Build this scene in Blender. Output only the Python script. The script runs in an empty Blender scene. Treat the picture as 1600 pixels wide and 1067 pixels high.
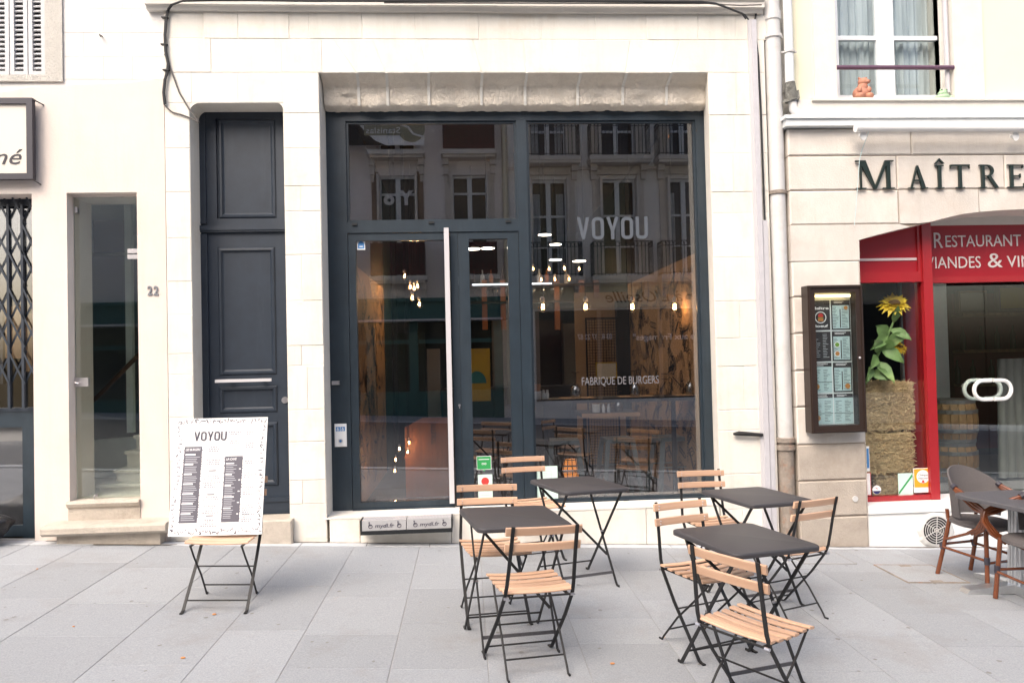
import bpy, bmesh, math, random
from mathutils import Vector, Matrix, noise
random.seed(7)
PI = math.pi
SC = bpy.context.scene
COL = SC.collection

# ------------------------------------------------------------------ camera, sky, sun, exposure
CAM = Vector((0.0, -6.72, 1.718))
PITCH, ROLL, YAW = map(math.radians, (1.23, -1.35, 3.55))
FPX = 1150.0
_f = Vector((math.sin(YAW)*math.cos(PITCH), math.cos(YAW)*math.cos(PITCH), math.sin(PITCH)))
_r0 = Vector((math.cos(YAW), -math.sin(YAW), 0)); _u0 = _r0.cross(_f)
_r = math.cos(ROLL)*_r0 + math.sin(ROLL)*_u0
_u = -math.sin(ROLL)*_r0 + math.cos(ROLL)*_u0
cd = bpy.data.cameras.new('camera'); cam = bpy.data.objects.new('camera', cd); COL.objects.link(cam)
cd.sensor_width = 36; cd.lens = 36*FPX/1600; cd.clip_start = .05; cd.clip_end = 500
cam.matrix_world = Matrix(((_r.x, _u.x, -_f.x, CAM.x), (_r.y, _u.y, -_f.y, CAM.y), (_r.z, _u.z, -_f.z, CAM.z), (0, 0, 0, 1)))
SC.camera = cam

SUN_EL, SUN_ROT = math.radians(48), math.radians(214)
w = bpy.data.worlds.new('World'); SC.world = w; w.use_nodes = True
wn = w.node_tree; bg = wn.nodes['Background']
sky = wn.nodes.new('ShaderNodeTexSky'); sky.sky_type = 'NISHITA'; sky.sun_disc = False
sky.sun_elevation = SUN_EL; sky.sun_rotation = SUN_ROT; sky.air_density = 1.0; sky.dust_density = 6.0; sky.ozone_density = 0.6
wn.links.new(sky.outputs[0], bg.inputs[0]); bg.inputs[1].default_value = 0.15
sd = bpy.data.lights.new('sun', 'SUN'); sun = bpy.data.objects.new('sun', sd); COL.objects.link(sun)
sd.energy = 0.9; sd.angle = math.radians(50); sd.color = (1.0, .95, .88)
sdir = Vector((math.sin(SUN_ROT)*math.cos(SUN_EL), math.cos(SUN_ROT)*math.cos(SUN_EL), math.sin(SUN_EL)))
sun.rotation_euler = sdir.to_track_quat('Z', 'Y').to_euler()
SC.view_settings.view_transform = 'Standard'; SC.view_settings.look = 'None'
SC.view_settings.gamma = 1; SC.view_settings.use_curve_mapping = False
SC.view_settings.exposure = 1.18
SC.render.engine = 'CYCLES'
SC.cycles.max_bounces = 10; SC.cycles.diffuse_bounces = 6; SC.cycles.transparent_max_bounces = 24; SC.cycles.use_denoising = True

# ------------------------------------------------------------------ measuring helpers
def ray(px, py): return (px-800)*_r - (py-533.5)*_u + FPX*_f
def at(px, py, Y=0.0):
    "the point of the vertical plane y=Y that the photograph shows at this pixel: (x, z)"
    v = ray(px, py); t = (Y-CAM.y)/v.y
    return CAM.x+t*v.x, CAM.z+t*v.z
SLX, SLY = -.0446, .0064
def gz(x, y): return SLX*x + SLY*(y+6.72)
def on_ground(px, py, h=0.0):
    v = ray(px, py); t = (h-CAM.z)/(v.z - SLX*v.x - SLY*v.y)
    return CAM.x+t*v.x, CAM.y+t*v.y
def rect(px0, py0, px1, py1, Y=0.0):
    "upright rectangle on plane y=Y: x0, x1, z0, z1 from its four sides"
    xm, ym = (px0+px1)/2, (py0+py1)/2
    return at(px0, ym, Y)[0], at(px1, ym, Y)[0], at(xm, py1, Y)[1], at(xm, py0, Y)[1]

# ------------------------------------------------------------------ materials
M = {}
def mat(name, col, rough=.6, metal=0., var=.0, vscale=4., bump=0., bscale=40., spec=.5, objvar=0., emis=None, estr=0., stain=None, stain_scale=1.5, stain_amt=.5, coat=0., wave=None, streak=None):
    m = bpy.data.materials.new(name); m.use_nodes = True; nt = m.node_tree; N = nt.nodes; L = nt.links
    b = N['Principled BSDF']; b.inputs['Roughness'].default_value = rough; b.inputs['Metallic'].default_value = metal
    b.inputs['Specular IOR Level'].default_value = spec
    if coat: b.inputs['Coat Weight'].default_value = coat; b.inputs['Coat Roughness'].default_value = .1
    c4 = (*col, 1); b.inputs['Base Color'].default_value = c4
    tc = N.new('ShaderNodeTexCoord'); geo = N.new('ShaderNodeNewGeometry')
    cur = None
    def mixc(fac_sock, a_sock, colb, mode='MIX'):
        x = N.new('ShaderNodeMix'); x.data_type = 'RGBA'; x.blend_type = mode
        L.new(fac_sock, x.inputs[0])
        if a_sock is None: x.inputs[6].default_value = c4
        else: L.new(a_sock, x.inputs[6])
        if isinstance(colb, tuple): x.inputs[7].default_value = (*colb[:3], 1)
        else: L.new(colb, x.inputs[7])
        return x.outputs[2]
    if wave:
        sc_, colb, axis = wave
        wv = N.new('ShaderNodeTexNoise'); mp = N.new('ShaderNodeMapping')
        s = [sc_*9]*3; s['xyz'.index(axis)] = sc_*.5
        mp.inputs['Scale'].default_value = s
        L.new(tc.outputs['Object'], mp.inputs[0]); L.new(mp.outputs[0], wv.inputs['Vector']); wv.inputs['Scale'].default_value = 1; wv.inputs['Detail'].default_value = 5
        r = N.new('ShaderNodeValToRGB'); r.color_ramp.elements[0].position = .35; r.color_ramp.elements[1].position = .7
        L.new(wv.outputs[0], r.inputs[0]); cur = mixc(r.outputs[0], cur, colb)
    if var:
        n = N.new('ShaderNodeTexNoise'); n.inputs['Scale'].default_value = vscale; n.inputs['Detail'].default_value = 8; n.inputs['Roughness'].default_value = .65
        L.new(geo.outputs['Position'], n.inputs['Vector'])
        r = N.new('ShaderNodeValToRGB'); r.color_ramp.elements[0].position = .3; r.color_ramp.elements[1].position = .72
        L.new(n.outputs[0], r.inputs[0])
        cur = mixc(r.outputs[0], cur, tuple(min(1, c*(1-var)) for c in col))
    if stain:
        n = N.new('ShaderNodeTexNoise'); n.inputs['Scale'].default_value = stain_scale; n.inputs['Detail'].default_value = 10; n.inputs['Roughness'].default_value = .75
        L.new(geo.outputs['Position'], n.inputs['Vector'])
        r = N.new('ShaderNodeValToRGB'); r.color_ramp.elements[0].position = .52; r.color_ramp.elements[1].position = .75
        r.color_ramp.elements[1].color = (stain_amt,)*3+(1,)
        L.new(n.outputs[0], r.inputs[0]); cur = mixc(r.outputs[0], cur, stain)
    if streak:
        n = N.new('ShaderNodeTexNoise'); mp = N.new('ShaderNodeMapping'); mp.inputs['Scale'].default_value = (5.5, 5.5, .55)
        L.new(geo.outputs['Position'], mp.inputs[0]); L.new(mp.outputs[0], n.inputs['Vector']); n.inputs['Scale'].default_value = 1; n.inputs['Detail'].default_value = 7; n.inputs['Roughness'].default_value = .7
        r = N.new('ShaderNodeValToRGB'); r.color_ramp.elements[0].position = .50; r.color_ramp.elements[1].position = .78
        r.color_ramp.elements[1].color = (streak[1],)*3+(1,)
        L.new(n.outputs[0], r.inputs[0]); cur = mixc(r.outputs[0], cur, streak[0])
    if objvar:
        oi = N.new('ShaderNodeObjectInfo'); mr = N.new('ShaderNodeMapRange')
        mr.inputs[3].default_value = 1-objvar; mr.inputs[4].default_value = 1+objvar*.4
        L.new(oi.outputs['Random'], mr.inputs[0])
        hs = N.new('ShaderNodeHueSaturation'); L.new(mr.outputs[0], hs.inputs['Value'])
        if cur is None: hs.inputs['Color'].default_value = c4
        else: L.new(cur, hs.inputs['Color'])
        cur = hs.outputs[0]
    if cur is not None: L.new(cur, b.inputs['Base Color'])
    if bump:
        n = N.new('ShaderNodeTexNoise'); n.inputs['Scale'].default_value = bscale; n.inputs['Detail'].default_value = 6; n.inputs['Roughness'].default_value = .7
        L.new(geo.outputs['Position'], n.inputs['Vector'])
        bp = N.new('ShaderNodeBump'); bp.inputs['Strength'].default_value = min(1, bump*4); bp.inputs['Distance'].default_value = .012*bump*4
        L.new(n.outputs[0], bp.inputs['Height']); L.new(bp.outputs[0], b.inputs['Normal'])
    if emis: b.inputs['Emission Color'].default_value = (*emis, 1); b.inputs['Emission Strength'].default_value = estr
    M[name] = m; return m
def glassmat(name, tint, refl, rough=0.0):
    m = bpy.data.materials.new(name); m.use_nodes = True; nt = m.node_tree; N = nt.nodes; L = nt.links
    N.remove(N['Principled BSDF'])
    t = N.new('ShaderNodeBsdfTransparent'); t.inputs[0].default_value = (*tint, 1)
    g = N.new('ShaderNodeBsdfGlossy'); g.inputs['Roughness'].default_value = rough; g.inputs[0].default_value = (.97, .98, 1, 1)
    lw = N.new('ShaderNodeLayerWeight'); lw.inputs[0].default_value = .12
    mr = N.new('ShaderNodeMapRange'); mr.inputs[3].default_value = refl; mr.inputs[4].default_value = .9
    L.new(lw.outputs['Fresnel'], mr.inputs[0]); mr.inputs[1].default_value = .02; mr.inputs[2].default_value = 1.0
    x = N.new('ShaderNodeMixShader'); L.new(mr.outputs[0], x.inputs[0]); L.new(t.outputs[0], x.inputs[1]); L.new(g.outputs[0], x.inputs[2])
    L.new(x.outputs[0], N['Material Output'].inputs[0]); M[name] = m
def emat(name, col, s):
    m = bpy.data.materials.new(name); m.use_nodes = True; N = m.node_tree.nodes
    b = N['Principled BSDF']; b.inputs['Base Color'].default_value = (*col, 1); b.inputs['Emission Color'].default_value = (*col, 1); b.inputs['Emission Strength'].default_value = s
    M[name] = m

mat('limestone', (.745, .715, .655), .85, var=.09, vscale=4, bump=.13, bscale=32, objvar=.055, stain=(.60, .50, .38), stain_scale=2.6, stain_amt=.5, streak=((.50, .45, .38), .45))
mat('mortar', (.78, .755, .70), .9, var=.1, vscale=6, bump=.2, bscale=60)
mat('rough_stone', (.84, .765, .66), .9, var=.15, vscale=9, bump=.5, bscale=38, stain=(.55, .41, .3), stain_scale=4, stain_amt=.3)
mat('pink_plaster', (.68, .605, .555), .85, var=.08, vscale=2.5, bump=.12, bscale=50, streak=((.55, .45, .38), .38), stain=(.62, .47, .38), stain_scale=1.6, stain_amt=.3)
mat('white_render', (.70, .68, .66), .85, streak=((.55, .52, .48), .35), var=.08, vscale=3, bump=.1, bscale=50, objvar=.03)
mat('worn_render', (.58, .555, .51), .9, var=.2, vscale=7, bump=.3, bscale=50)
mat('yellow_plaster', (.73, .70, .54), .85, var=.06, vscale=2, bump=.08, bscale=70)
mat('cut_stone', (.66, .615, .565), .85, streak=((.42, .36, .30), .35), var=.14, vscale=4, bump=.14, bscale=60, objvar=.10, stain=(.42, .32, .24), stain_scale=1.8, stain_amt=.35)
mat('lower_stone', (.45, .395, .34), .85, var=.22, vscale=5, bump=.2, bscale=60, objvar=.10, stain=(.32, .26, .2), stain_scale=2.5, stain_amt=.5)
mat('joint_shade', (.34, .28, .23), .95, var=.2, vscale=6)
mat('sill_stone', (.70, .67, .62), .8, var=.12, vscale=5, bump=.12, bscale=60)
mat('paving', (.365, .385, .412), .75, var=.36, vscale=110, bump=.14, bscale=190, objvar=.12, stain=(.245, .235, .225), stain_scale=1.5, stain_amt=.75)
mat('paving_joint', (.32, .32, .32), .95, var=.2, vscale=30)
mat('ramp_grey', (.40, .40, .41), .5, var=.1, vscale=20)
mat('sign_cream', (.62, .57, .51), .5)
mat('pale_letter', (.15, .15, .165), .7, spec=.2)
mat('print_grey', (.11, .105, .13), .6)
mat('print_mid', (.24, .23, .26), .6)
mat('shop_bottle', (.03, .05, .03), .15)
mat('dirt', (.17, .15, .13), .95, var=.4, vscale=40)
mat('gum', (.21, .205, .20), .9)
mat('dark_street', (.13, .13, .135), .85, var=.25, vscale=25, bump=.1, bscale=150)
mat('border', (.48, .50, .53), .7, var=.15, vscale=30, bump=.08, bscale=120, objvar=.06)
mat('slate_paint', (.017, .030, .044), .42, var=.3, vscale=6, bump=.015, bscale=200, streak=((.045, .06, .075), .55))
mat('door_paint', (.019, .029, .046), .45, var=.28, vscale=7, bump=.02, bscale=120, streak=((.045, .055, .072), .55))
mat('black_trim', (.008, .01, .012), .5)
mat('brushed_metal', (.62, .60, .62), .35, 1., var=.1, vscale=20)
mat('satin_white', (.52, .51, .53), .4)
mat('dark_metal', (.012, .012, .013), .6, bump=.03, bscale=150, var=.3, vscale=40)
mat('table_paint', (.047, .045, .050), .5, bump=.03, bscale=500, var=.1, vscale=6)
mat('beech', (.64, .415, .285), .45, wave=(6, (.58, .35, .225), 'x'), bump=.02, bscale=90, objvar=.2)
mat('beech_edge', (.50, .27, .14), .5)
mat('white_card', (.80, .80, .80), .5)
mat('ink', (.055, .05, .075), .6)
mat('ink_light', (.45, .46, .5), .6)
mat('white_print', (.78, .78, .80), .6)
mat('zinc', (.58, .575, .57), .5, .0, var=.10, vscale=9, bump=.05, bscale=60, stain=(.38, .33, .27), stain_scale=3, stain_amt=.5)
mat('white_pipe', (.74, .765, .77), .4, var=.1, vscale=10, stain=(.5, .5, .45), stain_scale=6, stain_amt=.35)
mat('old_lead', (.22, .22, .20), .7, .3, var=.6, vscale=25, bump=.4, bscale=60, stain=(.5, .5, .47), stain_scale=18, stain_amt=.8)
mat('rust', (.34, .29, .245), .85, var=.5, vscale=12, bump=.2, bscale=80, stain=(.30, .12, .05), stain_scale=7, stain_amt=.9)
mat('lilac_metal', (.52, .51, .54), .45, .0, var=.12, vscale=14)
mat('cable', (.015, .016, .018), .6)
mat('thin_cable', (.10, .09, .085), .6)
mat('red_paint', (.33, .012, .018), .35, var=.12, vscale=5, coat=.3)
mat('red_panel', (.30, .008, .016), .4)
mat('maroon', (.09, .008, .012), .5)
mat('pale_line', (.62, .50, .50), .5)
mat('sign_letter', (.62, .56, .54), .5)
mat('letter_black', (.012, .022, .018), .35)
mat('white_paint', (.78, .78, .77), .45, var=.06, vscale=6, bump=.03, bscale=60)
mat('window_white', (.74, .77, .80), .35, var=.05, vscale=8)
mat('shutter_white', (.52, .525, .54), .6, var=.08, vscale=8)
mat('curtain', (.55, .58, .60), .9, wave=(3, (.38, .41, .43), 'z'), bump=.1, bscale=20)
mat('purple_bar', (.11, .055, .09), .45)
mat('terracotta', (.48, .22, .15), .8, var=.3, vscale=14, bump=.1, bscale=60, stain=(.55, .33, .12), stain_scale=9, stain_amt=.5)
mat('frog_green', (.36, .52, .34), .6, var=.2, vscale=20, bump=.1, bscale=40)
mat('case_brown', (.030, .018, .014), .4, var=.2, vscale=12)
mat('paper_dark', (.045, .04, .045), .6, var=.15, vscale=30)
mat('paper_blue', (.46, .60, .62), .6)
mat('paper_white', (.70, .72, .73), .6)
mat('sticker_red', (.50, .045, .04), .4)
mat('sticker_green', (.03, .28, .08), .4)
mat('sticker_mint', (.55, .72, .66), .4)
mat('sticker_orange', (.75, .33, .02), .4)
mat('sticker_blue', (.06, .22, .50), .4)
mat('navy', (.02, .025, .12), .4)
mat('burger', (.45, .2, .06), .5)
mat('lettuce', (.15, .3, .04), .5)
mat('straw', (.85, .63, .36), .85, var=.4, vscale=30, objvar=.1)
mat('straw_body', (.54, .39, .21), .95, var=.5, vscale=22, bump=.5, bscale=40)
mat('leaf_green', (.24, .37, .125), .5, var=.35, vscale=14)
mat('petal', (.88, .60, .04), .55, var=.3, vscale=30)
mat('flower_disc', (.16, .08, .02), .8, bump=.4, bscale=120)
mat('rattan_brown', (.18, .05, .016), .25, var=.4, vscale=18, coat=.5)
mat('rattan_wrap', (.03, .028, .04), .5)
mat('weave', (.20, .18, .18), .65, var=.25, vscale=140, bump=.4, bscale=260)
mat('table_grey', (.10, .098, .108), .45, var=.35, vscale=60, bump=.06, bscale=150)
mat('aluminium', (.72, .73, .74), .3, .9, var=.1, vscale=20)
mat('bag', (.012, .012, .014), .28, bump=.25, bscale=14)
mat('hall_wall', (.80, .83, .79), .8, var=.12, vscale=4)
mat('hall_stone', (.66, .62, .56), .8, var=.2, vscale=6, bump=.15, bscale=50)
mat('step_stone', (.55, .49, .42), .85, var=.28, vscale=5, bump=.25, bscale=45, stain=(.28, .22, .17), stain_scale=2.5, stain_amt=.6)
mat('hand_rail', (.10, .05, .025), .5)
mat('osb', (.47, .29, .15), .7, wave=(2, (.44, .27, .135), 'z'), var=.08, vscale=20)
mat('copper_wood', (.34, .125, .042), .55, wave=(3, (.27, .10, .036), 'z'))
mat('room_dark', (.045, .042, .04), .8, var=.2, vscale=3)
mat('room_teal', (.022, .05, .05), .7, var=.2, vscale=3)
mat('room_grey', (.20, .20, .20), .8, var=.15, vscale=3)
mat('floor_tile', (.10, .10, .11), .5, objvar=.2, var=.2, vscale=12)
mat('shelf_dark', (.03, .024, .02), .5)
mat('stool_metal', (.22, .27, .27), .45, .3, var=.3, vscale=14)
mat('yellow_print', (.55, .36, .02), .6)
mat('teal_print', (.03, .22, .22), .6)
mat('ceramic', (.62, .66, .66), .3)
mat('opp_plaster', (.82, .80, .775), .85, var=.12, vscale=2, bump=.08, bscale=40)
mat('opp_pink', (.82, .77, .75), .85, var=.1, vscale=2)
mat('opp_stone', (.68, .63, .57), .85, var=.15, vscale=3)
mat('opp_wood', (.28, .20, .15), .7, var=.2, vscale=4)
mat('opp_glass', (.02, .024, .028), .08)
mat('opp_maroon', (.085, .012, .016), .5, var=.4, vscale=7)
mat('opp_teal', (.02, .105, .105), .45, var=.15, vscale=3)
mat('opp_cream', (.66, .60, .46), .6)
mat('awning_grey', (.25, .25, .26), .8)
mat('logo_olive', (.27, .26, .18), .6)
mat('iron', (.012, .012, .014), .5)
mat('barrel_wood', (.26, .15, .07), .6, wave=(2, (.17, .09, .04), 'z'))
mat('number_metal', (.17, .18, .20), .5)
mat('barrel_hoop', (.16, .16, .17), .5, .6)
mat('frost_letter', (.085, .098, .118), .7, spec=.2)
mat('orange_bit', (.5, .22, .08), .8)
mat('grout_white', (.66, .66, .64), .8, var=.15, vscale=10, bump=.1)
glassmat('shop_glass', (.75, .76, .78), .15)
glassmat('door_glass', (.94, .98, .96), .085)
glassmat('clear_glass', (.93, .96, .96), .045)
glassmat('drinking_glass', (.80, .83, .84), .22)
glassmat('bulb_glass', (.95, .85, .7), .06)
emat('filament', (1.0, .62, .30), 45.)
emat('lamp_disc', (1.0, .86, .66), 16.)
emat('led_strip', (.85, .95, 1.0), 3.)
emat('case_lamp', (1.0, .72, .32), 2.2)
emat('amber', (1.0, .33, .05), .55)

# ------------------------------------------------------------------ mesh helpers
WL = {}                                     # world location of every linked object's origin
class MB:
    def __init__(s): s.v = []; s.f = []
    def add(s, vs, fs):
        o = len(s.v); s.v += [tuple(v) for v in vs]; s.f += [tuple(i+o for i in f) for f in fs]; return s
    def box(s, x0, x1, y0, y1, z0, z1):
        x0, x1 = min(x0, x1), max(x0, x1); y0, y1 = min(y0, y1), max(y0, y1); z0, z1 = min(z0, z1), max(z0, z1)
        return s.add([(x0, y0, z0), (x1, y0, z0), (x1, y1, z0), (x0, y1, z0), (x0, y0, z1), (x1, y0, z1), (x1, y1, z1), (x0, y1, z1)],
                     [(0, 3, 2, 1), (4, 5, 6, 7), (0, 1, 5, 4), (1, 2, 6, 5), (2, 3, 7, 6), (3, 0, 4, 7)])
    def stone(s, poly, y0, y1, c=.008):
        "block with outline poly in (x,z) (counter-clockwise seen from -y), front face at y0 with chamfered arrises, back at y1"
        n = len(poly); cx = sum(p[0] for p in poly)/n; cz = sum(p[1] for p in poly)/n
        sg = 1 if y1 > y0 else -1
        def ins(p):
            d = Vector((p[0]-cx, p[1]-cz)); e = Vector((math.copysign(1, d.x), math.copysign(1, d.y)))
            return (p[0]-e.x*c, p[1]-e.y*c)
        A = [(p[0], y1, p[1]) for p in poly]; B = [(p[0], y0+sg*c, p[1]) for p in poly]; C_ = [(ins(p)[0], y0, ins(p)[1]) for p in poly]
        fs = [tuple(range(2*n, 3*n))]
        for i in range(n):
            j = (i+1) % n
            fs += [(i, j, n+j, n+i), (n+i, n+j, 2*n+j, 2*n+i)]
        fs.append(tuple(range(n-1, -1, -1)))
        return s.add(A+B+C_, fs)
    def prism(s, poly, y0, y1):
        n = len(poly)
        return s.add([(p[0], y0, p[1]) for p in poly]+[(p[0], y1, p[1]) for p in poly],
                     [tuple(range(n)), tuple(range(2*n-1, n-1, -1))]+[(i, n+i, n+(i+1) % n, (i+1) % n) for i in range(n)])
    def tube(s, pts, r, n=8, cap=True):
        pts = [Vector(p) for p in pts]; rs = r if isinstance(r, (list, tuple)) else [r]*len(pts)
        rings = []; prev = None
        for i, p in enumerate(pts):
            d = ((pts[min(i+1, len(pts)-1)]-pts[max(i-1, 0)])).normalized()
            if prev is None:
                a = d.orthogonal().normalized()
            else:
                a = (prev - d*prev.dot(d)); a = a.normalized() if a.length > 1e-6 else d.orthogonal().normalized()
            prev = a; b = d.cross(a)
            rings.append([p + (a*math.cos(2*PI*k/n)+b*math.sin(2*PI*k/n))*rs[i] for k in range(n)])
        vs = [v for R in rings for v in R]; fs = []
        for i in range(len(rings)-1):
            for k in range(n):
                k2 = (k+1) % n; fs.append((i*n+k, i*n+k2, (i+1)*n+k2, (i+1)*n+k))
        if cap: fs += [tuple(range(n-1, -1, -1)), tuple(range((len(rings)-1)*n, len(rings)*n))]
        return s.add(vs, fs)
    def strip(s, pts, wvec, wd, th):
        "flat bar along pts: width wd along wvec, thickness th"
        pts = [Vector(p) for p in pts]; wv = Vector(wvec).normalized(); vs = []; fs = []
        for i, p in enumerate(pts):
            d = (pts[min(i+1, len(pts)-1)]-pts[max(i-1, 0)]).normalized(); t = d.cross(wv).normalized()
            ww = wv
            vs += [p+ww*wd/2+t*th/2, p-ww*wd/2+t*th/2, p-ww*wd/2-t*th/2, p+ww*wd/2-t*th/2]
        for i in range(len(pts)-1):
            for k in range(4): k2 = (k+1) % 4; fs.append((i*4+k, i*4+k2, i*4+4+k2, i*4+4+k))
        L = (len(pts)-1)*4; fs += [(3, 2, 1, 0), (L, L+1, L+2, L+3)]
        return s.add(vs, fs)
    def lathe(s, prof, c=(0, 0, 0), n=20, sx=1., sy=1.):
        vs = []; fs = []; m = len(prof)
        for r, z in prof:
            for k in range(n): a = 2*PI*k/n; vs.append((c[0]+r*math.cos(a)*sx, c[1]+r*math.sin(a)*sy, c[2]+z))
        for i in range(m-1):
            for k in range(n): k2 = (k+1) % n; fs.append((i*n+k, i*n+k2, (i+1)*n+k2, (i+1)*n+k))
        fs += [tuple(range(n-1, -1, -1)), tuple(range((m-1)*n, m*n))]
        return s.add(vs, fs)
    def ball(s, c, r, n=12, m=8, sc=(1, 1, 1)):
        prof = [(max(1e-4, r*math.sin(PI*i/m)), -r*math.cos(PI*i/m)) for i in range(m+1)]
        vs = []; fs = []
        for q, z in prof:
            for k in range(n): a = 2*PI*k/n; vs.append((c[0]+q*math.cos(a)*sc[0], c[1]+q*math.sin(a)*sc[1], c[2]+z*sc[2]))
        for i in range(m):
            for k in range(n): k2 = (k+1) % n; fs.append((i*n+k, i*n+k2, (i+1)*n+k2, (i+1)*n+k))
        return s.add(vs, fs)
    def quad(s, a, b, c, d): return s.add([a, b, c, d], [(0, 1, 2, 3)])
    def flat(s, x0, x1, z0, z1, y): return s.quad((x0, y, z0), (x1, y, z0), (x1, y, z1), (x0, y, z1))
    def disc(s, cx, cz, r, y, n=24, th=.002):
        return s.prism([(cx+r*math.cos(2*PI*k/n), cz+r*math.sin(2*PI*k/n)) for k in range(n)], y, y+th)
    def frame(s, x0, x1, z0, z1, wd, y0, y1, wb=None, wt=None):
        wb = wd if wb is None else wb; wt = wd if wt is None else wt
        s.box(x0, x0+wd, y0, y1, z0, z1); s.box(x1-wd, x1, y0, y1, z0, z1)
        s.box(x0+wd, x1-wd, y0, y1, z0, z0+wb); s.box(x0+wd, x1-wd, y0, y1, z1-wt, z1); return s
    def mesh(s, name, m, smooth=False, center=True):
        c = Vector((0, 0, 0))
        if center and s.v:
            lo = Vector([min(v[i] for v in s.v) for i in range(3)]); hi = Vector([max(v[i] for v in s.v) for i in range(3)]); c = (lo+hi)/2
        me = bpy.data.meshes.new(name); me.from_pydata([Vector(v)-c for v in s.v], [], s.f)
        me.materials.append(M[m]); me.validate()
        if len(me.polygons) > 3:
            bm = bmesh.new(); bm.from_mesh(me); bmesh.ops.recalc_face_normals(bm, faces=bm.faces); bm.to_mesh(me); bm.free()
        if smooth:
            me.polygons.foreach_set('use_smooth', [True]*len(me.polygons)); me.set_sharp_from_angle(angle=math.radians(52))
        me.update(); return me, c
    def build(s, name, m, parent=None, smooth=False, local=False, **kw):
        me, c = s.mesh(name, m, smooth)
        return put(name, me, c, parent, **kw)
def put(name, me, wloc, parent=None, **kw):
    o = bpy.data.objects.new(name, me); COL.objects.link(o)
    o.location = Vector(wloc) - (WL[parent.name] if parent else Vector((0, 0, 0)))
    if parent: o.parent = parent
    WL[o.name] = Vector(wloc)
    for k, v in kw.items(): o[k] = v
    return o
def thing(name, loc, label, category, group=None):
    o = bpy.data.objects.new(name, None); COL.objects.link(o); o.location = loc; o.empty_display_size = .1
    WL[o.name] = Vector(loc); o['label'] = label; o['category'] = category
    if group: o['group'] = group
    return o
def tag(o, label, category, group=None):
    o['label'] = label; o['category'] = category
    if group: o['group'] = group
    return o
def smooth_by_angle(o, ang=40):
    me = o.data
    me.polygons.foreach_set('use_smooth', [True]*len(me.polygons))
    try: me.set_sharp_from_angle(angle=math.radians(ang))
    except Exception: pass
    return o
def dup(root):
    r = root.copy(); COL.objects.link(r)
    for ch in root.children:
        c = ch.copy(); COL.objects.link(c); c.parent = r
        for g in ch.children:
            d = g.copy(); COL.objects.link(d); d.parent = c
    return r

# ------------------------------------------------------------------ lettering
def text_mesh(body, size, xs=1., shear=0., ext=.002, bold=0.):
    cu = bpy.data.curves.new('lettering', 'FONT'); cu.body = body; cu.size = 1.; cu.shear = shear
    cu.extrude = ext/size; cu.offset = bold; cu.resolution_u = 3
    ob = bpy.data.objects.new('lettering', cu); COL.objects.link(ob)
    dg = bpy.context.evaluated_depsgraph_get(); dg.update()
    me = bpy.data.meshes.new_from_object(ob.evaluated_get(dg))
    bpy.data.objects.remove(ob); bpy.data.curves.remove(cu)
    for v in me.vertices: v.co = Vector((v.co.x*size*xs, v.co.y*size, v.co.z*size))
    return me
def text(name, body, x0, x1, z0, h, y, m, parent=None, face=-1, shear=0., ext=.002, bold=0., rotdeg=0, **kw):
    "lettering whose box starts at x0,z0 with cap height h, squeezed to width x1-x0; face -1 reads from -y, +1 from +y"
    me = text_mesh(body, 1., 1., shear, ext, bold)
    xs = [v.co.x for v in me.vertices]; ys = [v.co.y for v in me.vertices]
    bx0, bx1 = min(xs), max(xs); by0 = 0.
    cap = .73
    kx = abs(x1-x0)/(bx1-bx0); kz = h/cap
    cr, sr = math.cos(math.radians(rotdeg)), math.sin(math.radians(rotdeg))
    for v in me.vertices:
        X = (v.co.x-bx0)*kx; Z = (v.co.y-by0)*kz
        X, Z = X*cr-Z*sr, X*sr+Z*cr
        if face < 0: v.co = Vector((min(x0, x1)+X, y-v.co.z, z0+Z))
        else: v.co = Vector((max(x0, x1)-X, y+v.co.z, z0+Z))
    me.materials.clear(); me.materials.append(M[m])
    c = sum((v.co for v in me.vertices), Vector())/len(me.vertices)
    for v in me.vertices: v.co -= c
    me.update()
    return put(name, me, c, parent, **kw)
def ringpoly(cx, cz, rx, rz, wd, corner, y0, y1, mb, n=6):
    "rounded-rectangle ring"
    def loop(rx, rz, c):
        P = []
        for (sx, sz, a0) in ((1, 1, 0), (-1, 1, 90), (-1, -1, 180), (1, -1, 270)):
            for k in range(n+1):
                a = math.radians(a0+90*k/n); P.append((cx+sx*(rx-c)+c*math.cos(a), cz+sz*(rz-c)+c*math.sin(a)))
        return P
    A = loop(rx, rz, corner); B = loop(rx-wd, rz-wd, max(.002, corner-wd)); k = len(A)
    vs = [(p[0], y0, p[1]) for p in A]+[(p[0], y0, p[1]) for p in B]+[(p[0], y1, p[1]) for p in A]+[(p[0], y1, p[1]) for p in B]
    fs = []
    for i in range(k):
        j = (i+1) % k
        fs += [(i, j, k+j, k+i), (2*k+i, 3*k+i, 3*k+j, 2*k+j), (i, 2*k+i, 2*k+j, j), (k+i, k+j, 3*k+j, 3*k+i)]
    mb.add(vs, fs)
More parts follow.
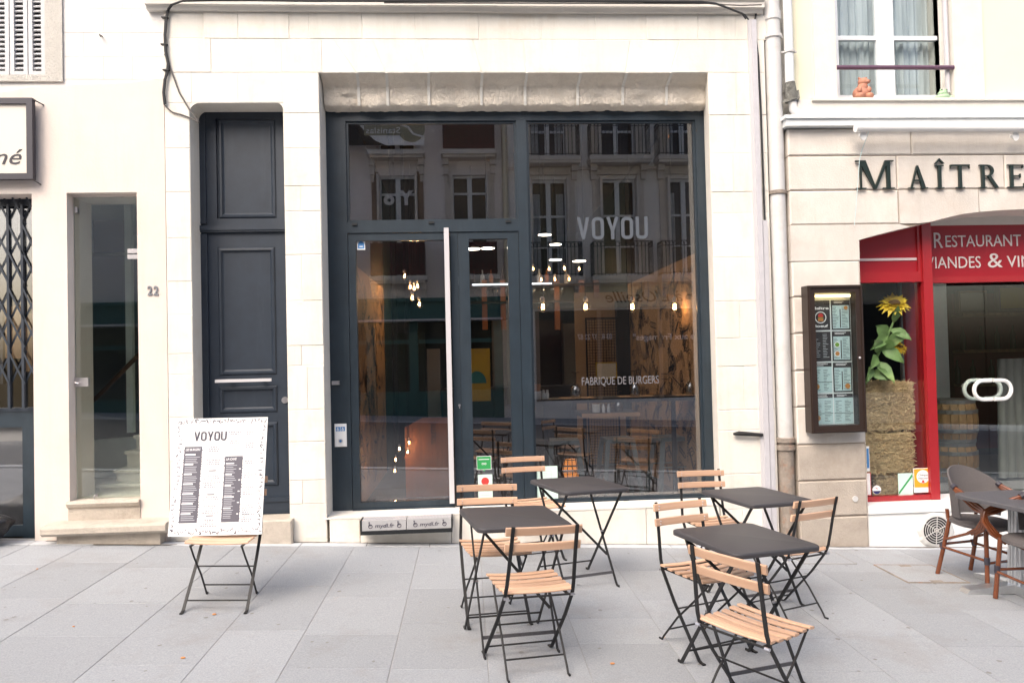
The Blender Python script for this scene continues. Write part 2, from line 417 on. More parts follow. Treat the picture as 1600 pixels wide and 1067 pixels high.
def block_glyph(ch, x, z, wd, h, st, y0, y1, mb):
    "condensed poster capitals V O Y U drawn from bars"
    if ch == 'O': ringpoly(x+wd/2, z+h/2, wd/2, h/2, st, wd*.42, y0, y1, mb)
    elif ch == 'V':
        mb.prism([(x, z+h), (x+st, z+h), (x+wd/2+st*.42, z), (x+wd/2-st*.42, z)][::-1], y0, y1)
        mb.prism([(x+wd-st, z+h), (x+wd, z+h), (x+wd/2+st*.42, z), (x+wd/2-st*.42, z)][::-1], y0-.0006, y1)
    elif ch == 'Y':
        mb.prism([(x, z+h), (x+st, z+h), (x+wd/2+st*.3, z+h*.42), (x+wd/2-st*.5, z+h*.38)][::-1], y0, y1)
        mb.prism([(x+wd-st, z+h), (x+wd, z+h), (x+wd/2+st*.5, z+h*.38), (x+wd/2-st*.3, z+h*.42)][::-1], y0-.0006, y1)
        mb.box(x+wd/2-st/2, x+wd/2+st/2, y0-.0012, y1, z, z+h*.45)
    elif ch == 'U':
        n = 8; c = wd*.42; P = [(x, z+h), (x+st, z+h)]
        inner = []; outer = []
        for k in range(n+1):
            a = math.radians(180+90*k/n); inner.append((x+wd*.5+(-1)*(wd/2-c)+(c-st)*math.cos(a), z+c+(c-st)*math.sin(a))); outer.append((x+c+c*math.cos(a), z+c+c*math.sin(a)))
        L = [(x, z+h)]+outer+[(x+wd/2, z)]; I = [(x+st, z+h)]+inner+[(x+wd/2, z+st)]
        for mir in (0, 1):
            for i in range(len(L)-1):
                q = [L[i], L[i+1], I[i+1], I[i]]
                if mir: q = [(2*x+wd-a, b) for a, b in q][::-1]
                mb.prism(q, y0, y1)
def voyou(name, x0, x1, z, h, st, y, m, parent):
    mb = MB(); n = 5; gap = (x1-x0)*.035; wd = ((x1-x0)-gap*4)/5
    for i, ch in enumerate('VOYOU'): block_glyph(ch, x0+i*(wd+gap), z, wd, h, st, y, y+.003, mb)
    return mb.build(name, m, parent)
def serif(ch, x, z, wd, h, y0, y1, mb):
    "roman capitals with slab-like serifs"
    th = h*.13; tn = h*.05; sf = h*.045
    def bar(a, b, t): # slanted stem with horizontal cuts
        mb.prism([(a[0]-t/2, a[1]), (a[0]+t/2, a[1]), (b[0]+t/2, b[1]), (b[0]-t/2, b[1])], y0, y1)
    k = [0]
    def ser(cx, cz, w_):
        k[0] += 1; mb.box(cx-w_/2, cx+w_/2, y0-.0005*k[0], y1, cz, cz+sf)
    if ch == 'M':
        bar((x+wd*.13, z), (x+wd*.13, z+h), tn*1.2); bar((x+wd*.86, z), (x+wd*.86, z+h), th)
        mb.prism([(x+wd*.08, z+h), (x+wd*.47, z), (x+wd*.53, z), (x+wd*.26, z+h)], y0-.0008, y1)
        mb.prism([(x+wd*.47, z), (x+wd*.53, z), (x+wd*.86, z+h), (x+wd*.78, z+h)], y0-.0012, y1)
        ser(x+wd*.13, z, wd*.26); ser(x+wd*.86, z, wd*.30); ser(x+wd*.1, z+h-sf, wd*.2); ser(x+wd*.9, z+h-sf, wd*.2)
    elif ch == 'A':
        mb.prism([(x+wd*.13, z), (x+wd*.20, z), (x+wd*.5, z+h*.9), (x+wd*.46, z+h)], y0, y1)
        mb.prism([(x+wd*.70, z), (x+wd*.90, z), (x+wd*.52, z+h), (x+wd*.44, z+h*.93)], y0-.0006, y1)
        mb.box(x+wd*.26, x+wd*.68, y0-.001, y1, z+h*.33, z+h*.33+tn)
        ser(x+wd*.16, z, wd*.3); ser(x+wd*.82, z, wd*.34)
    elif ch in 'IÎ':
        bar((x+wd/2, z), (x+wd/2, z+h), th); ser(x+wd/2, z, wd*.9); ser(x+wd/2, z+h-sf, wd*.9)
        if ch == 'Î':
            mb.prism([(x-wd*.05, z+h*1.06), (x+wd*.15, z+h*1.06), (x+wd/2, z+h*1.2), (x+wd/2, z+h*1.29)], y0, y1)
            mb.prism([(x+wd*.85, z+h*1.06), (x+wd*1.05, z+h*1.06), (x+wd/2, z+h*1.29), (x+wd/2, z+h*1.2)], y0, y1)
    elif ch == 'T':
        bar((x+wd/2, z), (x+wd/2, z+h), th); ser(x+wd/2, z, wd*.45); mb.box(x, x+wd, y0-.001, y1, z+h-tn*1.2, z+h)
        mb.prism([(x, z+h*.82), (x+wd*.06, z+h-tn), (x, z+h-tn)], y0, y1); mb.prism([(x+wd, z+h*.82), (x+wd, z+h-tn), (x+wd*.94, z+h-tn)], y0, y1)
    elif ch == 'E':
        bar((x+wd*.25, z), (x+wd*.25, z+h), th); ser(x+wd*.2, z, wd*.35); ser(x+wd*.2, z+h-sf, wd*.35)
        for f, l in ((0, 1.), (.5-.02, .75), (1-.055, .92)): mb.box(x+wd*.25, x+wd*l, y0-.001, y1, z+h*f, z+h*f+tn)
        mb.box(x+wd*.94, x+wd*1., y0-.0013, y1, z, z+h*.2); mb.box(x+wd*.87, x+wd*.92, y0-.0013, y1, z+h*.84, z+h); mb.box(x+wd*.71, x+wd*.75, y0-.0013, y1, z+h*.42, z+h*.6)
    elif ch == 'R':
        bar((x+wd*.2, z), (x+wd*.2, z+h), th); ser(x+wd*.18, z, wd*.36); ser(x+wd*.12, z+h-sf, wd*.22)
        O = []; I = []; n = 10; cz = z+h*.745; rz = h*.255
        for i in range(n+1):
            a = PI/2-PI*i/n; O.append((x+wd*.42+wd*.36*math.cos(a), cz+rz*math.sin(a))); I.append((x+wd*.42+(wd*.36-th)*max(0, math.cos(a)), cz+(rz-tn)*math.sin(a)))
        O = [(x+wd*.2, z+h)]+O+[(x+wd*.2, cz-rz)]; I = [(x+wd*.2, z+h-tn)]+I+[(x+wd*.2, cz-rz+tn)]
        for i in range(len(O)-1): mb.prism([O[i], I[i], I[i+1], O[i+1]], y0-.0006, y1)
        mb.prism([(x+wd*.44, z+h*.5), (x+wd*.60, z+h*.52), (x+wd*1.02, z), (x+wd*.84, z)][::-1], y0-.0012, y1)

# ================================================================== GROUND
def ground_box(mb, x0, x1, y0, y1, top, th):
    vs = []
    for dz in (top-th, top):
        for x, y in ((x0, y0), (x1, y0), (x1, y1), (x0, y1)): vs.append((x, y, gz(x, y)+dz))
    c = .002; vs2 = [(x, y, gz(x, y)+top) for x, y in ((x0+c, y0+c), (x1-c, y0+c), (x1-c, y1-c), (x0+c, y1-c))]
    vs = vs[:4]+[(a, b, z-.0015) for a, b, z in vs[4:]]+vs2
    mb.add(vs, [(0, 1, 5, 4), (1, 2, 6, 5), (2, 3, 7, 6), (3, 0, 4, 7), (4, 5, 9, 8), (5, 6, 10, 9), (6, 7, 11, 10), (7, 4, 8, 11), (8, 9, 10, 11)])
mb = MB(); mb.add([(x, y, gz(x, y)-.0035) for x, y in ((-60, -15), (60, -15), (60, .1), (-60, .1))], [(0, 1, 2, 3)])
pav = mb.build('pavement', 'paving_joint', kind='structure')
mb = MB(); mb.add([(x, y, gz(x, y)+.006) for x, y in ((-60, -12.6), (60, -12.6), (60, -3.9), (-60, -3.9))], [(0, 1, 2, 3)]); mb.build('added_dark_street', 'dark_street', kind='structure')  # unseen dark sheet added over the paving to dim the mirrored street
for yk in (-3.9, -12.6): mb = MB(); ground_box(mb, -40, 40, yk-.1, yk+.1, .016, .1); mb.build('added_kerb', 'border', pav)  # edging added along the dark sheet
XJ = [-1.02+.55*k for k in range(-60, 60)]
for k, x in ((-1.02-2.28, -3.31), (-2.67, -2.72), (-2.12, -2.04), (-1.57, -1.5), (-.47, -.45), (2.83, 2.85), (3.38, 3.41), (3.93, 3.92)):
    i = min(range(len(XJ)), key=lambda j: abs(XJ[j]-k)); XJ[i] = x
XJ.sort()
rs = random.Random(11); far = MB()
for i in range(len(XJ)-1):
    x0, x1 = XJ[i]+.0025, XJ[i+1]-.0025
    if x1 > 40 or x0 < -40: continue
    y = -.135 - rs.random()*.5; prev = -.132; first = True
    while prev > -14.9:
        ln = rs.uniform(.42, .88) if not first else rs.uniform(.3, .9)
        first = False
        y0 = max(-15, prev-ln)
        if -4.6 < x0 < 5.0 and prev > -4.0:
            p = MB(); ground_box(p, x0, x1, y0+.0018, prev-.0018, rs.uniform(-.0006, .0006), .05); p.build('paving_slab', 'paving', pav)
        else: ground_box(far, x0, x1, y0+.004, prev-.004, 0, .01)
        prev = y0
far.build('paving_field', 'paving', pav, kind='stuff')
x = -5.2; rs = random.Random(3)
while x < 6:
    ln = rs.uniform(.55, .95); p = MB(); ground_box(p, x+.003, x+ln-.003, -.128, -.004, .004, .05); p.build('border_stone', 'border', pav); x += ln

# ================================================================== CENTRE HOUSE OF LIMESTONE
xL = at(261, 450)[0]; dX0 = at(299.5, 420)[0]; dX1 = at(446.5, 430)[0]; sX0 = at(503, 400)[0]; sX1 = at(1115.5, 440)[0]; xR = at(1206, 450)[0]
zD = at(380, 161)[1]; zS = at(800, 114)[1]; zC = at(700, 21)[1]; zB = at(700, 62)[1]
zP = .318                                     # top of the plinth under the shop window
house = thing('stone_house', (0, 0, 0), 'pale limestone house with a dark glazed burger bar shopfront and slate blue street door', 'house')
b = MB(); Yb0, Yb1 = .0032, .42
b.box(xL, dX0, Yb0, Yb1, -.4, zD); b.box(dX1, sX0, Yb0, Yb1, -.4, zS); sXi = at(1108.5, 480, .30)[0]
b.add([(sX1, Yb0, z) for z in (-.4, zS)]+[(sXi, .30, z) for z in (-.4, zS)]+[(sXi, Yb1, z) for z in (-.4, zS)]+[(xR, Yb1, z) for z in (-.4, zS)]+[(xR, Yb0, z) for z in (-.4, zS)], [(0, 2, 4, 6, 8), (1, 9, 7, 5, 3), (0, 1, 3, 2), (2, 3, 5, 4), (4, 5, 7, 6), (6, 7, 9, 8), (8, 9, 1, 0)])
b.box(xL, dX1, Yb0, Yb1, zD, zS+.4); b.box(dX1, xR, Yb0, Yb1, zS+.0, 4.95) ; b.box(xL, dX1, Yb0+.001, Yb1-.001, zS+.4, 4.95)
b.box(xL, xR, -.002, .45, 5.02, 11.5)
b.build('wall', 'limestone', house)
rs = random.Random(5)
def stone(poly, m='limestone', parent=house, Y=0.0, back=.03, c=.0035, jit=.0025, proud=.003, name='stone'):
    g = .0012
    cx = sum(p[0] for p in poly)/len(poly); cz = sum(p[1] for p in poly)/len(poly)
    q = []
    for px_, pz in poly:
        q.append((px_-math.copysign(g+rs.random()*jit, px_-cx), pz-math.copysign(g+rs.random()*jit, pz-cz)))
    s = MB(); s.stone(q, Y+rs.uniform(-proud, proud*.6), Y+back, c); return s.build(name, m, parent)
def R4(x0, x1, z0, z1): return [(x0, z0), (x1, z0), (x1, z1), (x0, z1)]
def zz(px, py, Y=0): return at(px, py, Y)[1]
def xx(px, py, Y=0): return at(px, py, Y)[0]
# top band and voussoirs
cuts = [261, 318, 372, 452, 483, 566, 649, 748, 845, 930, 1010, 1090, 1150, 1206]
for a, c in zip(cuts[:-1], cuts[1:]): stone(R4(xx(a, 42), xx(c, 42), zB, zC-.004))
cutb = [(503, 503), (520, 556), (582, 602), (655, 668), (738, 752), (818, 822), (905, 906), (985, 978), (1062, 1048), (1110, 1110)]
for (a0, a1), (c0, c1) in zip(cutb[:-1], cutb[1:]):
    stone([(xx(a1, 114), zS), (xx(c1, 114), zS), (xx(c0, 62), zB), (xx(a0, 62), zB)])
for a, c in ((261, 330), (330, 440), (440, 503)): stone(R4(xx(a, 90), xx(c, 90), zS, zB))
stone(R4(sX1, xR, zS, zB))
zrow = [zS, zD]
for a, c in ((261, 299.5), (299.5, 372), (372, 446.5)): stone(R4(xx(a, 140), xx(c, 140), zD, zS))
def course(x0, x1, px, ys, split=None):
    for i, (a, c) in enumerate(zip(ys[:-1], ys[1:])):
        z1, z0 = zz(px, a), zz(px, c)
        if split and rs.random() < split:
            f = rs.uniform(.35, .65); xm = x0+(x1-x0)*f; stone(R4(x0, xm, z0, z1)); stone(R4(xm, x1, z0, z1))
        else: stone(R4(x0, x1, z0, z1))
course(xL, dX0, 280, [161, 232, 300, 372, 440, 492, 553, 585, 652, 720, 778, 842])
course(dX1, sX0, 475, [114, 177, 232, 291, 330, 398, 470, 540, 571, 640, 690, 750, 787, 842], .3)
course(sX1, xR, 1160, [114, 180, 240, 300, 333, 402, 470, 528, 572, 640, 672, 740, 795, 850], .45)
# rounded upper corners of the street door opening
def corner(cx, cz, r, sx, parent=house):
    P = [(cx, cz)]+[(cx+sx*r*(1-math.cos(a)), cz-r*(1-math.sin(a))) for a in [PI/2*k/6 for k in range(7)]]
    P = [(cx, cz)]+[(cx+sx*(r-r*math.sin(t)), cz-(r-r*math.cos(t))) for t in [PI/2*k/6 for k in range(7)]]
    s = MB(); s.prism(P if sx > 0 else P[::-1], .004, .235); return s.build('corner_stone', 'limestone', parent)
corner(dX0, zD, .085, 1); corner(dX1, zD, .06, -1)
# rough broken soffit over the shop opening, one piece per voussoir
zF = zz(800, 176, .30)
def soffit(x0, x1):
    nx, ny = max(4, int((x1-x0)/.022)), 16; vs = []; fs = []
    for j in range(ny+1):
        t = j/ny
        for i in range(nx+1):
            x = x0+(x1-x0)*i/nx; e = min(i, nx-i)/nx
            if t < .42: y, z = .004+.148*t/.42, zS-.075*t/.42
            elif t < .86: u = (t-.42)/.44; y, z = .152+.032*u, zS-.075-(zS-.075-zF-.022)*u
            else: u = (t-.86)/.14; y, z = .184+.18*u, zF+.022-.021*u
            rough = .35 if t < .3 else .95
            n = noise.fractal(Vector((x*7, y*9, z*9)), .9, 2.1, 5)*.019*rough+noise.noise(Vector((x*26, t*12, 3)))*.010*rough
            if t > .6 and t < .9: n += .03*noise.noise(Vector((x*4.3, 7, 0)))
            if t < .02: n = noise.noise(Vector((x*22, 0, 0)))*.004
            if e < .06 and t < .95: n = n*.3-.006
            vs.append((x, y-n*.8, z-n*.6 if t < .97 else z)); 
    for j in range(ny):
        for i in range(nx): a = j*(nx+1)+i; fs.append((a, a+1, a+nx+2, a+nx+1))
    m = MB(); m.add(vs, fs); return m.build('soffit_stone', 'rough_stone', house, smooth=True)
sx = [503, 556, 602, 668, 752, 822, 906, 978, 1048, 1113]
sxx = [xx(a, 114) for a in sx]; sxx[0] -= .02; sxx[-1] = sX1+.05
for a, c in zip(sxx[:-1], sxx[1:]): soffit(a, c)
for a in sxx[1:-1]:
    q = MB(); q.strip([(a+.01, .004, zS+.002), (a+.006, .082, zS-.037), (a, .150, zS-.072), (a, .174, zF+.06), (a, .186, zF+.03)], (1, 0, 0), .026, .010); q.build('mortar_joint', 'mortar', house)
b = MB(); b.box(sX0-.02, sX1+.02, .37, .42, zF-.002, zS+.05); b.build('lintel_back', 'rough_stone', house)
# string course at the top
b = MB()
P = [(.02, zC), (-.03, zC), (-.05, zC+.03), (-.075, zC+.035), (-.075, zC+.085), (-.10, zC+.10), (-.10, zC+.16), (.02, zC+.18)]
x0, x1 = xx(231, 21), xx(1190, 24)
n = 9
for i in range(n):
    xa = x0+(x1-x0)*i/n+.001; xb = x0+(x1-x0)*(i+1)/n-.001; q = MB(); k = len(P); dz = rs.uniform(-.003, .003)
    q.add([(xa, y, z+dz) for y, z in P]+[(xb, y, z+dz) for y, z in P], [tuple(range(k-1, -1, -1)), tuple(range(k, 2*k))]+[(j, (j+1) % k, k+(j+1) % k, k+j) for j in range(k)])
    q.build('cornice_stone', 'sill_stone', house)
# plinth under the shopfront
px_cut = [515, 563, 705, 865, 1010, 1125]
for a, c in zip(px_cut[:-1], px_cut[1:]):
    s = MB(); s.stone(R4(xx(a, 820)+.002, xx(c, 820)-.002, -.35, zP-.012), -.012+rs.uniform(-.003, .003), .36, .006); s.build('plinth_stone', 'limestone', house)
s = MB(); s.box(sX0-.02, sX1+.02, -.016, .36, zP-.0118, zP); s.build('plinth_cap', 'sill_stone', house)
s = MB(); s.stone(R4(xx(408, 820), xx(459, 820), -.3, zz(430, 810)), -.07, .2, .012); s.stone(R4(dX0, xx(407.5, 820), -.3, zz(430, 810)), -.065, .2, .012); s.build('door_step', 'step_stone', house)

# ---- street door (slate blue, panelled)
yd = .24
dx0, dx1, dz0, dz1 = xx(312, 500, yd), xx(450, 500, yd), zz(400, 805, yd), zz(380, 176, yd)
dx0 -= .04; dx1 += .05
door = MB().box(dx0, dx1, yd+.03, yd+.07, dz0, dz1+.02).build('street_door', 'door_paint', house)
def panel(pxs, parent, m='door_paint', Y=yd, depth=.03, name='door_panel'):
    x0, x1, z0, z1 = pxs
    o = MB(); prof = [(0, 0), (.012, -.014), (.03, -.016), (.042, .0), (.05, .006), (.075, .006)]
    vs = []; fs = []
    for d, y in prof:
        for X, Z in ((x0+d, z0+d), (x1-d, z0+d), (x1-d, z1-d), (x0+d, z1-d)): vs.append((X, Y+y, Z))
    for i in range(len(prof)-1):
        for k in range(4): k2 = (k+1) % 4; fs.append((i*4+k, i*4+k2, i*4+4+k2, i*4+4+k))
    L = (len(prof)-1)*4; fs.append((L, L+1, L+2, L+3)); o.add(vs, fs)
    return o.build(name, m, parent)
def rpx(a, bb, c, d, Y): return rect(a, bb, c, d, Y)
PN = [rpx(341, 186, 431, 341, yd), rpx(341, 386, 431, 586, yd), rpx(342, 603, 433, 645, yd), rpx(344, 660, 434, 760, yd)]
for q in PN: panel(q, door, Y=yd+.012)
lx0 = xx(326, 500, yd)
q = MB()                                       # stiles and rails round the panels
zt = [dz0, zz(390, 778, yd), PN[3][2], PN[3][3], PN[2][2], PN[2][3], PN[1][2], PN[1][3], zz(380, 369, yd), zz(380, 350, yd), PN[0][2], PN[0][3], dz1+.02]
q.box(dx0, PN[1][0], yd+.01, yd+.031, dz0, dz1+.02); q.box(PN[1][1], dx1, yd+.01, yd+.031, dz0, dz1+.02)
for a, c in ((0, 2), (3, 4), (5, 6), (7, 10), (11, 12)): q.box(PN[1][0], PN[1][1], yd+.01, yd+.031, zt[a], zt[c])
q.build('door_rails', 'door_paint', door)
q = MB(); q.box(dx0, lx0, yd-.012, yd+.012, dz0, zz(320, 366, yd)); q.box(dx0+.001, xx(322, 300, yd), yd-.008, yd+.012, zz(320, 350, yd), dz1); q.build('door_frame', 'door_paint', door)
q = MB(); z = zz(380, 357, yd); q.box(dx0, dx1, yd-.03, yd+.011, z-.018, z+.026); q.box(dx0, dx1, yd-.02, yd+.0105, z-.035, z-.018); q.build('transom_moulding', 'door_paint', door)
q = MB(); z = zz(390, 781, yd); q.box(lx0+.004, dx1, yd-.022, yd+.0105, z-.02, z+.018); q.box(lx0+.004, dx1, yd-.012, yd+.0105, dz0, z-.02); q.build('kick_rail', 'door_paint', door)
z = zz(384, 594, yd); q = MB(); xa, xb = xx(340, 594, yd), xx(427, 594, yd); q.box(xa, xb, yd-.075, yd-.06, z-.014, z+.014)
for t in (.25, .83): q.box(xa+(xb-xa)*t-.012, xa+(xb-xa)*t+.012, yd-.06, yd+.012, z-.008, z+.008)
q.build('pull_bar', 'satin_white', door)
xk, zk = at(445, 625, yd); q = MB(); q.prism([(xk+.03*math.cos(2*PI*k/20), zk+.03*math.sin(2*PI*k/20)) for k in range(20)], yd-.004, yd+.012); q.box(xk-.006, xk+.006, yd-.007, yd, zk-.012, zk+.012); q.build('lock', 'brushed_metal', door)

# ---- shopfront frame
yf = .30
fx0, fx1 = xx(515, 400, yf), xx(1109, 480, yf); fz1 = zF
ztr0, ztr1 = zz(675, 363, yf), zz(675, 346, yf)
xm0, xm1 = xx(811, 400, yf), xx(829.5, 500, yf)        # centre mullion
xp = xx(546.5, 560, yf); xr0 = xx(1094.5, 480, yf)
ztop = zz(700, 189, yf); zbr = zz(960, 780, yf)
fr = MB()
fr.box(fx0-.02, xp, yf, yf+.10, zP, fz1+.02); fr.box(xr0, fx1+.03, yf, yf+.10, zP, fz1+.02); fr.box(xm0, xm1, yf-.004, yf+.10, zP, ztop)
fr.box(xp, xr0, yf, yf+.10, ztop, fz1+.02)
fr.box(xm1, xr0, yf, yf+.10, zP, zbr)
frame = fr.build('shopfront_frame', 'slate_paint', house)
q = MB(); q.box(xp, xm0, yf, yf+.10, ztr0+.006, ztr1); q.box(xp, xm0, yf-.006, yf, ztr0+.001, ztr0+.02); q.build('transom', 'slate_paint', frame)
q = MB(); q.frame(xp, xm0, ztr1, ztop, .022, yf+.02, yf+.06); q.frame(xm1, xr0, zbr, ztop, .022, yf+.02, yf+.06); q.build('glazing_bead', 'slate_paint', frame)
q = MB()
for px_, py_ in ((554, 351), (674, 348), (794, 346), (978, 783)): a, c = at(px_, py_, yf); q.box(a-.025, a+.025, yf-.014, yf+.002, c-.011, c+.011)
q.build('drain_cap', 'black_trim', frame)
a, c = at(526, 598, yf); MB().box(a-.04, a+.03, yf-.03, yf+.002, c-.018, c+.018).build('door_stop', 'brushed_metal', frame)
g1 = MB().box(xp+.022, xm0-.022, yf+.035, yf+.045, ztr1+.02, ztop-.02).build('transom_pane', 'shop_glass', house)
g2 = MB().box(xm1+.022, xr0-.022, yf+.035, yf+.045, zbr+.02, ztop-.02).build('shop_window', 'shop_glass', house)
# lettering on the shop window
a0, z0 = at(903, 374, yf); a1, _ = at(1014, 374, yf); hh = zz(958, 340, yf)-zz(958, 375, yf)
voyou('window_lettering', a0, a1, z0, hh, .033, yf+.031, 'frost_letter', g2)
a0, z0 = at(910, 602, yf); a1, _ = at(1031, 601, yf)
text('window_lettering', 'FABRIQUE DE BURGERS', a0, a1, z0, zz(970, 589, yf)-zz(970, 602, yf), yf+.031, 'pale_letter', g2)
# door leaf
zdl = zz(620, 797, yf); xd1 = xx(706, 560, yf); xs0 = xx(707.5, 560, yf)
q = MB(); zt_, zb_ = zz(630, 375.5, yf), zz(630, 783, yf)
q.box(xp+.004, xx(559, 560, yf), yf+.006, yf+.07, zdl, ztr0); q.box(xx(697.5, 560, yf), xd1, yf+.006, yf+.07, zdl, ztr0)
q.box(xx(559, 560, yf), xx(697.5, 560, yf), yf+.006, yf+.07, zt_, ztr0); q.box(xx(559, 560, yf), xx(697.5, 560, yf), yf+.006, yf+.07, zdl, zb_)
leaf = q.build('glazed_door', 'slate_paint', house)
q = MB(); q.box(xp+.004, xd1, yf-.02, yf+.006, zdl, zdl+.022); q.build('weather_bar', 'slate_paint', leaf)
MB().box(xp, xm0, yf-.01, yf+.09, zP-.004, zdl-.006).build('threshold', 'black_trim', frame)
MB().box(xx(559, 560, yf)+.001, xx(697.5, 560, yf)-.001, yf+.035, yf+.045, zb_+.001, zt_-.001).build('pane', 'shop_glass', leaf)
q = MB(); xa = xx(702, 560, yf); zt2, zb2 = zz(700, 358, yf), zz(706, 784, yf)
q.box(xa-.024, xa+.022, yf-.075, yf-.035, zb2, zt2); q.build('handle_bar', 'satin_white', leaf)
q = MB()
for z in (zt2-.08, (zt2+zb2)/2, zb2+.1): q.box(xa-.012, xa+.012, yf-.035, yf+.006, z-.012, z+.012)
q.build('handle_bracket', 'black_trim', leaf)
q = MB(); xl1, xr1 = xx(736.5, 560, yf), xx(797, 560, yf)
q.box(xs0, xx(719, 560, yf)-.002, yf+.004, yf+.07, zdl, ztr0); q.box(xx(719, 560, yf), xl1, yf+.008, yf+.07, zdl, ztr0); q.box(xr1, xm0-.003, yf+.006, yf+.07, zdl, ztr0)
zt3, zb3 = zz(765, 373, yf), zz(770, 781, yf)
q.box(xl1, xr1, yf+.006, yf+.07, zt3, ztr0); q.box(xl1, xr1, yf+.006, yf+.07, zdl, zb3)
side = q.build('side_leaf', 'slate_paint', house)
MB().box(xl1+.001, xr1-.001, yf+.035, yf+.045, zb3+.001, zt3-.001).build('pane', 'shop_glass', side)
a, c = at(718, 633, yf); q = MB(); q.disc(a, c, .012, yf-.002, 12, .01); q.box(a-.005, a+.005, yf-.001, yf+.009, c-.03, c); q.build('keyhole', 'brushed_metal', side)

# ================================================================== LEFT HOUSE, PINK PLASTER
ph = thing('plaster_house', (-5, 0, 0), 'pink plastered house front with a narrow glass street door and a folding gate', 'house')
xg = xx(52, 560); xd0 = xx(106.5, 540); xd1_ = xx(216.5, 540); zgt = zz(30, 303); zdt = zz(160, 301); zrd = zz(130, 130)
q = MB(); Y1 = .42
q.box(xg, xd0, 0, Y1, -.3, zgt); q.box(xd1_, xL-.004, 0, Y1, -.3, zdt); q.box(xg, xL-.004, 0, Y1, zdt, zrd-.1); q.box(xg, xd0, 0.0005, Y1, zgt, zdt)
q.box(-9, xg, 0, Y1, zgt, zrd-.1) ; q.box(-9, -5.8, 0.0006, Y1, -.3, zgt)
top = [(xx(px_, py_), zz(px_, py_)) for px_, py_ in ((255, 123), (232, 126), (205, 129.5), (170, 131), (120, 133), (75, 134), (45, 137), (20, 142), (0, 145))]
poly = [(-9, zrd-.1), (xL-.004, zrd-.1)]+[(xL-.004, top[0][1])]+top[1:]+[(-9, top[-1][1])]
q.prism(poly, 0, Y1)
q.build('wall', 'pink_plaster', ph)
wx1, wz0 = xx(70, 60), zz(35, 117)
q = MB(); q.box(wx1, xL-.002, .022, Y1, zrd-.3, 11.5); q.box(-9, wx1, .022, Y1, zrd-.3, wz0); q.box(-9, wx1, .022, Y1, 6.3, 11.5); q.box(-9, -5.6, .022, Y1, wz0, 6.3); q.build('upper_wall', 'white_render', ph)
zc_ = [zz(170, y_) for y_ in (123, 88, 50, 12, -30)]
for i in range(4):
    cut = [97, 160, 205, 258] if i % 2 == 0 else [97, 129, 190, 258]
    for a, c in zip(cut[:-1], cut[1:]):
        s = MB(); s.stone(R4(xx(a, 60)+.001, xx(c, 60)-.001, zc_[i]+.001, zc_[i+1]-.001), .0195+rs.uniform(-.0006, .0006), .03, .0015); s.build('render_block', 'white_render', ph)
a, c = at(158, 56); q = MB(); q.tube([(a, .02, c), (a, -.03, c-.004), (a+.012, -.035, c-.025)], .006); q.build('wall_hook', 'thin_cable', ph)
# shuttered window, top left
wx1, wz0 = xx(70, 60), zz(35, 117)
q = MB(); q.box(wx1, xx(97, 60), .0, .06, wz0-.06, 6.3); q.box(-5.6, wx1, .0, .06, wz0-.06, wz0); q.build('window_surround', 'worn_render', ph)
sh_edges = [(-5.3, xx(-27, 60)), (xx(-25.5, 60), xx(9, 60)), (xx(10.5, 60), xx(38, 60)), (xx(39.5, 60), xx(66, 60))]
MB().box(-5.55, wx1, .13, .16, wz0, 6.3).build('shutter_backing', 'room_grey', ph)
for (xa, xb) in sh_edges[1:]:
    q = MB(); z1s = 6.2; q.box(xa, xa+.035, .045, .09, wz0+.008, z1s); q.box(xb-.035, xb, .045, .09, wz0+.008, z1s); q.box(xa+.035, xb-.035, .046, .09, wz0+.008, wz0+.05)
    shut = q.build('shutter', 'shutter_white', ph)
    z = wz0+.075; first = None
    while z < 5.2:
        if first is None:
            l = MB(); l.add([(xa+.035, .05, z), (xb-.035, .05, z), (xb-.035, .056, z-.008), (xa+.035, .056, z-.008), (xa+.035, .088, z+.022), (xb-.035, .088, z+.022), (xb-.035, .082, z+.030), (xa+.035, .082, z+.030)],
                  [(0, 3, 2, 1), (0, 1, 7, 6)[:2]+(6, 7), (3, 4, 5, 2), (4, 7, 6, 5), (0, 7, 4, 3), (1, 2, 5, 6)])
            o = l.build('slat', 'shutter_white', shut); first = (o.data, WL[o.name].copy(), z)
        else: put('slat', first[0], first[1]+Vector((0, 0, z-first[2])), shut)
        z += .043
# folding gate shop (left edge)
gy = .16
gd = MB().box(-5.8, xg, gy+.05, gy+.09, zgt-.06, zgt).build('gate_frame', 'door_paint', ph)
zsl0, zsl1 = zz(25, 643, gy), zz(25, 600, gy)
q = MB(); q.box(-5.8, xg, gy+.052, gy+.0885, zz(25, 668, gy), zsl0); q.box(xx(30, 740, gy), xg, gy+.051, gy+.088, gz(-3.8, 0)-.02, zz(25, 668, gy)); q.box(-5.8, xx(30, 740, gy), gy+.053, gy+.087, gz(-3.8, 0), gz(-3.8, 0)+.1); q.build('stall_riser', 'slate_paint', gd)
MB().box(-5.8, xx(29.5, 740, gy), gy+.065, gy+.072, gz(-3.8, 0)+.1, zz(25, 690, gy)).build('pane', 'shop_glass', gd)
MB().box(-5.8, xx(29.5, 740, gy)+.03, gy+.10, gy+.14, gz(-3.8, 0), zz(25, 668, gy)).build('riser_backing', 'room_grey', gd)
MB().box(-5.8, xg, gy+.045, gy+.085, zsl0-.001, zsl0+.03).build('gate_rail', 'door_paint', gd)
zg0, zg1 = zsl0+.03, zgt-.06
xs_ = [xx(a, 470, gy) for a in (-22, -14, 11, 18, 33, 40)] 
q = MB()
for k, a in enumerate((-36, -10, 14, 36)): xa = xx(a, 470, gy); q = MB(); q.box(xa-.011, xa+.011, gy-.014, gy+.014, zg0, zg1); q.build('gate_bar', 'door_paint', gd)
